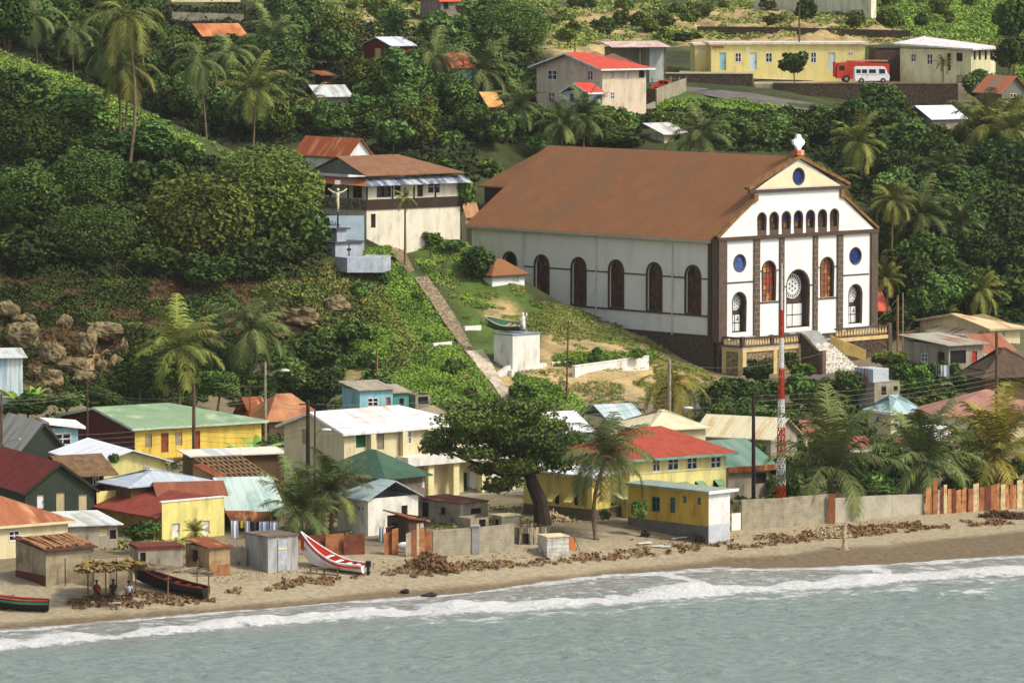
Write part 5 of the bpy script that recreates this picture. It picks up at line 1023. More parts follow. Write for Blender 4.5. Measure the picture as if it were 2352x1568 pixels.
h = HS('white_villa', 'cream white villa at the top edge behind two round shrubs', 'house', 2000, -14, 712, 44, 1730, 2012); h.walls(paint('cream_white', (240, 234, 200)), ops=[('L', 1744, -10, 1760, 8, 'o')]); h.roof(WHITEP, 'flat', ov=.3)
h = HS('grey_wood_house', 'grey timber house with orange roof sliver at the right edge', 'house', 2300, 210, 598, 25, '6', 2360); h.walls(paint('grey_boards', (126, 124, 112)), ops=[('R', *QB('u', 2190, 850, 2250, 920), 'w', LCR)], apexR=h.h + 1.6); h.roof(sheet('orange_sheet', (206, 120, 74), (150, 140, 120), ax=1), 'hy', rise=1.7, ov=.4)
h = HS('white_roof_house', 'white metal roof sunk in the trees below the upper road wall', 'house', 2140, 272, 588, 30, '6', 2212); h.walls(GRYW); h.roof(sheet('bright_white_sheet', (238, 240, 244), (220, 222, 226)), 'hx', rise=1.3, ov=.4)
h = HS('ridge_cottage', 'small cream cottage with grey tin roof just above the church ridge', 'house', *Q('t', 1380, 1210), 568, 36, *[Q('t', x, 1200)[0] for x in (1248, 1550)]); h.walls(LCR, ops=[('R', *QB('t', 1470, 1225, 1525, 1300), 'o'), ('L', *QB('t', 1290, 1222, 1335, 1265), 'w')]); h.roof(sheet('pale_tin', (206, 206, 200), (160, 150, 140)), 'shed', hz=(h.h, h.h, h.h + .8, h.h + .8), ov=.6)
h = HS('sacristy_hut', 'tiny hut with brown roof left of the church rear corner', 'outbuilding', 1070, 486, 528, 42, 1060, 1094); h.walls(LCR); h.roof(mat('tan_roof', (186, 140, 104), (150, 110, 80)), 'hx', rise=.8, ov=.3)
# ---------------------------------------------------------------- walls, terraces, stairs on the slope
def wall(name, label, cat, pts, hgt, m, thick=.3, Y=None, down=.6, cap=None, post=None):
    """free standing wall; pts = picture points of its foot on the ground, hgt in metres (scalar or one per point)"""
    W3 = [(P(u, v, Y[i]) if Y else G(u, v)) for i, (u, v) in enumerate(pts)]; o = W3[0]; hs = hgt if hasattr(hgt, '__len__') else [hgt] * len(pts)
    mb = MB(); mc = MB(); e = empty(name, o, label, cat)
    for i in range(len(W3) - 1):
        a, b = W3[i] - o, W3[i + 1] - o; d = (b - a); d.z = 0; n = Vector((-d.y, d.x, 0)).normalized() * thick
        q = [a + Vector((0, 0, -down)), b + Vector((0, 0, -down)), b + Vector((0, 0, hs[i + 1])), a + Vector((0, 0, hs[i]))]; mb.prism(q, n)
        if cap: k = n.normalized() * .05; mc.prism([a + Vector((0, 0, hs[i])) - k, b + Vector((0, 0, hs[i + 1])) - k, b + Vector((0, 0, hs[i + 1] + .1)) - k, a + Vector((0, 0, hs[i] + .1)) - k], n + k * 2)
    mb.build('masonry', m, e)
    if cap: mc.build('coping', cap, e)
    return e
LIME = paint('limewash', (238, 234, 224), (206, 196, 178))
wall('beach_wall', 'grey block wall along the sand below the school, split by a pale pillar', 'wall', [(994, 1277), (1090, 1272), (1181, 1264)], [1.95, 2.0, 2.05], BLOCK)
p = G(1092, 1272); pp = empty('wall_pillar', p, 'pale grey pillar standing in the middle of the beach block wall', 'pillar'); mb = MB(); mb.box(-.28, .28, -.2, .4, -.5, 2.1); mb.box(-.34, .34, -.26, .46, 2.1, 2.2); mb.build('shaft', mat('pale_pillar', (176, 172, 168), (150, 146, 140)), pp)
wall('block_wall', 'rough grey block wall left of the rusty post, in front of the lattice mast', 'wall', [(1703, 1216), (1800, 1210), (1901, 1200)], [2.35, 2.3, 2.3], BLOCK)
wall('concrete_wall', 'smooth pale concrete wall between the rusty post and the patchwork fence', 'wall', [(1917, 1200), (2020, 1190), (2121, 1180)], [1.95, 1.85, 1.6], mat('pale_concrete', (186, 178, 156), (160, 150, 130), sc=.6, lines=((0, 2.4, .03, .4),)))
p = G(1909, 1202); e_ = empty('rusty_post', p, 'upright rust orange sheet between the two beach walls', 'post'); mb = MB(); mb.box(-.24, .24, -.1, .1, -.4, 2.3); mb.box(-.26, .26, -.12, .12, 2.3, 2.36); mb.build('sheet', mat('orange_rust_post', (172, 106, 66), (140, 84, 52), sc=2), e_)
wall('white_gate', 'white painted board gate beside the deep yellow beach building', 'gate', [(1680, 1218), (1701, 1216)], 1.35, WHITEP, thick=.1)
wall('beach_yard_wall', 'grey rendered yard wall right of the broken tile hut', 'wall', [(217, 1348), (305, 1335)], [2.0, 1.75], mat('rendered_block', (168, 154, 126), (124, 108, 84), sc=.9))
wall('yard_wall', 'low grey wall left of the corrugated shed', 'wall', [(520, 1296), (566, 1300)], 1.4, CONC)
wall('planter_wall', 'white limewashed planter wall below the church side', 'wall', [(1313, 865), (1320, 868), (1490, 849)], [1.0, 1.1, 1.3], LIME, cap=LIME)
wall('planter_wall', 'very low white kerb left of the limewashed planter wall', 'wall', [(1268, 838), (1305, 835)], .25, LIME)
wall('white_bench_wall', 'short white wall left of the hillside steps', 'wall', [(996, 800), (1038, 796)], .5, LIME)
wall('white_bench_wall', 'short white wall between the steps and the boat monument', 'wall', [(1068, 762), (1105, 760)], .55, LIME)
def rwall(label, us, Y, top, drop, cap=None):
    zs = [P(u, 180, y) for u, y in zip(us, Y)]; o = Vector((zs[0].x, zs[0].y, top - drop)); e = empty('retaining_wall', o, label, 'wall'); mb = MB(); mc = MB()
    for a, b in zip(zs, zs[1:]):
        a = Vector((a.x, a.y, 0)) - Vector((o.x, o.y, 0)); b = Vector((b.x, b.y, 0)) - Vector((o.x, o.y, 0)); mb.prism([a - Vector((0, 0, 1)), b - Vector((0, 0, 1)), b + Vector((0, 0, drop)), a + Vector((0, 0, drop))], (0, .5, 0)); mc.prism([a + Vector((0, -.05, drop)), b + Vector((0, -.05, drop)), b + Vector((0, -.05, drop + .15)), a + Vector((0, -.05, drop + .15))], (0, .6, 0))
    mb.build('masonry', STONE, e)
    if cap: mc.build('coping', cap, e)
def yard(us, Y0, Y1, top):
    pts = [P(u, 180, y) for u, y in zip(us, Y0)] + [P(us[-1], 180, Y1), P(us[0], 180, Y1)]; mb = MB(); mb.prism([(p.x, p.y, top) for p in pts], (0, 0, -5)); o = mb.build('pavement', mat('pale_concrete_yard', (190, 176, 148), (146, 134, 112), sc=.5), None); tag(o, kind='structure')
rwall('dark stone retaining wall with pale coping at the left end of the long yellow building', (1495, 1600, 1728), (622, 621, 620), 31.0, 2.6, LCR); yard((1560, 1730), (621.5, 620.5), 640, 30.95)
rwall('long dark stone retaining wall below the parked minibus', (1775, 1860, 2040, 2200), (619.5, 619, 618.5, 618), 29.8, 4.2, mat('orange_earth_cap', (160, 110, 70), (120, 84, 56))); yard((1732, 2240), (620, 618.6), 640, 29.75)
wall('garage_wall', 'grey concrete wall with vertical grooves below the red car', 'wall', [(1508, 245), (1575, 212)], [2.0, 1.6], mat('grooved_concrete', (166, 156, 134), (136, 126, 104), lines=((0, .5, .1, .3),)))
wall('retaining_wall', 'dark stone wall between the red roofed villa and the grooved concrete wall', 'wall', [(1440, 238), (1505, 245)], [2.0, 2.0], STONE)
wall('ramp_wall', 'sloping pale concrete ramp wall below the grooved wall', 'wall', [(1408, 292), (1450, 275), (1505, 250)], [.3, .9, .8], CONC)
wall('yard_wall', 'long low grey stone wall on the hillside above the long yellow building', 'wall', [(1600, 78), (1800, 80), (2090, 88)], 1.0, STONE)
wall('yard_wall', 'pale stone wall in front of the grey house at the top left', 'wall', [(395, 50), (560, 55)], 1.3, CONC)
wall('yard_wall', 'brown stone wall left of the dry slope at the top', 'wall', [(620, 62), (735, 80)], 2.6, mat('brown_rubble', (130, 104, 74), (90, 72, 52), sc=3))
# villa fence
fe = empty('villa_fence', G(1435, 205), 'thin post and wire fence in front of the villa terrace', 'fence'); o_ = fe.location; pr = None
for u, v in ((1437, 205), (1453, 206), (1470, 205), (1497, 206), (1540, 205), (1560, 205), (1575, 206)):
    q = G(u, v) - o_; mb = MB(); mb.box(q.x - .08, q.x + .08, q.y - .08, q.y + .08, q.z - .3, q.z + 1.5); mb.build('post', CONC, fe)
    if pr is not None: mb = MB(); mb.bar(pr + Vector((0, 0, .7)), q + Vector((0, 0, .7)), .04); mb.bar(pr + Vector((0, 0, 1.2)), q + Vector((0, 0, 1.2)), .04); mb.build('wire', CONC, fe)
    pr = q
# patchwork rust fence: each sheet a part
fe = empty('scrap_fence', G(2125, 1180), 'patchwork fence of upright rusty and cream sheets on the right hand beach', 'fence'); o_ = fe.location; rr = random.Random(5)
SH = [mat('rust_sheet_a', (170, 112, 72), (132, 76, 48), sc=1.5), mat('rust_sheet_b', (120, 66, 50), (90, 50, 40), sc=1.5), mat('cream_sheet_c', (216, 202, 156), (180, 146, 104), sc=2.2), mat('grey_sheet_d', (190, 184, 166), (160, 120, 90), sc=2.2), mat('rust_sheet_e', (196, 144, 92), (150, 92, 58), sc=2.3)]
u = 2124.0; i = 0
fpts = [(2121, 1182), (2200, 1177), (2351, 1166), (2420, 1160)]
def foot(u): return float(np.interp(u, [p[0] for p in fpts], [p[1] for p in fpts]))
while u < 2400:
    w_ = rr.uniform(6, 15); a = G(u, foot(u)) - o_; b = G(u + w_ - .4, foot(u + w_)) - o_; hh_ = rr.uniform(1.9, 2.35) if not (2138 < u < 2148) else 2.9
    mb = MB(); dz = Vector((0, rr.uniform(-.06, .06), 0)); t = Vector((rr.uniform(-.08, .08), 0, hh_)); mb.prism([a + dz - Vector((0, 0, .3)), b + dz - Vector((0, 0, .3)), b + dz + t, a + dz + t * rr.uniform(.94, 1.0)], (0, .05, 0)); mb.build('fence_sheet', SH[int(rr.random() * 5)], fe)
    u += w_; i += 1
fe = empty('rusty_fence', G(735, 1272), 'low rust brown sheet fence behind the red and white boat', 'fence'); o_ = fe.location
for u0, u1, hh_, k in ((708, 748, 1.5, 1), (748, 790, 1.6, 0), (790, 838, 1.6, 1), (882, 900, 1.7, 0), (900, 915, 2.0, 0)):
    a = G(u0, 1274) - o_; b = G(u1 - .5, 1272) - o_; mb = MB(); mb.prism([a - Vector((0, 0, .2)), b - Vector((0, 0, .2)), b + Vector((0, 0, hh_)), a + Vector((0, 0, hh_ - .05))], (0, .06, 0)); mb.build('fence_sheet', mat('red_rust_panel', (126, 70, 48), (96, 52, 38), sc=1.6) if k else SH[0], fe)
fe = empty('rusty_fence', G(935, 1277), 'tall rust and cream sheets standing at the left end of the beach wall', 'fence'); o_ = fe.location
for i, (u0, u1, hh_) in enumerate(((932, 944, 1.9), (944, 957, 2.1), (957, 963, 2.6), (963, 975, 2.3), (975, 993, 2.0))):
    a = G(u0, 1279) - o_; b = G(u1 - .4, 1279) - o_; mb = MB(); mb.prism([a - Vector((0, 0, .2)), b - Vector((0, 0, .2)), b + Vector((0, 0, hh_)), a + Vector((0, 0, hh_ - .1))], (0, .06, 0)); mb.build('fence_sheet', SH[(3, 0, 2, 4, 0)[i]], fe)
# hillside steps: ribbons of treads with a side wall
def steps(label, Lp, Rp, n, m, side=None):
    e = empty('hillside_steps', G(*Lp[-1]), label, 'steps'); o = e.location; mb = MB(); sw = MB(); pr = None
    for i in range(n + 1):
        t = i / n; a = G(*pl_(Lp, t)) - o; b = G(*pl_(Rp, t)) - o; z = max(a.z, b.z) + .12
        if pr: mb.prism([(pr[0].x, pr[0].y, pr[2]), (pr[1].x, pr[1].y, pr[2]), (b.x, b.y, pr[2]), (a.x, a.y, pr[2])], (0, 0, -1.1))
        pr = (a, b, z)
    mb.build('treads', m, e); return e
steps('upper flight of worn brown grey steps climbing to the parish house', [(872, 545), (900, 590), (935, 628)], [(910, 540), (930, 580), (950, 622)], 26, mat('mossy_steps', (166, 146, 116), (104, 88, 66), sc=3, lo=.42, hi=.58))
steps('long middle flight of weathered grey steps up the grassy hill', [(950, 640), (990, 700), (1025, 755), (1066, 806)], [(980, 637), (1020, 690), (1055, 745), (1086, 805)], 44, mat('weathered_steps', (168, 152, 126), (110, 96, 76), sc=2.6, lo=.42, hi=.58))
steps('pale lowest flight of steps below the boat monument', [(1068, 808), (1100, 850), (1130, 885), (1155, 922)], [(1108, 806), (1130, 840), (1150, 880), (1184, 922)], 30, mat('pale_steps', (222, 210, 190), (176, 162, 140), sc=2, lo=.45, hi=.65, lines=((1, .35, .12, .3),)))
# ---------------------------------------------------------------- vegetation
def leafmat(name, dark, light, rnd=.12, gain=.8, rough=.8):
    m = bpy.data.materials.new(name); m.use_nodes = True; t = m.node_tree; b = t.nodes['Principled BSDF']; L = t.links.new
    a = _n(t, 'ShaderNodeAttribute'); a.attribute_name = 'tint'; x = _n(t, 'ShaderNodeMix', data_type='RGBA'); L(a.outputs['Fac'], x.inputs[0])
    x.inputs[6].default_value = tuple(c * gain for c in lin(dark)) + (1,); x.inputs[7].default_value = tuple(c * gain for c in lin(light)) + (1,)
    oi = _n(t, 'ShaderNodeObjectInfo'); hv = _n(t, 'ShaderNodeHueSaturation')
    r = _n(t, 'ShaderNodeMapRange'); r.inputs[3].default_value = 1 - rnd * 2; r.inputs[4].default_value = 1 + rnd * 2; L(oi.outputs['Random'], r.inputs[0]); L(r.outputs[0], hv.inputs['Value'])
    r2 = _n(t, 'ShaderNodeMapRange'); r2.inputs[3].default_value = .5 - rnd * .2; r2.inputs[4].default_value = .5 + rnd * .06; L(oi.outputs['Random'], r2.inputs[0]); L(r2.outputs[0], hv.inputs['Hue'])
    L(x.outputs[2], hv.inputs['Color']); L(hv.outputs[0], b.inputs['Base Color']); b.inputs['Roughness'].default_value = rough; b.inputs['Specular IOR Level'].default_value = .12
    return m
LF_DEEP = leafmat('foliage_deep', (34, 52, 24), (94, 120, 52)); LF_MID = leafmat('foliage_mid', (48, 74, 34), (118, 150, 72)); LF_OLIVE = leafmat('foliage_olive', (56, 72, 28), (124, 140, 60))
LF_BRIGHT = leafmat('foliage_bright', (62, 96, 36), (130, 166, 68)); LF_DRY = leafmat('foliage_dry', (90, 84, 44), (164, 148, 84))
PF_GREEN = leafmat('palm_green', (66, 84, 38), (172, 172, 86)); PF_YEL = leafmat('palm_yellow', (96, 100, 40), (200, 184, 84)); PF_DARK = leafmat('palm_dark', (54, 74, 42), (146, 158, 90))
BARK = mat('bark', (112, 94, 72), (78, 64, 48), sc=3, gain=.8); PBARK = mat('palm_bark', (140, 122, 96), (100, 84, 64), sc=3, lines=((2, .35, .2, .3),), gain=.8)
BANM = leafmat('banana_leaf', (70, 110, 46), (150, 190, 84))
def quads_mesh(name, V4, tint, m):
    n = len(V4); me = bpy.data.meshes.new(name); me.vertices.add(n * 4); me.vertices.foreach_set('co', V4.reshape(-1).astype('f4'))
    me.loops.add(n * 4); me.loops.foreach_set('vertex_index', np.arange(n * 4, dtype='i4')); me.polygons.add(n); me.polygons.foreach_set('loop_start', np.arange(0, n * 4, 4, dtype='i4'))
    a = me.attributes.new('tint', 'FLOAT', 'POINT'); a.data.foreach_set('value', np.repeat(tint, 4).astype('f4')); me.update(calc_edges=True); me.materials.append(m); return me
def leaves(cen, nor, size, rng):
    """diamond leaf quads round centres"""
    n = len(cen); r = rng.normal(size=(n, 3)); r -= (r * nor).sum(1)[:, None] * nor; r /= np.linalg.norm(r, axis=1)[:, None] + 1e-9; s = np.cross(nor, r)
    z = size[:, None]; return np.stack([cen - r * z, cen - s * z * .6, cen + r * z, cen + s * z * .6], 1)
def crown_mesh(name, m, nl, size, seed, lobes=14, flat=1.0, up=.35, fill=.25, rs=1.0, core=0):
    rng = np.random.default_rng(seed); C = []; R = []
    for i in range(lobes):
        d = rng.normal(size=3); d /= np.linalg.norm(d); d[2] = d[2] * .85 + .12; rad = rng.uniform(.45, .78); C.append(d * rad * np.array([1, 1, flat])); R.append(rng.uniform(.26, .44) * rs)
    C.append(np.zeros(3)); R.append(core or .62 * rs ** .5); C = np.array(C); R = np.array(R); pr = R ** 2; pr[-1] *= 4 if core else 1; pr /= pr.sum(); k = rng.choice(len(C), nl, p=pr)
    d = rng.normal(size=(nl, 3)); d /= np.linalg.norm(d, axis=1)[:, None]; rr = R[k] * (1 - np.abs(rng.normal(size=nl)) * fill)
    p = C[k] + d * rr[:, None]
    keep = np.ones(nl, bool)
    for j in range(len(C)):   # thin leaves buried inside other lobes
        keep &= ~((np.linalg.norm(p - C[j], axis=1) < R[j] * .62) & (k != j))
    p, d, k = p[keep], d[keep], k[keep]; nn = d * .6 + rng.normal(size=p.shape) * .55 + np.array([0, 0, up]); nn /= np.linalg.norm(nn, axis=1)[:, None]
    lt = rng.uniform(0, .75, len(C)); tint = np.clip(lt[k] * .7 + rng.uniform(-.15, .5, len(p)), 0, 1)
    return quads_mesh(name, leaves(p, nn, size * rng.uniform(.6, 1.3, len(p)), rng), tint, m)
VAR = {}
def crown_var(kind, big, m):
    key = (kind, big, m.name); 
    if key not in VAR:
        n, s = {2: (14000, .041), 1: (4200, .085), 0: (1500, .15)}[big]; VAR[key] = [crown_mesh('crown', m, n, s * (1, 1, .8, 1.25)[i], 10 + i + big * 7, lobes=((22, 16, 10)[2 - big], 9, 34, 14)[i], flat=(.85, .8, .95, .55)[i], fill=(.25, .3, .2, .5)[i], rs=(1, 1.1, .62, .8)[i], core=(.84, 0, .86, 0)[i] if big == 2 else 0) for i in range(4)]
    return VAR[key]
def trunk_mesh(seed, limbs=5):
    rr = random.Random(seed); mb = MB(); top = (rr.uniform(-.08, .08), rr.uniform(-.08, .08), .62); mb.tube([(0, 0, -.25), (.01, 0, .25), top], [.07, .05, .045], 6)
    for i in range(limbs): a = i * 2.4 + rr.random(); mb.tube([top, (top[0] + math.cos(a) * .25, top[1] + math.sin(a) * .25, .85), (math.cos(a) * .55, math.sin(a) * .55, 1.08)], [.035, .025, .01], 5)
    return mb.build('trunk', BARK)
TRK = []
for i in range(3): o = trunk_mesh(i); TRK.append(o.data); bpy.data.objects.remove(o)
def child(name, data, par, loc=(0, 0, 0), sc=(1, 1, 1), rz=0):
    o = bpy.data.objects.new(name, data); COL.objects.link(o); o.parent = par; o.location = loc; o.scale = sc; o.rotation_euler = (0, 0, rz); return o
def tree3(base, cz, rx, rz_, m, label, group=None, seed=0, name='tree', cat='tree', lean=(0, 0)):
    """base = ground point, cz = crown centre above the base"""
    rr = random.Random(seed * 13 + 5); e = empty(name, base, label, cat, 0, group)
    big = 2 if rx > 4.6 else (1 if rx > 1.9 else 0); v = crown_var('r', big, m)
    if name != 'shrub' or rx > 1.6: child('trunk', TRK[seed % 3], e, (0, 0, 0), (max(rx, 1.5) * .9, max(rx, 1.5) * .9, max(cz, .6)), rr.uniform(0, 6))
    child('crown', v[(seed * 7 + seed // 5) % 4 if big < 2 else (seed % 2) * 2], e, (lean[0], lean[1], cz), (rx * 1.12, rx * 1.12, rz_ * 1.15), rr.uniform(0, 6.28)); return e
_ts = [0]
def tree(uc, vc, rx, ry, m=None, label=None, group=None, Y=None, name='tree', cat='tree', vb=None):
    """crown centred at picture (uc, vc), radii in picture px"""
    _ts[0] += 1; m = m or LF_MID
    if Y is None: b = G(uc, vb if vb else vc + ry * .95); 
    else: q = P(uc, vc, Y); b = Vector((q.x, q.y, g1(q.x, q.y)))
    c = P(uc, vc, b.y); s = b.y / FPX
    return tree3(b, max(c.z - b.z, .25), rx * s, ry * s, m, label, group, _ts[0], name, cat)
# --- palms
def palm_crown(name, m, seed, nf=24, upright=.5, droop=1.0):
    rng = np.random.default_rng(seed); V = []; T = []
    for i in range(nf):
        ph = i * 2.39996 + rng.uniform(-.25, .25); f = (i + .5) / nf; e0 = math.radians((80 - 112 * f ** upright) + rng.uniform(-9, 9)); Lf = rng.uniform(.82, 1.08) * (1 - .12 * (f > .85)); n = 16
        pts = [np.zeros(3)]; el = e0; dr = (.046 + .05 * f) * droop * rng.uniform(.8, 1.25); tw = rng.uniform(-.03, .03); pp = ph
        for j in range(n): pts.append(pts[-1] + np.array([math.cos(el) * math.cos(pp), math.cos(el) * math.sin(pp), math.sin(el)]) * Lf / n); el -= dr * (1 + j * .06) * (1.0 if el > -1.45 else .0); pp += tw
        pts = np.array(pts); tone = rng.uniform(.1, .8) * (.7 + .5 * (f > .75))
        for j in range(1, n):
            t = (pts[j + 1] - pts[j - 1]); t /= np.linalg.norm(t); s = np.cross(t, [0, 0, 1.0]); s /= np.linalg.norm(s) + 1e-6; u_ = np.cross(s, t); w = .010 * (1 - j / n) + .003
            V.append([pts[j] - s * w, pts[j] + s * w, pts[j + 1] + s * w * .8 if j < n else pts[j], pts[j + 1] - s * w * .8]); T.append(min(1, tone + .35))
            prof = math.sin(math.pi * min(1, (j / n) * .86 + .12)) ** .6
            for k2 in (0, .34, .67):
                o = pts[j] + (pts[j + 1] - pts[j]) * k2
                for sd_ in (-1, 1):
                    ll = .25 * prof * rng.uniform(.8, 1.1); d = s * sd_ * .72 + t * .55 - np.array([0, 0, 1]) * rng.uniform(.05, .5) + u_ * .15; d /= np.linalg.norm(d); wv = t * .0082
                    mid = o + d * ll * .55; end = o + d * ll - np.array([0, 0, 1]) * ll * .28; V.append([o - wv, o + wv, mid + wv * .9, mid - wv * .9]); T.append(np.clip(tone + rng.uniform(-.15, .2), 0, 1)); V.append([mid - wv * .9, mid + wv * .9, end, end]); T.append(np.clip(tone + rng.uniform(-.1, .3), 0, 1))
    return quads_mesh(name, np.array(V), np.array(T), m)
PC = {}
def pcrown(m, st):
    k = (m.name, st)
    if k not in PC: PC[k] = [palm_crown('fronds', m, 40 + i, (25 if st != 'd' else 21) if st != 's' else 16, *{'u': (1.7, .75), 'd': (.62, 1.3), 'n': (1.2, 1.0), 's': (1.1, .9)}[st]) for i in range(2)]
    return PC[k]
mb = MB()
for i in range(7): a = i * .9; mb.sphere((math.cos(a) * .05, math.sin(a) * .05, -.05 - .02 * (i % 2)), .03, 6)
_o = mb.build('coconuts', mat('coconut', (110, 96, 50), (140, 90, 50))); COCO = _o.data; bpy.data.objects.remove(_o)
_pn = [0]
def palm(uc, vc, ub, vb, R, label, m=None, st='n', Y=None, group=None, bend=None, thick=.17):
    _pn[0] += 1; i = _pn[0]; rr = random.Random(i)
    if Y is None: b = G(ub, vb)
    else: q = P(ub, vb, Y); b = Vector((q.x, q.y, g1(q.x, q.y)))
    c = P(uc, vc, b.y); h = c - b; s = 1.16 * R * b.y / FPX; e = empty('coconut_palm', b, label, 'palm tree', 0, group); mb = MB(); bd = bend if bend is not None else rr.uniform(-.06, .06) * h.z
    pts = []; rad = []; N = 9
    for k in range(N + 1): t = k / N; pts.append(Vector((h.x * t ** 1.3 + bd * math.sin(math.pi * t), .3 * math.sin(math.pi * t), -.4 + (h.z + .4) * t))); rad.append(thick * (1.0 - .45 * t) + (.16 if k == 0 else 0))
    mb.tube(pts, rad, 7); mb.build('trunk', PBARK, e, smooth=True)
    o = child('fronds', pcrown(m or PF_GREEN, st)[i % 2], e, (h.x, 0, h.z), (s, s, s), rr.uniform(0, 6.28))
    if st != 's': child('coconuts', COCO, e, (h.x, 0, h.z), (s * .8,) * 3, rr.uniform(0, 6))
    return e
PL = [
 (1392, 1048, 1371, 1239, 132, 'leaning coconut palm on the sand in front of the yellow hall', PF_DARK, 'n', None, -.5),
 (688, 1172, 694, 1232, 120, 'low coconut palm behind the corrugated shed, left of a twin', PF_DARK, 'u', None, 0),
 (762, 1130, 760, 1226, 105, 'coconut palm in front of the dark green roof, left of the white house', PF_DARK, 'u', None, 0),
 (1908, 1072, 1915, 1160, 168, 'big coconut palm right of the lattice mast, behind the block wall', PF_DARK, 'u', 400, 0),
 (2122, 1058, 2128, 1150, 150, 'dark coconut palm between the low red roof and the scrap fence', PF_DARK, 'u', 410, 0),
 (2288, 1046, 2285, 1150, 158, 'yellowish coconut palm over the scrap fence at the right', PF_YEL, 'u', 414, 0),
 (1546, 880, 1543, 985, 95, 'yellow drooping coconut palm below the church foundation wall', PF_YEL, 'd', None, 0),
 (406, 800, 412, 905, 118, 'coconut palm with yellow drooping fronds above the pale green roof', PF_GREEN, 'n', 455, 0),
 (575, 758, 545, 905, 112, 'coconut palm with curved trunk right of the palm above the pale green roof', PF_DARK, 'n', 470, 1.2),
 (288, 36, 293, 329, 112, 'tallest coconut palm on the left hill, straight bare trunk', PF_GREEN, 'd', 500, .8),
 (249, 112, 268, 296, 92, 'tall coconut palm just left of the tallest palm', PF_DARK, 'd', 503, .6),
 (287, 158, 276, 290, 92, 'shorter coconut palm in front of the tallest palm, leaning right', PF_GREEN, 'd', 502, .4),
 (455, 140, 474, 304, 80, 'thin coconut palm in the dark valley below the rust roof', PF_DARK, 'd', 545, .3),
 (582, 208, 577, 321, 88, 'sunlit coconut palm standing in the middle of the valley', PF_GREEN, 'n', 555, .2),
 (531, 118, 540, 250, 76, 'coconut palm just below the orange rusted roof', PF_DARK, 'd', 600, 0),
 (626, 88, 630, 200, 78, 'coconut palm right of the orange rusted roof', PF_DARK, 'n', 620, 0),
 (645, 190, 650, 300, 70, 'small coconut palm right of the sunlit valley palm', PF_DARK, 'n', 590, 0),
 (998, 128, 1008, 248, 84, 'coconut palm with hanging fronds right of the dark red house', PF_DARK, 'd', 596, 0),
 (1105, 165, 1110, 245, 88, 'wide coconut palm left of the red roofed villa', PF_DARK, 'n', 592, 0),
 (1190, 245, 1192, 330, 72, 'coconut palm at the left foot of the red roofed villa', PF_DARK, 'n', 566, 0),
 (1290, 285, 1290, 350, 66, 'small dark palm in front of the villa, behind the church ridge', PF_DARK, 'u', 560, 0),
 (1340, 272, 1340, 340, 74, 'upright bluish palm in front of the villa porch', PF_DARK, 'u', 561, 0),
 (1606, 312, 1606, 360, 84, 'broad coconut palm right of the small cottage above the church ridge', PF_DARK, 'n', 558, 0),
 (1974, 330, 1978, 430, 80, 'coconut palm right of the church finial cross', PF_GREEN, 'n', 566, 0),
 (2265, 288, 2270, 380, 100, 'large coconut palm with golden fronds below the grey timber house', PF_GREEN, 'n', 572, 0),
 (2325, 300, 2330, 400, 80, 'coconut palm cut by the right picture edge below the grey timber house', PF_GREEN, 'n', 566, 0),
 (2050, 463, 2047, 633, 62, 'slim tall palm with pale trunk right of the church gable', PF_GREEN, 'n', 538, 0),
 (2114, 495, 2118, 600, 92, 'ragged coconut palm right of the slim pale palm', PF_DARK, 'n', 541, 0),
 (2200, 520, 2200, 620, 76, 'coconut palm with raised fronds on the wooded slope at the right', PF_DARK, 'u', 541, 0),
 (2330, 430, 2335, 540, 80, 'dim coconut palm at the right edge of the wooded slope', PF_DARK, 'n', 556, 0),
 (2250, 672, 2250, 730, 66, 'palm behind the broad gabled house', PF_GREEN, 'n', 524, 0),
 (715, 232, 716, 300, 52, 'little palm left of the long tin roof in the trees', PF_GREEN, 'd', 580, 0),
 (2165, 145, 2168, 195, 26, 'young thin palm in the yard of the white block house', PF_GREEN, 's', 620, 0),
 (1905, 420, 1905, 500, 70, 'coconut palm in the dark wood just right of the church gable foot', PF_DARK, 'n', 556, 0),
 (2170, 395, 2172, 480, 78, 'coconut palm in the wood below the white roof in the trees', PF_DARK, 'n', 560, 0),
 (2290, 575, 2290, 660, 74, 'coconut palm in the wood above the broad gabled house, far right', PF_DARK, 'n', 540, 0),
 (930, 455, 930, 535, 34, 'papaya-like plant with bare stem in front of the parish house balcony', PF_GREEN, 's', 505, 0),
 (2035, 640, 2040, 690, 50, 'young palm at the right foot of the church', PF_GREEN, 'u', 520, 0),
 (80, 40, 90, 130, 70, 'dark coconut palm at the top left corner behind the crest', PF_DARK, 'd', 560, 0),
 (165, 70, 170, 170, 70, 'dark coconut palm behind the crest, left of the tall palms', PF_DARK, 'd', 560, 0),
 (448, 1222, 448, 1240, 34, 'small fan-like palm in front of the pale yellow house', PF_GREEN, 'u', 371, 0)]
for q in PL:
    if q[4]: palm(q[0], q[1], q[2], q[3], q[4], q[5], q[6], q[7], q[8], bend=q[9], thick=.2 if q[4] > 100 else .15)
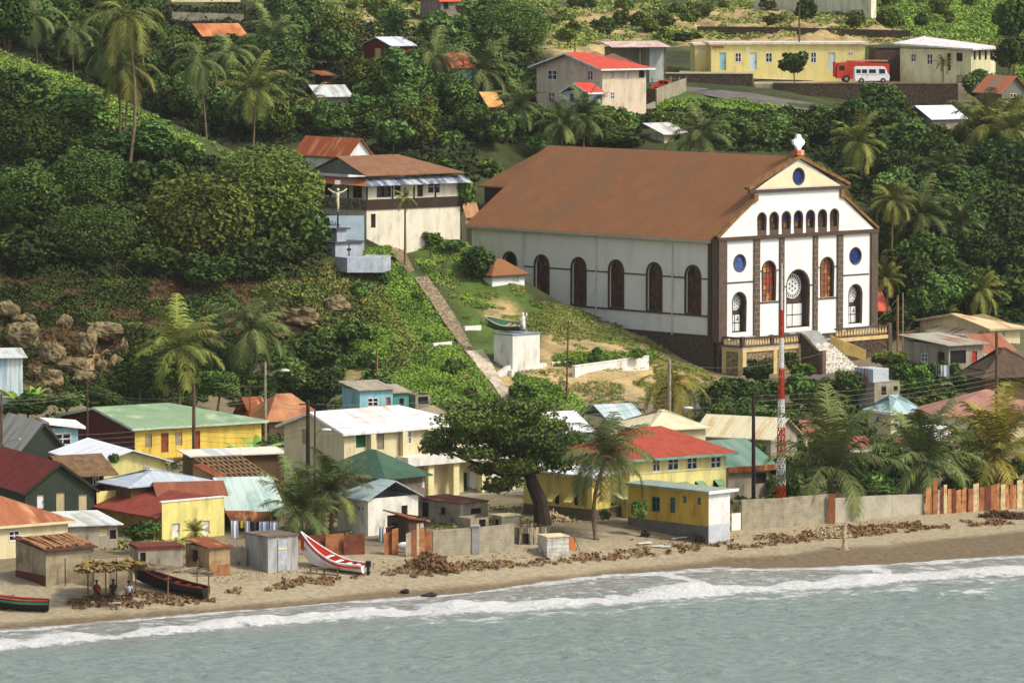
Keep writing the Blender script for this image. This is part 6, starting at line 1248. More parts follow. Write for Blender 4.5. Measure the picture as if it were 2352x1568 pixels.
# --- banana plants
def banana_mesh(seed, n=9):
    rng = np.random.default_rng(seed); V = []; T = []
    for i in range(n):
        ph = i * 2.4 + rng.uniform(-.3, .3); el = math.radians(rng.uniform(45, 80)); p = np.array([0, 0, .25]); N = 6; w0 = .11; pr = None; tn = rng.uniform(.2, .9)
        for j in range(N + 1):
            t = np.array([math.cos(el) * math.cos(ph), math.cos(el) * math.sin(ph), math.sin(el)]); s = np.array([-math.sin(ph), math.cos(ph), 0]); w = w0 * math.sin(math.pi * min(1, j / N * .92 + .06))
            cur = (p - s * w - np.array([0, 0, w * .4]), p.copy(), p + s * w - np.array([0, 0, w * .4]))
            if pr: V.append([pr[0], pr[1], cur[1], cur[0]]); V.append([pr[1], pr[2], cur[2], cur[1]]); T += [tn, min(1, tn + .15)]
            pr = cur; p = p + t * .14; el -= .24
    return quads_mesh('leaves', np.array(V), np.array(T), BANM)
BN = [banana_mesh(i) for i in range(3)]; _b = MB().tube([(0, 0, -.1), (0, 0, .35)], [.05, .035], 6).build('stem', leafmat('banana_stem', (110, 120, 60), (140, 140, 80))); BST = _b.data; bpy.data.objects.remove(_b)
def banana(u, v, hpx, label, Y=None, group=None):
    q = G(u, v) if Y is None else P(u, v, Y)
    if Y is not None: q.z = g1(q.x, q.y)
    s = hpx * q.y / FPX / .95; e = empty('banana_plant', q, label, 'banana plant', 0, group); child('leaves', BN[int(u) % 3], e, (0, 0, 0), (s,) * 3, u % 6.28); child('stem', BST, e, (0, 0, 0), (s,) * 3); return e
BL = [(40, 905, 75, 'banana plant below the white and pale blue shack', 446), (78, 905, 60, 'banana plant with red brown bracts right of the shack', 448), (520, 1050, 70, 'leftmost banana plant behind the long cream lean-to roof', 422),
      (556, 1050, 86, 'tall banana plant left of the cream school gable', 424), (592, 1052, 92, 'tallest banana plant of the row by the cream school', 426), (625, 1052, 80, 'rightmost banana plant beside the cream school gable', 424),
      (690, 700, 34, 'spiky plant on the bare bank under the big trees', None), (1350, 275, 45, 'banana plant in front of the villa', 568), (1372, 265, 40, 'banana plant below the villa terrace', 570), (2180, 700, 40, 'banana plant behind the concrete veranda house', 522)]
for u, v, hp, lb, Y in BL: banana(u, v, hp, lb, Y)
# --- named broadleaf trees: (uc, vc, rx, ry, mat, label, Y)
TR = [
 (610, 445, 140, 118, LF_OLIVE, 'large olive green tree left of the parish house', 500), (455, 510, 142, 118, LF_OLIVE, 'large sunlit round tree in the middle of the left slope', 492), (655, 545, 90, 90, LF_DEEP, 'dark tree hanging over the bank by the crucifix plinth', 497),
 (560, 600, 70, 62, LF_DEEP, 'dark tree below the sunlit round tree', 488), (330, 430, 95, 70, LF_DEEP, 'dark tree left of the sunlit round tree', 498), (90, 330, 110, 80, LF_DEEP, 'broad dark tree on the left edge above the boulders', 504),
 (210, 420, 110, 80, LF_DEEP, 'dark spreading tree in the centre of the left slope', 497), (60, 460, 110, 85, LF_DEEP, 'dark tree at the left edge, middle height', 494), (210, 540, 120, 75, LF_DEEP, 'dark tree above the square cut boulders', 488),
 (70, 570, 95, 60, LF_DEEP, 'dark tree over the boulders at the far left', 486), (350, 600, 90, 60, LF_DEEP, 'shadowy tree below the centre of the left slope', 486), (470, 620, 80, 52, LF_DEEP, 'shadowy tree above the coconut palm over the green roof', 484),
 (170, 265, 90, 55, LF_MID, 'green tree just under the crest of the left hill', 509), (330, 320, 85, 50, LF_MID, 'green tree at the foot of the tallest palm', 503), (40, 200, 70, 50, LF_MID, 'green bushy tree at the top of the left crest', 512), (700, 420, 40, 45, LF_OLIVE, 'small olive tree by the rusty awning of the parish house', 505),
 (400, 845, 70, 50, LF_MID, 'tree under the palm with yellow fronds', 455), (320, 860, 60, 45, LF_DEEP, 'tree right of the pale boulders', 455), (235, 915, 55, 32, LF_DEEP, 'bush mass behind the maroon gable', 446), (60, 930, 60, 28, LF_DEEP, 'bush mass behind the steep gabled house', 442), (150, 920, 50, 26, LF_MID, 'bush below the pale boulder heap', 444),
 (500, 880, 60, 40, LF_MID, 'tree between the two hillside palms, above the green roof', 458), (660, 860, 62, 42, LF_MID, 'leafy tree above the rusty hipped roof', 466), (740, 880, 60, 40, LF_DEEP, 'tree left of the turquoise hut', 466), (720, 800, 60, 42, LF_MID, 'green bush on the bank above the street lamp', 478), (800, 760, 42, 40, LF_MID, 'round bush below the brown bank', 480),
 (740, 790, 45, 36, LF_DEEP, 'dark bush on the lower left bank', 480), (1100, 605, 44, 40, LF_DEEP, 'dark round tree at the left end of the church side wall', None), (865, 630, 26, 26, LF_MID, 'leafy bush under the crucifix terrace', 497), (990, 548, 24, 18, LF_BRIGHT, 'flowering shrub against the parish house wall', None), (1035, 562, 28, 20, LF_MID, 'shrub at the right foot of the parish house', None),
 (2160, 1040, 36, 26, LF_DEEP, 'dark bush right in front of the small white cabin', 424), (900, 520, 13, 26, LF_OLIVE, 'narrow creeper clump at the foot of the parish house wall', None), (925, 540, 16, 14, LF_MID, 'small shrub at the top of the steps', None), (965, 545, 20, 15, LF_BRIGHT, 'low weedy shrub at the foot of the parish house', None), (1060, 440, 32, 50, LF_BRIGHT, 'vine covered tree at the right end of the parish house', 516),
 (1200, 900, 40, 24, LF_BRIGHT, 'bright green bush beside the lowest steps', 477), (1372, 822, 18, 24, LF_MID, 'round shrub behind the limewashed planter wall', 487), (1465, 812, 16, 14, LF_BRIGHT, 'bright shrub at the right end of the planter wall', 489),
 (1745, 850, 34, 32, LF_DEEP, 'dark shrub against the church terrace wall', 492), (1815, 828, 20, 30, LF_DEEP, 'dark shrub between terrace and curved parapet', 495), (1842, 852, 34, 18, LF_BRIGHT, 'bright shrub at the foot of the curved parapet', 490), (1835, 890, 40, 30, LF_MID, 'bush behind the red band of the lattice mast', 478), (1700, 940, 50, 30, LF_MID, 'bush below the church street', 470), (1760, 960, 46, 30, LF_MID, 'bush left of the lattice mast, behind the cream shed', 460),
 (2040, 822, 52, 24, LF_OLIVE, 'tree with yellow flowers in front of the church stair foot', 484), (2110, 870, 36, 32, LF_BRIGHT, 'bright green round tree above the small blue roofed cottage', 474), (2130, 920, 42, 30, LF_OLIVE, 'olive tree behind the small blue roofed cottage', 462), (1950, 880, 36, 36, LF_MID, 'tree left of the block shanty', 470), (2230, 925, 30, 18, LF_MID, 'bush by the pink roof', 462),
 (2190, 660, 60, 46, LF_MID, 'leafy tree behind the concrete veranda house', 523), (2120, 690, 50, 50, LF_MID, 'leafy tree right of the coral roof', 520), (2060, 735, 40, 34, LF_DEEP, 'dark tree covering the coral roof beside the church', 516), (2085, 650, 46, 40, LF_MID, 'tree on the slope right of the church corner', 532), (2290, 680, 40, 30, LF_MID, 'tree above the broad gabled house', 527),
 (1470, 1170, 22, 34, LF_MID, 'garden shrub in the corner of the deep yellow building', 388), (1388, 1183, 15, 15, LF_MID, 'low round shrub beside the beach palm trunk', 393), (325, 1222, 36, 24, LF_DEEP, 'sea grape bush between the tile hut and the yellow house', 372), (350, 1212, 22, 18, LF_MID, 'leafy bush against the olive side wall', 373),
 (262, 1052, 12, 14, LF_MID, 'small bush before the yellow gable under the white roof', 399), (870, 898, 15, 18, leafmat('yellow_bush', (150, 150, 30), (220, 210, 60)), 'bright yellow bush beside the turquoise hut', 466), (2010, 1125, 70, 18, LF_MID, 'hedge of sea grape behind the concrete beach wall', 404), (1790, 1085, 38, 40, LF_DEEP, 'dark tree right behind the lattice mast', 412), (1720, 1040, 40, 30, LF_DEEP, 'dark tree over the teal roof', 418),
 (2210, 1110, 60, 34, LF_DEEP, 'dark bush mass behind the scrap fence', 412), (2050, 1060, 50, 36, LF_DEEP, 'dark tree behind the two right hand palms', 418), (1980, 1010, 50, 30, LF_DEEP, 'bush in front of the small blue roofed cottage', 436),
 (1310, 1040, 50, 50, LF_MID, 'loose green tree at the right of the big spreading tree', 408),
 (2085, 165, 38, 34, LF_DEEP, 'dark round bush in front of the white block house', None), (1825, 145, 34, 30, LF_DEEP, 'small dark tree with open crown before the long yellow building', 620), (1765, 12, 20, 16, LF_DEEP, 'left round shrub before the cream villa at the top', None), (1850, 25, 30, 28, LF_DEEP, 'right round shrub before the cream villa at the top', None), (1925, 6, 20, 14, LF_DEEP, 'small shrub in front of the cream villa at the top right', None),
 (2020, 235, 56, 50, LF_MID, 'leafy tree in front of the long dark retaining wall', 608), (1900, 290, 55, 45, LF_MID, 'leafy tree left of the palm behind the church cross', 590), (1560, 85, 70, 15, LF_DEEP, 'hedge on the ochre bank above the carport', None), (1180, 60, 90, 60, LF_MID, 'big green tree at the top centre', 640), (1120, 30, 60, 40, LF_MID, 'green tree right of the grey stone house at the top', 660),
 (965, 270, 44, 28, LF_BRIGHT, 'bright flat topped tree above the parish house', 566), (1030, 330, 36, 32, LF_MID, 'green tree between parish house and church ridge', 556), (1010, 380, 34, 26, LF_DEEP, 'dark tree just behind the parish house roof', 540), (1120, 390, 36, 24, LF_BRIGHT, 'bright green bush behind the chancel roof', 548), (1235, 330, 30, 24, LF_MID, 'bush at the rear end of the church ridge', 560), (1700, 300, 50, 36, LF_MID, 'tree right of the broad palm behind the church ridge', 572), (1400, 310, 70, 24, LF_MID, 'leafy hedge mass right behind the church ridge', 566),
 (940, 210, 40, 60, LF_MID, 'tree in the middle of the upper wood', 590), (840, 200, 50, 40, LF_DEEP, 'tree below the dark red house', 600), (870, 330, 60, 40, LF_MID, 'tree left of the bright flat topped tree', 566), (760, 285, 60, 40, LF_MID, 'tree behind the white gabled house', 566), (20, 40, 60, 70, LF_DEEP, 'dark tree in the upper left corner', 540), (2330, 40, 50, 60, LF_DEEP, 'dark tree in the upper right corner', 640), (2320, 120, 50, 50, LF_DEEP, 'dark tree right of the white block house', 620), (2250, 200, 50, 40, LF_MID, 'tree behind the grey timber house', 612)]
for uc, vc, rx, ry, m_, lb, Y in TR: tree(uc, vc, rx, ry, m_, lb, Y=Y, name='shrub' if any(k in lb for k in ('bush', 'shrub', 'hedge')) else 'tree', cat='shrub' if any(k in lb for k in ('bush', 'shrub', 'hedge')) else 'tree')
# --- the spreading beach tree: flat layered crown on a forked leaning trunk
b = G(1248, 1190, 370); b = P(1248, 1190, 391); b.z = g1(b.x, b.y); e = empty('spreading_tree', b, 'great flat spreading tree with dark leaning trunk in front of the cream school', 'tree'); s = b.y / FPX
def off(u, v, dy=0): q = P(u, v, b.y + dy); return q - b
mb = MB(); F1 = off(1215, 1085); mb.tube([Vector((0, 0, -.5)), off(1240, 1150), off(1222, 1110), F1], [.75, .6, .5, .45], 9)
for u, v, dy in ((1120, 1040, -1), (1060, 1000, 1), (1170, 1010, 3), (1250, 1010, -2), (1290, 1030, 2), (1180, 960, 0), (1010, 1030, 0), (1110, 1075, -2)):
    t_ = off(u, v, dy); mb.tube([F1, F1.lerp(t_, .5) + Vector((0, 0, -.5)), t_], [.3, .2, .06], 6)
mb.build('trunk', mat('dark_bark', (72, 58, 46), (50, 40, 32), sc=3), e)
rng = np.random.default_rng(77); V = []; T = []
pads = [(1150, 940, 95, 22, 0), (1090, 965, 90, 22, -3), (1200, 965, 90, 20, 3), (1045, 1000, 70, 18, -2), (1120, 1000, 90, 20, 2), (1220, 1000, 80, 20, -2), (1260, 980, 50, 16, 1), (1010, 1030, 42, 12, 0), (1085, 1040, 60, 14, -3), (1170, 1035, 80, 18, 2), (1250, 1035, 60, 20, 0),
        (1130, 1075, 50, 14, 0), (1190, 1070, 60, 16, -2), (1160, 1105, 42, 12, -2), (1140, 1120, 30, 9, -1), (1285, 1060, 40, 24, 0), (1210, 935, 60, 16, 0), (1000, 1015, 35, 9, 2)]
for u, v, rx, ry, dy in pads:
    c_ = np.array(off(u, v, dy)); n = int(1150 * (rx / 80) ** 1.6) + 300; d = rng.normal(size=(n, 3)); d /= np.linalg.norm(d, axis=1)[:, None]; d *= (1 - np.abs(rng.normal(size=n)) * .25)[:, None]
    wob = 1 + .25 * np.sin(np.arctan2(d[:, 1], d[:, 0]) * 5 + u); p = c_ + d * np.array([rx * s, rx * s * .85, ry * s]) * wob[:, None]; nn = rng.normal(size=(n, 3)) * .6 + np.array([0, 0, .7]); nn /= np.linalg.norm(nn, axis=1)[:, None]
    V.append(leaves(p, nn, .17 * rng.uniform(.6, 1.4, n), rng)); T.append(np.clip(rng.uniform(0, .5) + rng.uniform(-.2, .5, n), 0, 1))
o = bpy.data.objects.new('crown', quads_mesh('crown', np.concatenate(V), np.concatenate(T), leafmat('foliage_spreading', (52, 70, 30), (134, 150, 72), rnd=.02))); COL.objects.link(o); o.parent = e
# --- filler woods: single trees, scattered over the wooded slopes
KEEP = [(388, 0, 560, 62), (455, 52, 585, 92), (832, 78, 955, 140), (728, 160, 765, 200), (690, 200, 805, 228), (665, 310, 860, 360), (700, 345, 1065, 545), (1005, 270, 1035, 300), (1038, 130, 1085, 172), (1118, 228, 1156, 256), (1212, 115, 1500, 245), (1400, 95, 1535, 150), (1480, 285, 1575, 335), (1590, 60, 2300, 200), (1500, 180, 1900, 262),
        (1780, 185, 2110, 235), (2110, 252, 2220, 290), (2288, 180, 2351, 250), (960, 0, 1095, 45), (1080, 330, 2010, 860), (1720, 0, 2010, 30), (1700, 180, 2060, 200), (780, 500, 900, 620), (800, 40, 850, 70), (2000, 660, 2045, 715), (540, 0, 560, 20)]
ZONES = [('broadleaf tree in the dense wood of the dark valley at the upper left', 'trees of the upper left valley', LF_DEEP, [(0, 0), (380, 0), (700, 60), (700, 310), (480, 330), (330, 250), (0, 100)], 75, (1.8, 3.6)),
         ('broadleaf tree in the wood between the parish house and the upper road', 'trees above the parish house', LF_MID, [(640, 90), (830, 60), (1240, 130), (1240, 330), (1090, 440), (1040, 380), (700, 320), (600, 330)], 70, (1.6, 3.3)),
         ('broadleaf tree in the band of bushes between the church ridge and the upper road', 'trees behind the church ridge', LF_MID, [(1230, 262), (1500, 262), (1760, 262), (1900, 262), (1900, 350), (1230, 330)], 34, (1.3, 2.6)),
         ('broadleaf tree in the dense dark wood right of the church', 'trees right of the church', LF_DEEP, [(1890, 262), (2351, 262), (2351, 720), (2030, 740), (2010, 520), (1890, 380)], 95, (1.8, 3.6)),
         ('scrubby bush on the dry upper hillside', 'bushes on the upper hillside', LF_OLIVE, [(560, 0), (960, 0), (1500, 0), (2351, 0), (2351, 100), (1560, 100), (1230, 120), (700, 90)], 70, (.7, 1.7)),
         ('bush on the shaded left hillside between the big trees', 'bushes on the left hillside', LF_DEEP, [(0, 250), (200, 300), (460, 380), (700, 520), (700, 620), (300, 650), (0, 620)], 24, (1.0, 2.0)),
         ('green bush on the lower bank left of the steps', 'bushes on the lower bank', LF_MID, [(330, 780), (620, 800), (830, 820), (900, 905), (860, 925), (500, 930), (330, 930)], 34, (.8, 1.7)),
         ('low leafy bush on the grassy slope beside the hillside steps', 'bushes beside the steps', LF_MID, [(840, 610), (930, 640), (1060, 800), (1130, 920), (900, 930), (820, 800), (800, 700)], 11, (.5, 1.1)),
         ('bush among the houses below the church street', 'bushes among the right hand houses', LF_DEEP, [(1630, 915), (1950, 890), (2180, 900), (2180, 960), (1990, 1000), (1640, 985)], 40, (.8, 1.6)),
         ('bush behind the beach walls at the right', 'bushes behind the right hand beach walls', LF_DEEP, [(1760, 1060), (1830, 1000), (2351, 1000), (2351, 1150), (2120, 1160), (1780, 1150)], 34, (.9, 1.8)),
         ('bush between the houses at the right edge', 'bushes between the right edge houses', LF_MID, [(2060, 850), (2351, 850), (2351, 905), (2180, 905), (2060, 930)], 14, (.8, 1.6))]
LM = [(610, 440, 'the large olive tree'), (450, 500, 'the sunlit round tree'), (288, 40, 'the tallest palm'), (455, 140, 'the thin valley palm'), (582, 208, 'the sunlit valley palm'), (520, 72, 'the orange rusted roof'), (470, 14, 'the grey long house'), (626, 88, 'the palm by the rusted roof'),
      (80, 40, 'the top left palm'), (165, 70, 'the palm behind the crest'), (895, 115, 'the dark red house'), (745, 170, 'the tiny outhouse'), (750, 218, 'the long tin roof'), (998, 128, 'the palm with hanging fronds'), (1060, 150, 'the pinkish red cottage'), (1105, 165, 'the wide palm by the villa'), (1190, 245, 'the palm at the villa foot'),
      (770, 335, 'the white gabled house'), (880, 450, 'the parish house'), (965, 270, 'the bright flat topped tree'), (1018, 292, 'the hut with faded red roof'), (1137, 240, 'the scrap lean-to'), (1350, 190, 'the red roofed villa'), (1260, 335, 'the rear end of the church ridge'), (1340, 272, 'the bluish palm'), (1525, 310, 'the ridge cottage'), (1606, 312, 'the broad palm on the ridge'),
      (1825, 340, 'the church finial cross'), (1974, 330, 'the palm beside the finial cross'), (2165, 270, 'the white roof in the trees'), (2265, 288, 'the golden fronded palm'), (2325, 220, 'the grey timber house'), (2050, 463, 'the slim pale palm'), (2114, 495, 'the ragged palm'), (2200, 520, 'the palm with raised fronds'), (2330, 430, 'the dim right edge palm'), (2020, 690, 'the coral roof'),
      (2250, 672, 'the palm behind the gabled house'), (2220, 740, 'the broad gabled house'), (2110, 600, 'the church right corner'), (1800, 130, 'the long yellow building'), (2180, 140, 'the white block house'), (1465, 120, 'the carport'), (1320, 60, 'the left ochre bank'), (1480, 60, 'the right ochre bank'), (1012, 20, 'the grey stone house'), (833, 50, 'the hillside laundry'), (1870, 10, 'the cream villa'), (1180, 60, 'the top centre tree'), (1850, 250, 'the upper road'), (2000, 210, 'the long retaining wall'),
      (210, 540, 'the tree above the square boulders'), (60, 460, 'the left edge tree'), (330, 430, 'the dark tree left of the round tree'), (170, 265, 'the tree under the crest'), (655, 545, 'the tree by the crucifix'), (406, 800, 'the yellow fronded palm'), (575, 758, 'the curved trunk palm'), (865, 900, 'the turquoise hut'), (690, 930, 'the rusty hipped roof'), (866, 840, 'the thin orange pole'), (1040, 720, 'the middle steps'), (1120, 860, 'the lowest steps'), (800, 570, 'the crucifix plinth'), (740, 700, 'the bare bank'),
      (1730, 930, 'the dark utility pole'), (1793, 930, 'the lattice mast'), (1840, 870, 'the church street'), (1990, 870, 'the block shanty'), (2180, 815, 'the concrete veranda house'), (2290, 840, 'the dark brown roof'), (2110, 870, 'the bright green round tree'), (2050, 940, 'the small blue roofed cottage'), (1640, 950, 'the cream corrugated roof'), (1910, 1075, 'the big palm by the mast'), (2122, 1058, 'the dark palm'), (2288, 1048, 'the yellowish palm'), (2240, 1150, 'the scrap fence'), (2010, 1160, 'the smooth concrete wall'), (1950, 1030, 'the faded red roof'), (1800, 1130, 'the mast foot'), (400, 950, 'the pale green roof'), (220, 830, 'the boulder heap')]
_used = set()
def lm_label(u, v, rad, kind, tone):
    size = 'tiny' if rad < .9 else 'small' if rad < 1.5 else 'medium' if rad < 2.4 else 'large' if rad < 3.1 else 'very large'
    for a in sorted(LM, key=lambda q: math.hypot(q[0] - u, q[1] - v))[:25]:
        dx, dy = u - a[0], v - a[1]; d = math.hypot(dx, dy); ang = math.degrees(math.atan2(-dy, dx)) % 360; w8 = ['right of', 'above right of', 'above', 'above left of', 'left of', 'below left of', 'below', 'below right of'][int((ang + 22.5) // 45) % 8]
        how = 'right beside and' if d < 35 else 'close' if d < 80 else 'some way' if d < 160 else 'far'
        l = f'{size} {tone} {kind} {how} {w8} {a[2]}'
        if l not in _used and len(l.split()) <= 16: _used.add(l); return l
    return l
rr = random.Random(21)
for zi, (lb, gp, m_, poly, cnt, (ra, rb)) in enumerate(ZONES):
    us = [p[0] for p in poly]; vs_ = [p[1] for p in poly]; done = []; tries = 0
    while len(done) < cnt and tries < cnt * 30:
        tries += 1; u, v = rr.uniform(min(us), max(us)), rr.uniform(min(vs_), max(vs_))
        if not inpoly(np.array([u]), np.array([v]), poly)[0]: continue
        g_ = G(u, v, 425); rad = rr.uniform(ra, rb); px = rad * FPX / g_.y; hz_ = rad * rr.uniform(.75, 1.05); vc = v - hz_ * FPX / g_.y * .9
        if any(k[0] - px * .75 < u < k[2] + px * .75 and k[1] - px * .5 < vc < k[3] + px * .55 for k in KEEP): continue
        if any(math.hypot(u - a, (v - c_) * 1.6) < px * .62 for a, c_ in done): continue
        done.append((u, v)); mm = m_ if rr.random() < .7 else rr.choice([LF_DEEP, LF_MID, LF_OLIVE]); _ts[0] += 1
        bush = 'bush' in lb; tree3(g_, hz_ * (.75 if bush else rr.uniform(.9, 1.35)), rad, hz_, mm, lm_label(u, vc, rad, 'bush' if bush else 'broadleaf tree', {LF_DEEP: 'dark green', LF_MID: 'green', LF_OLIVE: 'olive green', LF_BRIGHT: 'bright green'}[mm]), gp, _ts[0], 'shrub' if bush else 'tree', 'shrub' if bush else 'tree')
# --- undergrowth, grasses and creepers (nobody could count them)
def scatter(name, label, cat, poly, n, size, m, spread=.5, hgt=.5, per=7, zmin=2.4, ymin=430, thr=-2.0):
    rng = np.random.default_rng(len(name) + n); P_ = []; us = np.array([p[0] for p in poly]); vs_ = np.array([p[1] for p in poly])
    # sample in the ground grid so that density is per square metre
    msk = inpoly(GU, GV, poly) & (GZ > zmin) & (GY > ymin) & (n1 + .6 * n2 > thr)
    ex = np.zeros(GX.shape, bool)
    for k in EXCL: ex |= inpoly(GU, GV, k)
    msk &= ~ex; ii = np.argwhere(msk[:-1, :-1])
    if len(ii) == 0: return
    k = rng.integers(0, len(ii), n); iy, ix = ii[k, 0], ii[k, 1]; fx, fy = rng.random(n), rng.random(n)
    X = GX[iy, ix] + (GX[iy, ix + 1] - GX[iy, ix]) * fx; Y = GY[iy, ix] + (GY[iy + 1, ix] - GY[iy, ix]) * fy; Z = GZn[iy, ix] * (1 - fy) + GZn[iy + 1, ix] * fy
    cl = np.stack([X, Y, Z], 1); hs = hgt * rng.uniform(.3, 1.2, n) * np.clip(1 + .8 * fbm(X, Y, .6, 3), .25, 2)
    cen = np.repeat(cl, per, 0); d = rng.normal(size=(n * per, 3)); d /= np.linalg.norm(d, axis=1)[:, None]; d[:, 2] = np.abs(d[:, 2])
    cen = cen + d * np.stack([np.full(n * per, spread), np.full(n * per, spread), np.repeat(hs, per)], 1) * rng.uniform(.3, 1, n * per)[:, None]
    nn = d * .5 + rng.normal(size=d.shape) * .5 + np.array([0, 0, .4]); nn /= np.linalg.norm(nn, axis=1)[:, None]
    tt_ = np.clip(np.repeat(.5 + .45 * fbm(X, Y, .8, 8) + rng.uniform(-.15, .15, n), per) + rng.uniform(-.25, .25, n * per), 0, 1)
    o = bpy.data.objects.new(name, quads_mesh(name, leaves(cen, nn, size * rng.uniform(.6, 1.4, n * per), rng), tt_, m)); COL.objects.link(o); tag(o, label, cat, kind='stuff')
EXCL = [[(1465, 298), (1580, 298), (1580, 352), (1465, 352)], [(862, 540), (916, 536), (960, 622), (1030, 690), (1066, 745), (1098, 805), (1118, 806), (1196, 922), (1144, 925), (1054, 812), (938, 646), (922, 630)], [(1080, 330), (1650, 345), (2010, 520), (2010, 780), (1650, 770), (1400, 720), (1200, 690), (1200, 620), (1085, 560)],
        [(1500, 190), (1600, 200), (1720, 212), (1890, 240), (1880, 262), (1780, 250), (1500, 208)], [(1590, 160), (2200, 170), (2200, 215), (1590, 190)], [(775, 590), (900, 590), (900, 625), (775, 625)], [(1115, 770), (1260, 770), (1260, 840), (1115, 840)], [(1295, 862), (1500, 845), (1500, 880), (1295, 880)]]
LU_DK = leafmat('undergrowth_dark', (36, 50, 24), (88, 110, 50)); LU_SH = leafmat('undergrowth_shadowy', (26, 36, 16), (64, 80, 36)); LU_GR = leafmat('undergrowth_green', (72, 108, 40), (150, 184, 76)); LU_OL = leafmat('undergrowth_olive', (84, 98, 44), (160, 168, 88)); LU_DRY = leafmat('dry_grass', (112, 98, 58), (176, 154, 96))  # shadowy green is darkened to paint shaded gaps between the crowns
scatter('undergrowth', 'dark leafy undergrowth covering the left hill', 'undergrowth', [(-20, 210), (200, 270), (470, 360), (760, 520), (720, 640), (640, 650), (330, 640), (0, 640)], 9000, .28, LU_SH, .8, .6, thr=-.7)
scatter('undergrowth', 'bright green creepers over the crest of the left hill', 'undergrowth', [(-20, 120), (150, 180), (360, 280), (480, 330), (700, 470), (640, 480), (400, 380), (250, 320), (0, 260)], 9000, .16, LU_GR, .6, .35, thr=-.5)
scatter('grass', 'olive dry grass along the crest of the left hill', 'grass', [(-20, 110), (150, 170), (360, 275), (400, 300), (250, 270), (0, 190)], 5000, .14, LU_OL, .6, .3, thr=-.5)
scatter('undergrowth', 'vivid green creepers on the slope beside the steps', 'undergrowth', [(800, 590), (900, 560), (1180, 925), (880, 930), (800, 820), (840, 720)], 13000, .12, LU_GR, .45, .3, ymin=440)
scatter('undergrowth', 'green and brown scrub on the lower left bank', 'undergrowth', [(330, 700), (620, 640), (800, 690), (900, 850), (900, 935), (0, 940), (0, 900), (330, 880)], 8000, .17, LU_DK, .55, .5, thr=-.05, ymin=440)
scatter('undergrowth', 'mixed green scrub between bare patches of the brown bank', 'undergrowth', [(560, 640), (820, 600), (960, 820), (800, 900), (640, 820)], 4500, .16, LU_OL, .5, .5, thr=-.1)
scatter('grass', 'grass and weeds on the slope between the steps and the church', 'grass', [(905, 530), (1060, 560), (1150, 650), (1330, 705), (1300, 755), (1120, 745), (1060, 740), (960, 640)], 9000, .09, LU_OL, .4, .16, thr=-.2)
scatter('undergrowth', 'green creeper patches on the grassy slope beside the church', 'undergrowth', [(905, 530), (1060, 560), (1130, 650), (1200, 690), (1060, 740), (960, 640)], 3500, .12, LU_GR, .4, .25, thr=.0)
scatter('grass', 'dry grass patches on the bare ground below the church', 'grass', [(1090, 740), (1300, 700), (1460, 770), (1640, 870), (1600, 930), (1250, 930), (1130, 830)], 8000, .09, LU_OL, .35, .16, thr=-.1)
scatter('undergrowth', 'green weeds and ferns on the dark rocky bank at the left', 'undergrowth', [(0, 620), (330, 640), (340, 760), (300, 900), (0, 920)], 7500, .16, LU_DK, .5, .45, thr=-.3, ymin=440)
scatter('undergrowth', 'dry brown leaf litter and roots on the dark bank under the trees', 'undergrowth', [(0, 600), (640, 640), (800, 650), (800, 780), (330, 800), (300, 900), (0, 920)], 5000, .12, leafmat('leaf_litter', (64, 48, 30), (120, 98, 62)), .5, .15, thr=-2, ymin=440)
scatter('grass', 'strip of green plants behind the limewashed planter wall', 'grass', [(1268, 820), (1500, 805), (1495, 838), (1300, 850), (1262, 838)], 1500, .13, LU_GR, .3, .35)
scatter('grass', 'bright weeds below the lowest steps', 'grass', [(1170, 860), (1240, 880), (1330, 925), (1350, 960), (1190, 960)], 3500, .13, LU_GR, .35, .3, ymin=440)
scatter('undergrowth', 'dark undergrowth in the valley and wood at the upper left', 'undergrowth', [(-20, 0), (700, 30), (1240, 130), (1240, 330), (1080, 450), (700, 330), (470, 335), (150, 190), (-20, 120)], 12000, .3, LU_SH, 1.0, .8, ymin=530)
scatter('undergrowth', 'green undergrowth behind the church ridge and below the road', 'undergrowth', [(1200, 250), (1500, 255), (1900, 262), (2351, 262), (2351, 740), (2010, 760), (2010, 500), (1850, 350), (1230, 340)], 11000, .28, LU_SH, .9, .7, ymin=515)
scatter('undergrowth', 'grassy green bank below the upper road', 'undergrowth', [(1480, 230), (1700, 235), (1900, 262), (1900, 330), (1500, 320)], 5000, .2, LU_GR, .6, .4, ymin=560)
scatter('grass', 'dry olive grass over the upper hillside', 'grass', [(560, 0), (2351, 0), (2351, 130), (1900, 80), (1560, 100), (1230, 125), (700, 90)], 15000, .22, LU_OL, .7, .35, thr=-.1)
scatter('grass', 'green grass on the upper right hillside', 'grass', [(2010, 0), (2351, 0), (2351, 200), (2290, 100), (2060, 80)], 6000, .22, LU_GR, .7, .4)
scatter('undergrowth', 'weeds and bushes between the houses by the church street', 'undergrowth', [(1600, 905), (2000, 880), (2351, 850), (2351, 915), (2000, 960), (1640, 990)], 3500, .2, LU_DK, .5, .6, thr=-.1)
scatter('weeds', 'weeds and trash plants in the dusty yards between the houses', 'weeds', [(0, 1000), (900, 930), (1600, 960), (2351, 960), (2351, 1155), (1700, 1205), (1180, 1240), (560, 1290), (0, 1330)], 3800, .15, LU_OL, .5, .35, zmin=1.7, ymin=372, thr=.22)
scatter('weeds', 'dark green bushes growing between the village houses', 'weeds', [(0, 960), (900, 900), (1600, 950), (2351, 930), (2351, 1140), (1750, 1170), (1300, 1100), (640, 1150), (0, 1200)], 3500, .22, LU_DK, .7, .9, zmin=2.0, ymin=395, thr=.15)
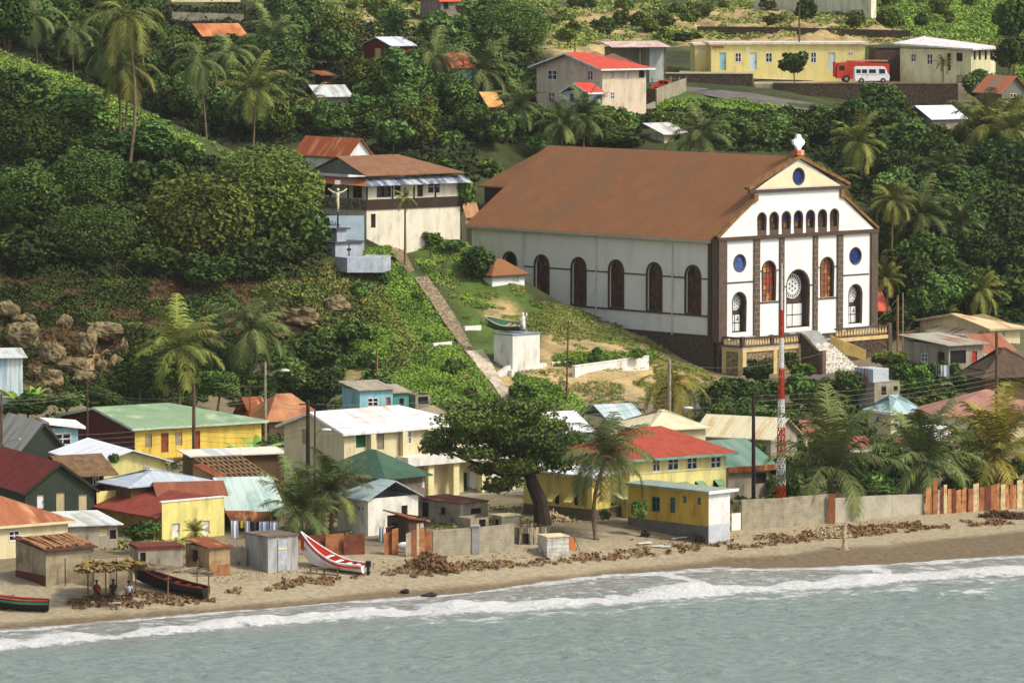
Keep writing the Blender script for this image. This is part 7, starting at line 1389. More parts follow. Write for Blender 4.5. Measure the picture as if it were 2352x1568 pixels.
# ---------------------------------------------------------------- poles, lamps, wires, mast
POLEB = mat('brown_pole', (110, 84, 62), (80, 60, 46), sc=2); POLEG = mat('grey_pole', (170, 160, 138), (130, 120, 100), sc=2); POLED = mat('dark_pole', (62, 50, 42), (46, 38, 32), sc=2)
WIRE = mat('pale_wire', (140, 142, 124), (120, 120, 104)); POLES = {}
def pole(key, u, vt, vb, label, m, Y=None, r=.13, arms=(), lamp=None, top_u=None):
    b = G(u, vb) if Y is None else P(u, vb, Y)
    if Y is not None: b.z = g1(b.x, b.y)
    t = P(top_u or u, vt, b.y) - b; e = empty('utility_pole' if not lamp else 'street_lamp', b, label, 'pole' if not lamp else 'street lamp'); mb = MB(); mb.tube([(0, 0, -.5), t * .5, t], [r, r * .9, r * .75], 8); mb.build('shaft', m, e)
    for a in arms: mb = MB(); mb.bar(t + Vector((-a, 0, -.35)), t + Vector((a, 0, -.35)), .1); mb.build('crossarm', m, e)
    if lamp:
        q = P(lamp[0], lamp[1], b.y - .6) - b; s = Vector((t.x, 0, q.z - .5)); mb = MB(); mb.tube([s, s.lerp(q, .6) + Vector((0, 0, .12)), q], .04, 5); mb.build('lamp_arm', POLEG, e); mb = MB(); mb.sphere(tuple(q + Vector((.25, 0, -.02))), .28, 8, (1.5, .8, .45)); mb.build('lamp_head', WHITEP, e)
    POLES[key] = b + t; return e
pole('a', 445, 880, 1078, 'brown utility pole in front of the yellow house with green roof', POLEB, 420, .17)
pole('b', 609, 830, 970, 'street lamp pole at the end of the pale green roof', POLEG, 442, .14, lamp=(648, 850))
pole('c', 707, 918, 1075, 'dark thick utility pole against the cream school gable', POLED, 400, .19, arms=(.7,))
pole('d', 723, 942, 1075, 'thinner lamp pole right beside the dark pole at the school gable', POLEB, 399.5, .1, lamp=(742, 986))
pole('e', 866, 797, 895, 'thin orange brown pole on the green bank above the turquoise hut', mat('orange_pole', (186, 120, 70), (150, 96, 56)), None, .09)
pole('f', 1300, 736, 932, 'thin leaning brown pole left of the limewashed planter wall', POLEB, None, .09, top_u=1305)
pole('g', 1537, 826, 985, 'pale utility pole rising through the yellow drooping palm', POLEG, 436, .17, arms=(.8,), lamp=(1574, 936))
pole('h', 1730, 900, 1145, 'dark utility pole left of the red and white mast', POLED, 402, .17)
pole('i', 1835, 14, 182, 'tall brown pole in front of the long yellow building', POLEB, None, .13)
pole('j', 2288, 762, 1010, 'tall brown utility pole in front of the pink roof', POLEB, 446, .17)
pole('k', 2061, 678, 802, 'ochre pole at the right end of the church terrace', mat('ochre_pole', (160, 124, 76), (120, 90, 56)), 496, .13)
pole('l', 2073, 672, 795, 'thin pale pole just right of the ochre pole', POLEG, 500, .07)
pole('m', 201, 872, 962, 'thin pole behind the maroon gable', POLEB, 436, .07)
pole('n', 574, 878, 962, 'thin T shaped aerial pole left of the rusty hipped roof', POLEB, 452, .06, arms=(1.2,))
pole('o', 3, 905, 1020, 'lamp pole at the left picture edge', POLEB, 414, .12, lamp=(46, 1008))
pole('p', 876, -5, 62, 'thin dark pole on the dry slope at the top left of centre', POLED, None, .08)
pole('q', 1320, 100, 160, 'short pole behind the bright red villa roof', POLEB, 600, .09)
pole('r', 1575, 885, 950, 'thin grey pole behind the yellow drooping palm', POLEG, 470, .05)
def wires(label, pts, n=1, gap=.45, sag=.5):
    e = empty('power_line', pts[0], label, 'wires'); o = pts[0]
    for k in range(n):
        path = []
        for i in range(len(pts) - 1):
            for j in range(8 if i < len(pts) - 2 else 9):
                t = j / 8; p = pts[i].lerp(pts[i + 1], t) - o; path.append(p + Vector((0, 0, -.3 - k * gap - sag * 4 * t * (1 - t))))
        mb = MB(); mb.tube(path, .012, 4, cap=False); mb.build('wire', WIRE, e)
lft = P(-60, 985, 414)
wires('four parallel power lines running across the village between the tall poles', [lft, POLES['a'] + Vector((0, 0, -3.2)), POLES['c'] + Vector((0, 0, -1.2)), POLES['g'] + Vector((0, -.2, -2.3)), POLES['h'], POLES['j'] + Vector((0, 0, -3)), P(2420, 870, 470)], 4, .42)
wires('two power lines crossing the left bank above the pale green roof', [P(-60, 905, 414), POLES['m'] + Vector((0, 0, -.6)), POLES['a'] + Vector((0, 0, -.8)), POLES['b'] + Vector((0, 0, -2.6)), POLES['c']], 2, .3)
wires('thin cable from the school pole up over the lowest hillside steps', [POLES['c'], P(1180, 875, 455), POLES['g']], 1, .3, .8)
wires('thin cable falling from the dark trees to the bank', [P(235, 560, 480), P(560, 800, 462), POLES['c']], 1, .3, .6)
wires('thin cable before the church foundation', [POLES['g'] + Vector((0, 0, -.1)), P(1900, 800, 470), POLES['k']], 1, .3, .8)
# lattice mast
b = P(1793, 1146, 406); b.z = g1(b.x, b.y); e = empty('lattice_mast', b, 'tall red and white banded lattice radio mast behind the block wall', 'mast'); RDM = mat('mast_red', (200, 62, 40), (170, 50, 34), sc=1); WHM = mat('mast_white', (236, 234, 230), (214, 210, 204), sc=1)
bands = [(1150, 1115, 1), (1115, 1051, 0), (1051, 982, 1), (982, 917, 0), (917, 847, 1), (847, 776, 0), (776, 712, 1), (712, 605, 0)]
zf_ = lambda v: P(1793, v, b.y).z - b.z
def hwid(z): return .42 - .30 * max(0, z - zf_(1115)) / (zf_(712) - zf_(1115)) if z < zf_(712) else .07
for va, vb, red in bands:
    z0, z1 = zf_(va), zf_(vb); mb = MB(); n = max(2, int((z1 - z0) / .62)); k3 = [(math.cos(a), math.sin(a)) for a in (.5, .5 + 2.094, .5 + 4.189)]
    if vb == 605: mb.tube([(0, 0, z0), (0, 0, z1)], [.08, .045], 6); mb.build('mast_section', WHM, e); continue
    for i in range(n):
        za, zb = z0 + (z1 - z0) * i / n, z0 + (z1 - z0) * (i + 1) / n; wa, wb = hwid(za), hwid(zb)
        for j in range(3):
            c0, c1 = k3[j], k3[(j + 1) % 3]; mb.bar((c0[0] * wa, c0[1] * wa, za), (c0[0] * wb, c0[1] * wb, zb), .075); mb.bar((c0[0] * wa, c0[1] * wa, za), (c1[0] * wb, c1[1] * wb, zb), .05); mb.bar((c1[0] * wa, c1[1] * wa, za), (c0[0] * wb, c0[1] * wb, zb), .05); mb.bar((c0[0] * wb, c0[1] * wb, zb), (c1[0] * wb, c1[1] * wb, zb), .05)
    mb.build('mast_section', RDM if red else WHM, e)
# ---------------------------------------------------------------- monument, crucifix, slope furniture
mo = House('boat_monument', 'white pedestal carrying a small green boat and a white statue on the slope', 'monument', 1177, 770, 481.5, 42, 1134, 1239); mb = MB(); mb.box(0, mo.W, 0, mo.D, -.9, mo.h); mb.build('pedestal', LIME, mo.e)
mb = MB(); mb.prism([(-1.7, .2, -.9), (0, .2, -.9), (0, .2, 1.0), (-1.7, .2, .2)], (0, .5, 0)); mb.prism([(mo.W, .0, -.9), (mo.W + .9, .0, -.9), (mo.W + .9, .0, .9), (mo.W, .0, .9)], (0, .5, 0)); mb.box(-.4, 0, -.3, mo.D, -.9, .5); mb.build('wing_wall', LIME, mo.e); mb = MB(); mb.box(-.1, mo.W + .1, -.1, mo.D + .1, mo.h, mo.h + .12); mb.build('top_slab', mat('blue_grey_slab', (150, 160, 172), (120, 126, 136)), mo.e)
def hull(Lh, bm, dp, bow, stern, n=14):
    """stations along x (0 stern .. Lh bow): half breadth, keel z, sheer z"""
    st = []
    for i in range(n + 1):
        t = i / n; hb = bm / 2 * (1 - max(0, (t - .35) / .65) ** 2.2) * (.72 + .28 * min(1, t / .35)); kz = .0 + max(0, t - .7) ** 2 / .09 * bow * .5; sz = dp + bow * max(0, t - .3) ** 1.7 / .55 + stern * max(0, .25 - t); st.append((Lh * t, max(hb, .02), kz, sz))
    return st
def boat(name, label, foot0, foot1, Lz, bm, dp, bow, cols, tilt=0, group=None, engine=False, thw=4):
    """foot0/foot1 = ground points under stern and bow"""
    d = foot1 - foot0; Lh = Vector((d.x, d.y, 0)).length * Lz; az = math.atan2(d.y, d.x); e = empty(name, foot0, label, 'boat', az, group); sl = d.z / Vector((d.x, d.y, 0)).length + tilt; st = hull(Lh, bm, dp, bow, .15)
    def pt(x, y, z): return (x, y, z + sl * x + .06)
    def loft(prof, m, nm, par, close=False):
        mb = MB(); R = [[pt(*p) for p in prof(s)] for s in st]; k = len(R[0]); vs = [p for r in R for p in r]; fs = []
        for i in range(len(R) - 1):
            for j in range(k - 1): fs.append((i * k + j, (i + 1) * k + j, (i + 1) * k + j + 1, i * k + j + 1))
        if close: fs.append(tuple(range(k))[::-1])
        mb.add(vs, fs); return mb.build(nm, m, par, smooth=False)
    out = lambda s: [(s[0], -s[1], s[3]), (s[0], -s[1] * .98, s[2] + (s[3] - s[2]) * .55), (s[0], -s[1] * .7, s[2] + .12), (s[0], 0, s[2]), (s[0], s[1] * .7, s[2] + .12), (s[0], s[1] * .98, s[2] + (s[3] - s[2]) * .55), (s[0], s[1], s[3])]
    inn = lambda s: [(s[0] + .03, -s[1] * .93, s[3] - .01), (s[0] + .03, -s[1] * .9, s[2] + (s[3] - s[2]) * .5), (s[0] + .03, -s[1] * .6, s[2] + .2), (s[0] + .03, s[1] * .6, s[2] + .2), (s[0] + .03, s[1] * .9, s[2] + (s[3] - s[2]) * .5), (s[0] + .03, s[1] * .93, s[3] - .01)]
    hl = loft(out, cols[0], 'hull', e, True); loft(inn, cols[1], 'interior', e, True)
    for sd_ in (-1, 1):
        mb = MB(); mb.tube([pt(s[0], s[1] * .97 * sd_, s[3] + .02) for s in st], .055, 5); mb.build('gunwale', cols[2], e)
        if cols[3]: mb = MB(); mb.add([pt(s[0], (s[1] * 1.0 + .012) * sd_, s[3] - .08) for s in st] + [pt(s[0], (s[1] * .99 + .014) * sd_, s[3] - .26) for s in st], [(i, i + 1, i + 1 + len(st), i + len(st)) for i in range(len(st) - 1)]); mb.build('painted_band', cols[3], hl)
    for i in range(thw): s = st[2 + i * 2]; mb = MB(); q = [pt(s[0] - .14, -s[1] * .92, s[3] - .16), pt(s[0] + .14, -s[1] * .92, s[3] - .16), pt(s[0] + .14, s[1] * .92, s[3] - .16), pt(s[0] - .14, s[1] * .92, s[3] - .16)]; mb.prism(q, (0, 0, .05)); mb.build('thwart', cols[2], e)
    if engine:
        mo_ = MB(); mo_.box(-.42, -.1, -.16, .16, dp - .05, dp + .38); mo_.box(-.34, -.14, -.07, .07, -.05, dp - .05); mo_.box(-.45, -.08, -.12, .12, .1, .16); mo_.build('outboard_motor', mat('motor_black', (40, 40, 44), (26, 26, 30), rough=.4), e)
    return e
WB = paint('boat_white', (240, 238, 236)); RB = paint('boat_red', (214, 70, 50)); BKH = mat('boat_black', (40, 34, 32), (28, 26, 26), sc=2)
boat('rowing_boat', 'white open boat with red inside and black outboard motor drawn up on the sand', G(838, 1318), G(697, 1296), 1.04, 2.2, .62, 1.75, (WB, RB, WB, RB), engine=True)
boat('rowing_boat', 'long black fishing boat with red rim under the pole frame', G(474, 1376), G(310, 1338), 1.0, 1.7, .75, .55, (BKH, mat('boat_inside_green', (54, 62, 52), (38, 40, 36)), paint('boat_rust_red', (160, 60, 44)), None))
boat('rowing_boat', 'boat with red rim and green stripe over a black bottom, cut by the left edge', G(112, 1404), G(-70, 1394), 1.0, 1.5, .72, .4, (BKH, mat('boat_inside_grey', (96, 100, 92), (70, 70, 64)), paint('boat_orange_red', (190, 70, 44)), paint('boat_green', (50, 120, 84))))
bo = boat('rowing_boat', 'small green boat on top of the white pedestal', Vector((0, 0, 0)), Vector((3.4, 0, 0)), 1.0, 1.1, .5, .5, (mat('boat_dark_hull', (60, 60, 54), (90, 90, 80)), paint('boat_pale_green', (140, 190, 160)), paint('boat_cream', (200, 190, 150)), None), thw=3)
p0 = P(1203, 757, 483); p1 = P(1128, 740, 485.5); bo.location = (p0.x, p0.y, mo.zg + mo.h + .18); bo.rotation_euler = (0, 0, math.atan2(p1.y - p0.y, p1.x - p0.x)); sc_ = (p1 - p0).to_2d().length / 3.4; bo.scale = (sc_ * 1.12,) * 3; bo.rotation_euler[0] = math.radians(-16)
STT = mat('statue_white', (244, 244, 240), (226, 226, 220))
def skin_fig(name, joints, edges, rad, m, par, sub=2):
    me = bpy.data.meshes.new(name); me.from_pydata(joints, edges, []); me.update(); o = bpy.data.objects.new(name, me); COL.objects.link(o); o.parent = par
    md = o.modifiers.new('skin', 'SKIN'); ly = me.skin_vertices[0].data if me.skin_vertices else None
    if ly is None:
        bpy.context.view_layer.objects.active = o; bpy.ops.mesh.customdata_skin_add() if False else None
    for i, r in enumerate(rad): me.skin_vertices[0].data[i].radius = (r, r)
    me.skin_vertices[0].data[0].use_root = True; s2 = o.modifiers.new('sub', 'SUBSURF'); s2.levels = s2.render_levels = sub; me.materials.append(m); return o
st_e = empty('statue', (0, 0, 0), 'small white statue with raised arms standing at the stern of the monument boat', 'statue'); st_e.location = (p0.x - .1, p0.y + .1, mo.zg + mo.h + .45)
mb = MB(); mb.tube([(0, 0, 0), (0, 0, .5), (0, 0, .95), (0, 0, 1.2), (0, 0, 1.3), (0, 0, 1.42), (0, 0, 1.56), (0, 0, 1.66)], [.3, .24, .2, .24, .07, .12, .12, .03], 10); mb.tube([(.18, 0, 1.15), (.34, 0, 1.3), (.36, 0, 1.62)], [.07, .06, .04], 6); mb.tube([(-.18, 0, 1.15), (-.26, -.1, .95), (-.12, -.22, .9)], [.07, .06, .04], 6); mb.build('figure', STT, st_e, True)
# crucifix on its stepped plinth
BG = mat('blue_grey_plaster', (176, 184, 194), (150, 156, 164), sc=1); DKS = mat('dark_slab', (84, 84, 88), (66, 66, 70))
cr = House('crucifix_plinth', 'stepped blue grey stone plinth with a small black cross on its front', 'monument', 770, 560, 497, 44, 744, 832); mb = MB(); mb.box(0, cr.W, 0, cr.D, -1.5, cr.h); mb.build('lower_block', BG, cr.e); mb = MB(); mb.box(-.2, cr.W + .2, -.2, cr.D + .2, cr.h, cr.h + .16); mb.box(-.1 + cr.W * .1, cr.W * .62, cr.D * .1, cr.D * .9, cr.h + 1.35, cr.h + 1.5); mb.build('slab', DKS, cr.e)
mb = MB(); mb.box(cr.W * .16, cr.W * .52, cr.D * .25, cr.D * .75, cr.h + .16, cr.h + 1.35); mb.build('upper_block', BG, cr.e); x0 = cr.W * .5; mb = MB(); mb.box(x0 - .05, x0 + .05, -.04, -.001, .1, cr.h - .1); mb.box(x0 - .25, x0 + .25, -.045, -.002, cr.h * .62, cr.h * .72); mb.build('inlaid_cross', DARK, cr.e)
q = cr.C + cr.R * cr.W * .3 + cr.L * cr.D * .5; q.z = cr.zg + cr.h + 1.5; e = empty('crucifix', q, 'tall dark cross with a cream white figure of the crucified, above the plinth', 'crucifix'); z_ = lambda v: P(763, v, q.y).z - q.z
mb = MB(); mb.box(-.09, .09, -.06, .06, -.05, z_(406)); mb.box(-.95, .95, -.05, .05, z_(437), z_(431)); mb.build('cross', mat('cross_iron', (70, 60, 52), (50, 44, 38)), e); mb = MB(); mb.box(-.28, .28, -.1, -.07, z_(424), z_(414)); mb.build('title_board', paint('cream_board', (230, 222, 200)), e)
a_, s_, h_, f_ = z_(436), z_(444), z_(460), z_(487); mb = MB(); mb.tube([(0, -.14, f_), (.03, -.16, (f_ + h_) / 2), (-.02, -.16, h_), (0, -.16, (h_ + s_) / 2), (0, -.16, s_)], [.07, .12, .17, .15, .2], 8); mb.tube([(-.95, -.14, a_ + .12), (-.5, -.14, s_ + .12), (0, -.15, s_), (.5, -.14, s_ + .12), (.95, -.14, a_ + .12)], [.05, .08, .12, .08, .05], 7); mb.sphere((.03, -.2, s_ + .35), .15, 8, (1, 1, 1.2)); mb.build('figure', mat('ivory_paint', (240, 232, 196), (220, 208, 170)), e, True)
wall('terrace_wall', 'pale blue grey terrace slab below the crucifix plinth', 'wall', [(797, 612), (880, 612), (897, 606)], [.85, .9, .85], BG, Y=[493, 495, 496.5], thick=2.6)
gw = House('painted_wall', 'tall pale blue and white wall with faint dark scribbles behind the crucifix plinth', 'wall', 718, 496, 503, 2, '.4', 836); gw.walls(mat('pale_blue_wash', (206, 224, 234), (180, 204, 220), sc=.7), bury=1.2)
mb = MB()
for i in range(7): x = gw.on('R', 735 + i * 6.5, 510)[0]; z = gw.on('R', 750, 520)[1]; mb.bar((x, -.02, z), (x + .15, -.02, z + .55), .05, .02); mb.bar((x + .1, -.022, z + .3), (x + .3, -.022, z + .1), .04, .02)
mb.build('scribbles', DKS, gw.e)
# ---------------------------------------------------------------- vehicles
def wheels(e, xs, w_, r=.33):
    for x in xs:
        for y in (0, w_): mb = MB(); mb.tube([(x, y - .1, r), (x, y + .1, r)], r, 12); wo = mb.build('wheel', mat('tyre_black', (36, 34, 34), (26, 26, 26)), e); mb = MB(); mb.tube([(x, y - .11, r), (x, y + .11, r)], r * .5, 10); mb.build('rim', mat('rim_grey', (170, 170, 170), (140, 140, 140)), wo)
def vehicle(name, label, cat, u, v, az, prof, w_, m, wins, wx, r=.33, Y=None):
    b = G(u, v) if Y is None else P(u, v, Y); b.z = 29.76 if Y and Y > 620 else g1(b.x, b.y) + .1; e = empty(name, b, label, cat, math.radians(az)); mb = MB(); mb.prism([(x, 0, z) for x, z in prof], (0, w_, 0)); bo_ = mb.build('body', m, e)
    for x0, x1, z0, z1 in wins: mb = MB(); mb.box(x0, x1, -.015, -.001, z0, z1); mb.box(x0, x1, w_ + .001, w_ + .015, z0, z1); mb.build('side_window', GLASS, bo_)
    wheels(e, wx, w_, r); return e
VW = paint('van_white', (240, 242, 244), (226, 228, 232))
e = vehicle('minibus', 'white boxy minibus parked in front of the red truck', 'van', 1963, 183, 2, [(.05, .3), (4.25, .3), (4.35, .9), (4.1, 1.25), (3.8, 1.95), (3.6, 2.05), (.2, 2.05), (0, 1.9), (-.02, .6)], 1.72, VW, [(.15, .72, 1.25, 1.72), (.85, 1.5, 1.25, 1.72), (1.75, 2.6, 1.25, 1.72), (3.0, 3.75, 1.2, 1.75)], (.8, 3.5), Y=623.5)
mb = MB(); mb.box(.2, 3.9, -.02, -.002, 1.08, 1.12); mb.build('trim_strip', CONC, e)
e = vehicle('truck', 'red truck with boxy cargo body behind the white minibus', 'truck', 1921, 178, 2, [(0, .5), (2.0, .4), (2.1, .7), (6.6, .7), (6.6, 2.3), (1.9, 2.6), (.2, 2.4), (0, 1.6)], 2.1, paint('truck_red', (206, 70, 52), (176, 56, 44)), [(.3, 1.0, 1.5, 2.1)], (1.2, 5.4), .45, Y=627)
mb = MB(); mb.box(1.4, 6.4, .1, 2.0, 2.62, 2.75); mb.build('rolled_cover', paint('pinkish_tarp', (216, 130, 110)), e); mb = MB(); mb.box(-.3, -.05, .2, 1.9, .7, 2.5); mb.build('open_door', paint('bright_red_panel', (216, 56, 40)), e)
e = vehicle('parked_car', 'orange red hatchback behind the grooved concrete wall', 'car', 1496, 207, -3, [(0, .25), (2.7, .25), (2.75, .75), (2.3, .85), (1.9, 1.35), (.9, 1.4), (.35, .95), (0, .85)], 1.5, paint('car_orange_red', (226, 84, 48)), [(.95, 1.38, .92, 1.3), (1.45, 1.95, .92, 1.3)], (.55, 2.15), .28, Y=600)
# ---------------------------------------------------------------- rocks, driftwood, beach clutter
ROCK = mat('pale_boulder', (146, 128, 92), (84, 70, 46), sc=1.8, lo=.4, hi=.62, fine=.25, bump=.6); ROCKD = mat('dark_wet_rock', (66, 54, 44), (44, 38, 32), sc=2)
def rock(u, v, rx, ry, label, m=ROCK, Y=None, name='boulder', boxy=False, seed=0):
    b = G(u, v + ry * .7) if Y is None else P(u, v, Y); c = P(u, v, b.y); s = b.y / FPX * .86; e = MB(); n = 18; rr_ = np.random.default_rng(seed + int(u)); ph = rr_.uniform(0, 6, 6)
    vs = []; m_ = 12
    for i in range(m_ + 1):
        th = math.pi * i / m_
        for k in range(n):
            a = 2 * math.pi * k / n; q = 1 + .14 * math.sin(3 * a + ph[0] + th) + .12 * math.sin(2 * th * 2 + ph[1] + a) + .07 * math.sin(5 * a + 4 * th + ph[2]) + .05 * math.sin(9 * a - 7 * th + ph[3]) + rr_.uniform(-.03, .03) * math.sin(th); x, y, z = math.sin(th) * math.cos(a), math.sin(th) * math.sin(a), math.cos(th)
            if boxy: k_ = max(abs(x), abs(y), abs(z)); x, y, z = x / k_ * .85, y / k_ * .85, z / k_ * .85
            vs.append((x * rx * s * q, y * rx * s * .9 * q, z * ry * s * q))
    e.add(vs, [(i * n + k, (i + 1) * n + k, (i + 1) * n + (k + 1) % n, i * n + (k + 1) % n) for i in range(m_) for k in range(n)]); o = e.build(name, m, None, False); o.location = (c.x, b.y, c.z); tag(o, label, 'rock' if name != 'boulder' else 'boulder'); return o
RK = [(52, 772, 44, 34, 'big mottled boulder at the left edge above the shack', 1), (120, 812, 34, 32, 'round grey boulder right of the big mottled boulder', 0), (267, 834, 21, 20, 'pale round boulder at the right end of the boulder heap', 0), (230, 838, 14, 17, 'small pale boulder left of the pale round one', 0), (150, 742, 22, 20, 'boulder perched above the round grey boulder', 0), (240, 762, 50, 24, 'flat topped square cut rock ledge', 1), (200, 790, 24, 30, 'tall brown rock under the square cut ledge', 1),
      (15, 712, 26, 22, 'yellowish rock at the left edge under the dark trees', 0), (60, 735, 30, 16, 'flat rock above the big mottled boulder', 0), (165, 840, 44, 20, 'ochre rock slab in the middle of the boulder heap', 0), (110, 870, 40, 24, 'crumbling brown rock mass below the round grey boulder', 1), (190, 868, 30, 18, 'low ochre rock at the foot of the boulder heap', 0), (35, 720, 14, 20, 'narrow upright rock near the left edge', 0), (285, 800, 12, 24, 'narrow pale rock right of the square cut ledge', 0), (640, 760, 30, 14, 'brown rock outcrop behind the dark curved palm', 1), (690, 725, 50, 22, 'layered tan rock face on the bare bank', 1), (770, 700, 36, 22, 'rounded tan rock face right of the layered one', 0), (1070, 872, 14, 10, 'pale stone in the green bank above the turquoise hut', 0), (1155, 830, 12, 8, 'stone beside the lowest steps', 0)]
for i, (u, v, rx, ry, lb, bx) in enumerate(RK): rock(u, v, rx, ry, lb, ROCK, boxy=bool(bx), seed=i)
rock(930, 1357, 12, 6, 'small dark rock at the water edge, left of a longer one', ROCKD, name='shore_rock'); rock(988, 1366, 20, 7, 'longer dark rock awash in the first foam', ROCKD, name='shore_rock'); rock(291, 1441, 9, 3, 'flat dark stone on the wet sand at the lower left', ROCKD, name='shore_rock')
rock(213, 1384, 6, 5, 'cream yellow buoy-like stone on the sand at the left', paint('pale_stone', (226, 210, 140)), name='beach_stone')
for i, (u, v) in enumerate(((1300, 905), (1320, 912), (1290, 918), (1260, 1196), (1275, 1200))): pass
WOOD = mat('driftwood', (150, 116, 80), (92, 66, 44), sc=3); WOODP = mat('pale_driftwood', (206, 186, 150), (150, 126, 96), sc=3)
rr = random.Random(9)
def pile(name, label, cat, u, v, rx, ry, n, hgt, m):
    b = G(u, v); s = b.y / FPX; e = empty(name, b, label, cat); mb = MB()
    for i in range(n):
        a = rr.uniform(0, 6.28); r_ = rr.random() ** .6; x = math.cos(a) * r_ * rx * s; y = math.sin(a) * r_ * ry * s * 5; z = max(0, hgt * (1 - r_ ** 1.6)) * rr.uniform(.3, 1); l = rr.uniform(.25, .9); d = Vector((rr.gauss(0, 1), rr.gauss(0, 1), rr.gauss(0, .5))).normalized() * l / 2
        mb.bar(Vector((x, y, z)) - d, Vector((x, y, z)) + d, rr.uniform(.05, .14))
    o = mb.build('branches', m, e); o['kind'] = 'stuff'; return e
pile('driftwood_pile', 'big brown heap of driftwood and husks on the beach below the block wall', 'driftwood', 985, 1305, 62, 6, 520, 1.25, WOOD); pile('driftwood_pile', 'scatter of branches around a pale stump on the right hand beach', 'driftwood', 1900, 1232, 50, 3, 260, .6, WOODP)
pile('brush_pile', 'pale grey heap of rubble and brush under the spreading tree', 'rubble', 1262, 1196, 48, 3, 240, .7, WOODP); pile('driftwood_pile', 'dark brown weed heap on the beach at the right edge', 'driftwood', 2300, 1188, 56, 3, 420, .55, mat('dark_weed', (110, 84, 58), (70, 52, 36), sc=2))
b = G(1938, 1262); e = empty('tree_stump', b, 'pale upright driftwood trunk standing on the beach before the concrete wall', 'driftwood'); mb = MB(); mb.tube([(0, 0, -.3), (.05, 0, .7), (-.05, 0, 1.4), (.1, 0, 2.0)], [.3, .17, .2, .12], 8); mb.tube([(-.1, 0, .1), (-.4, -.1, -.1)], [.14, .06], 6); mb.tube([(.1, 0, .1), (.45, .1, -.05)], [.12, .05], 6); mb.build('trunk', WOODP, e)
# plank bench on two stone heaps
a = G(1432, 1226); c = G(1620, 1247); e = empty('plank_bench', a, 'long dark plank lying across two stone heaps on the beach', 'bench'); d = c - a; mb = MB(); mb.bar((0, 0, .55), d + Vector((0, 0, .5)), .3, .08); mb.build('plank', mat('dark_plank', (78, 66, 52), (56, 46, 38)), e)
for t in (.25, .94):
    mb = MB()
    for i in range(9): mb.sphere(tuple(d * t + Vector((rr.uniform(-.35, .35), rr.uniform(-.2, .2), rr.uniform(0, .4)))), rr.uniform(.12, .22), 6, jit=.4, seed=i)
    mb.build('stone_heap', ROCKD, e)
# white litter planks
for i, (u, v, l, az, lb) in enumerate(((1480, 1250, 1.2, .5, 'white plank on the sand under the long dark plank'), (1510, 1257, .9, .1, 'short white plank right of another one on the sand'), (1527, 1258, .8, .1, 'smallest white plank near the right stone heap'), (1900, 1225, 1.3, .7, 'white board leaning in the branches before the beach wall'), (262, 1388, .9, .2, 'white strip on the sand among debris below the thatched awning'), (1560, 1238, 1.4, .5, 'white plank in front of the deep yellow building corner'))):
    q = G(u, v); mb = MB(); mb.bar((-l / 2 * math.cos(az), -l / 2 * math.sin(az), .12), (l / 2 * math.cos(az), l / 2 * math.sin(az), .16), .32, .06); o = mb.build('plank', WHITEP); o.location = q; tag(o, lb, 'plank')
# low bench in front of the boat
q = G(735, 1318); e = empty('low_bench', q, 'low grey plank bench in front of the white and red boat', 'bench'); mb = MB(); mb.box(-.9, 1.5, -.2, .2, .42, .5); mb.build('seat', WOODG, e)
for x in (-.7, .3, 1.3): mb = MB(); mb.box(x - .06, x + .06, -.15, .15, -.1, .42); mb.build('leg', WOODG, e)
# white folding frame on the school terrace
q = G(1150, 1131); e = empty('white_chair', q, 'white slatted folding chair on the pavement before the school porch', 'chair'); mb = MB()
for x in (-.25, .25): mb.bar((x, 0, 0), (x - .1, .9, 1.5), .08); mb.bar((x, .8, 0), (x, .2, .7), .08)
mb.build('frame', WHITEP, e); mb = MB()
for i in range(6): t = .3 + i * .12; mb.bar((-.25 - .1 * t, .9 * t, 1.5 * t), (.25 - .1 * t, .9 * t, 1.5 * t), .1, .04)
mb.build('slats', WHITEP, e)
# orange board, white sack, yellow cover
q = G(1313, 1262); e = empty('sandwich_board', q, 'leaning orange board beside the whitewashed plank stall', 'board'); mb = MB(); mb.prism([(-.45, 0, 0), (.35, 0, 0), (.2, .3, .95), (-.35, .3, .95)], (0, .06, 0)); mb.build('panel', mat('orange_board', (210, 130, 70), (170, 100, 50)), e); mb = MB(); mb.bar((.6, 0, 0), (.15, .3, 1.0), .05); mb.build('strut', WOODG, e)
q = G(935, 1268); o = MB().sphere((0, 0, .3), .42, 10, (1.2, .8, .7), .25, 3).build('sack', WHITEP, None, True); o.location = q + Vector((-.3, 0, .2)); tag(o, 'white sack lying in the gap between two rusty fences', 'sack')
# laundry
def laundry(label, u0, v0, u1, v1, Y, items, drop=1.3):
    a, c = P(u0, v0, Y), P(u1, v1, Y); e = empty('washing_line', a, label, 'washing line'); mb = MB(); d = c - a; mb.tube([(0, 0, 0), d * .5 - Vector((0, 0, .12)), d], .015, 4); mb.build('line', WIRE, e)
    for t, w_, h_, col in items:
        mb = MB(); p = d * t - Vector((0, 0, .1)); n = 5; vs = []
        for i in range(n + 1):
            x = p.x + w_ * i / n; y = .07 * math.sin(i * 2.1); vs += [(x, y, p.z), (x + .02, y * 1.8, p.z - h_)]
        mb.add(vs, [(2 * i, 2 * i + 1, 2 * i + 3, 2 * i + 2) for i in range(n)]); mb.build('cloth', paint('cloth', col), e)
laundry('washing line with white and blue clothes under the rusty awning', 528, 1192, 640, 1196, 370, [(.02, .55, 1.3, (236, 238, 244)), (.2, .3, .5, (226, 200, 70)), (.3, .4, 1.0, (220, 226, 232)), (.45, .45, 1.1, (60, 60, 70)), (.6, .7, .9, (190, 206, 230)), (.82, .6, .8, (206, 214, 236))])
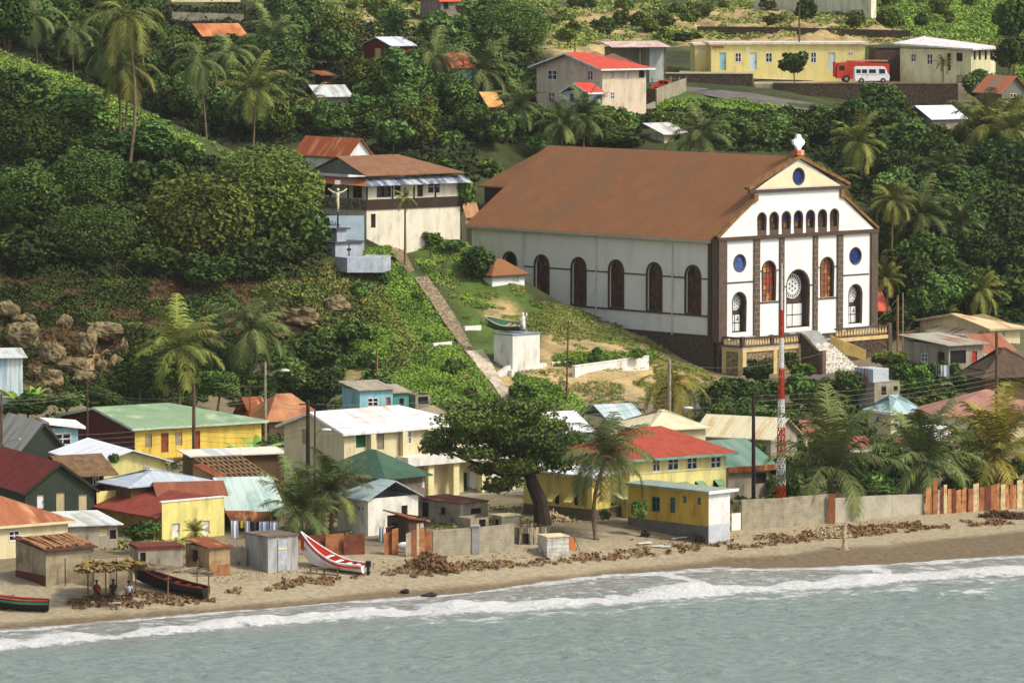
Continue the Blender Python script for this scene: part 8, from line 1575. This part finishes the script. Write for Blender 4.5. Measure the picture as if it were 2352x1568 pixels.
laundry('washing line with red and blue cloths beside the white house', 866, 1207, 905, 1207, 378, [(.1, .35, 1.1, (190, 210, 220)), (.5, .3, .8, (150, 40, 44))]); laundry('washing line with purple and white cloths below the concrete veranda house', 2143, 836, 2192, 836, 482, [(.05, .35, 1.0, (110, 90, 120)), (.35, .8, 1.1, (226, 230, 234)), (.8, .3, .9, (50, 56, 80))])
laundry('bright laundry on the dry hillside at the top left of centre', 818, 48, 848, 46, 690, [(.0, .7, 1.0, (220, 110, 50)), (.35, .5, .6, (60, 60, 90)), (.6, .9, .6, (236, 236, 240))])
# thatched awning with three seated people
fr0 = G(160, 1358); e = empty('thatched_awning', fr0, 'palm thatched awning on thin poles against the yard wall', 'awning')
for u, v in ((202, 1372), (243, 1362), (312, 1356), (150, 1345), (268, 1345)): q = G(u, v) - fr0; mb = MB(); mb.tube([q - Vector((0, 0, .2)), q + Vector((0, 0, 2.0))], .05, 5); mb.build('post', WOODG, e)
rng = np.random.default_rng(3); A = [P(178, 1312, 351), P(330, 1302, 352.5), P(325, 1290, 357), P(185, 1296, 356)]; n = 900; s_ = rng.random(n); t_ = rng.random(n); A = [np.array(x) - np.array(fr0) for x in A]
cen = (A[0][None] * ((1 - s_) * (1 - t_))[:, None] + A[1][None] * (s_ * (1 - t_))[:, None] + A[2][None] * (s_ * t_)[:, None] + A[3][None] * ((1 - s_) * t_)[:, None]) + rng.normal(size=(n, 3)) * .09; nn = rng.normal(size=(n, 3)) * .3 + np.array([0, 0, 1]); nn /= np.linalg.norm(nn, axis=1)[:, None]
o = bpy.data.objects.new('thatch', quads_mesh('thatch', leaves(cen, nn, .3 * rng.uniform(.5, 1.5, n), rng), rng.random(n), leafmat('thatch_leaves', (96, 72, 44), (160, 138, 84), rnd=.02))); COL.objects.link(o); o.parent = e
fr0 = G(400, 1372); e = empty('pole_frame', fr0, 'rough frame of grey poles and branches over the long black boat', 'frame'); C4 = [(300, 1315), (478, 1380), (385, 1378), (452, 1345), (300, 1360)]; tp = []
for u, v in C4: q = G(u, v) - fr0; mb = MB(); mb.tube([q - Vector((0, 0, .2)), q + Vector((.05, 0, 1.9))], .05, 5); mb.build('post', WOODG, e); tp.append(q + Vector((.05, 0, 1.9)))
mb = MB()
for i in range(190): t = rr.random(); a = tp[4].lerp(tp[1], t) + Vector((rr.uniform(-.3, .3), rr.uniform(-.4, 1.6), rr.uniform(-.08, .2))); d = Vector((rr.uniform(-1, 1), rr.uniform(-.5, .5), rr.uniform(-.1, .1))); mb.bar(a - d, a + d, rr.uniform(.03, .07))
mb.build('roof_branches', mat('grey_branches', (180, 166, 138), (110, 96, 74), sc=2), e)
SKIN = mat('brown_skin', (92, 62, 46), (80, 52, 38), sc=2)
def seated(u, v, az, shirt, label):
    b = G(u, v); e = empty('person', b, label, 'person', math.radians(az))
    J = [(0, 0, .45), (0, .0, .62), (0, .02, .85), (0, .02, .98), (0, 0, 1.1), (0, -.02, 1.24), (.1, -.02, .45), (.14, -.42, .48), (.14, -.45, .06), (.14, -.58, .03), (-.1, -.02, .45), (-.14, -.42, .48), (-.14, -.45, .06), (-.14, -.58, .03), (.19, .02, .93), (.25, -.08, .68), (.14, -.32, .56), (-.19, .02, .93), (-.25, -.08, .68), (-.14, -.32, .56)]
    E = [(0, 1), (1, 2), (2, 3), (3, 4), (4, 5), (0, 6), (6, 7), (7, 8), (8, 9), (0, 10), (10, 11), (11, 12), (12, 13), (3, 14), (14, 15), (15, 16), (3, 17), (17, 18), (18, 19)]
    R_ = [.13, .13, .15, .12, .055, .1, .09, .065, .045, .04, .09, .065, .045, .04, .06, .045, .03, .06, .045, .03]
    try: skin_fig('body', J, E, R_, SKIN, e, 1)
    except Exception:
        mb = MB(); [mb.tube([J[a], J[b_]], [R_[a], R_[b_]], 7) for a, b_ in E]; mb.build('body', SKIN, e, True)
    mb = MB(); mb.tube([(0, 0, .48), (0, .01, .7), (0, .02, .92), (0, .01, 1.03)], [.17, .17, .2, .08], 10); mb.tube([(.15, .02, .96), (.25, -.05, .76)], [.09, .07], 7); mb.tube([(-.15, .02, .96), (-.25, -.05, .76)], [.09, .07], 7); mb.build('shirt', paint('shirt', shirt), e, True)
    mb = MB(); mb.sphere((0, .01, 1.3), .115, 10, (1, 1, .85)); mb.build('hair', mat('black_hair', (24, 20, 18), (16, 14, 12)), e, True); mb = MB(); mb.box(-.25, .25, -.2, .2, 0, .36); mb.build('crate_seat', WOODG, e)
seated(222, 1375, 20, (150, 40, 34), 'person in a dark red shirt sitting leftmost under the thatched awning'); seated(260, 1373, -10, (60, 54, 50), 'person in dark clothes sitting in the middle under the thatched awning'); seated(296, 1376, 10, (170, 186, 196), 'person in a pale blue shirt sitting rightmost under the thatched awning')
# debris along the tide line (nobody could count it)
def debris(label, poly, n, size, m):
    rng = np.random.default_rng(n); msk = inpoly(GU, GV, poly) & (GZ > .2) & (n1 * .6 + n2 > -.25); ii = np.argwhere(msk[:-1, :-1]); k = rng.integers(0, len(ii), n); iy, ix = ii[k, 0], ii[k, 1]; fx, fy = rng.random(n), rng.random(n)
    X = GX[iy, ix] + .55 * fx; Y = GY[iy, ix] + .8 * fy; Z = GZn[iy, ix] * (1 - fy) + GZn[iy + 1, ix] * fy + .06; cen = np.stack([X, Y, Z], 1); nn = rng.normal(size=(n, 3)) * .6 + np.array([0, -.3, .7]); nn /= np.linalg.norm(nn, axis=1)[:, None]
    o = bpy.data.objects.new('beach_debris', quads_mesh('beach_debris', leaves(cen, nn, size * rng.uniform(.4, 1.8, n), rng), rng.random(n), m)); COL.objects.link(o); tag(o, label, 'debris', kind='stuff')
DBM = leafmat('debris_brown', (74, 50, 32), (170, 136, 96), rnd=.02)
debris('brown driftwood scraps and husks strewn along the left tide line', [(0, 1372), (160, 1378), (300, 1362), (470, 1372), (600, 1335), (700, 1330), (900, 1318), (900, 1332), (700, 1350), (560, 1370), (420, 1392), (250, 1400), (0, 1405)], 2600, .1, DBM)
debris('brown driftwood scraps strewn along the middle tide line', [(880, 1310), (1080, 1292), (1200, 1290), (1400, 1268), (1600, 1250), (1800, 1225), (2000, 1215), (2110, 1205), (2110, 1222), (1900, 1240), (1700, 1262), (1500, 1278), (1250, 1300), (900, 1330)], 4200, .11, DBM)
debris('weed and husks strewn on the right hand beach', [(1880, 1215), (2120, 1200), (2351, 1178), (2351, 1205), (2200, 1212), (2000, 1228), (1880, 1238)], 2200, .12, DBM)
debris('small scraps and pebbles scattered over the upper sand', [(480, 1320), (1000, 1280), (1400, 1245), (1700, 1225), (2100, 1190), (2100, 1205), (1700, 1250), (1400, 1275), (1000, 1310), (480, 1350)], 1500, .06, DBM)
# ---------------------------------------------------------------- thin humid air over the bay
mb = MB(); mb.box(-1100, 1100, -700, 1900, min(float(GZn.min()), -1) - 1, max(float(GZn.max()), CAMH) + 4); hz_o = mb.build('haze', bpy.data.materials.new('haze_air')); hz_o['kind'] = 'stuff'; hz_o['label'] = 'thin humid sea air over the bay'
m = hz_o.data.materials[0]; m.use_nodes = True; t = m.node_tree; t.nodes.clear(); out = t.nodes.new('ShaderNodeOutputMaterial'); pv = t.nodes.new('ShaderNodeVolumePrincipled')
pv.inputs['Color'].default_value = (.9, .92, .86, 1); pv.inputs['Density'].default_value = .00005; pv.inputs['Anisotropy'].default_value = .2; t.links.new(pv.outputs[0], out.inputs['Volume'])
SC.cycles.volume_bounces = 0
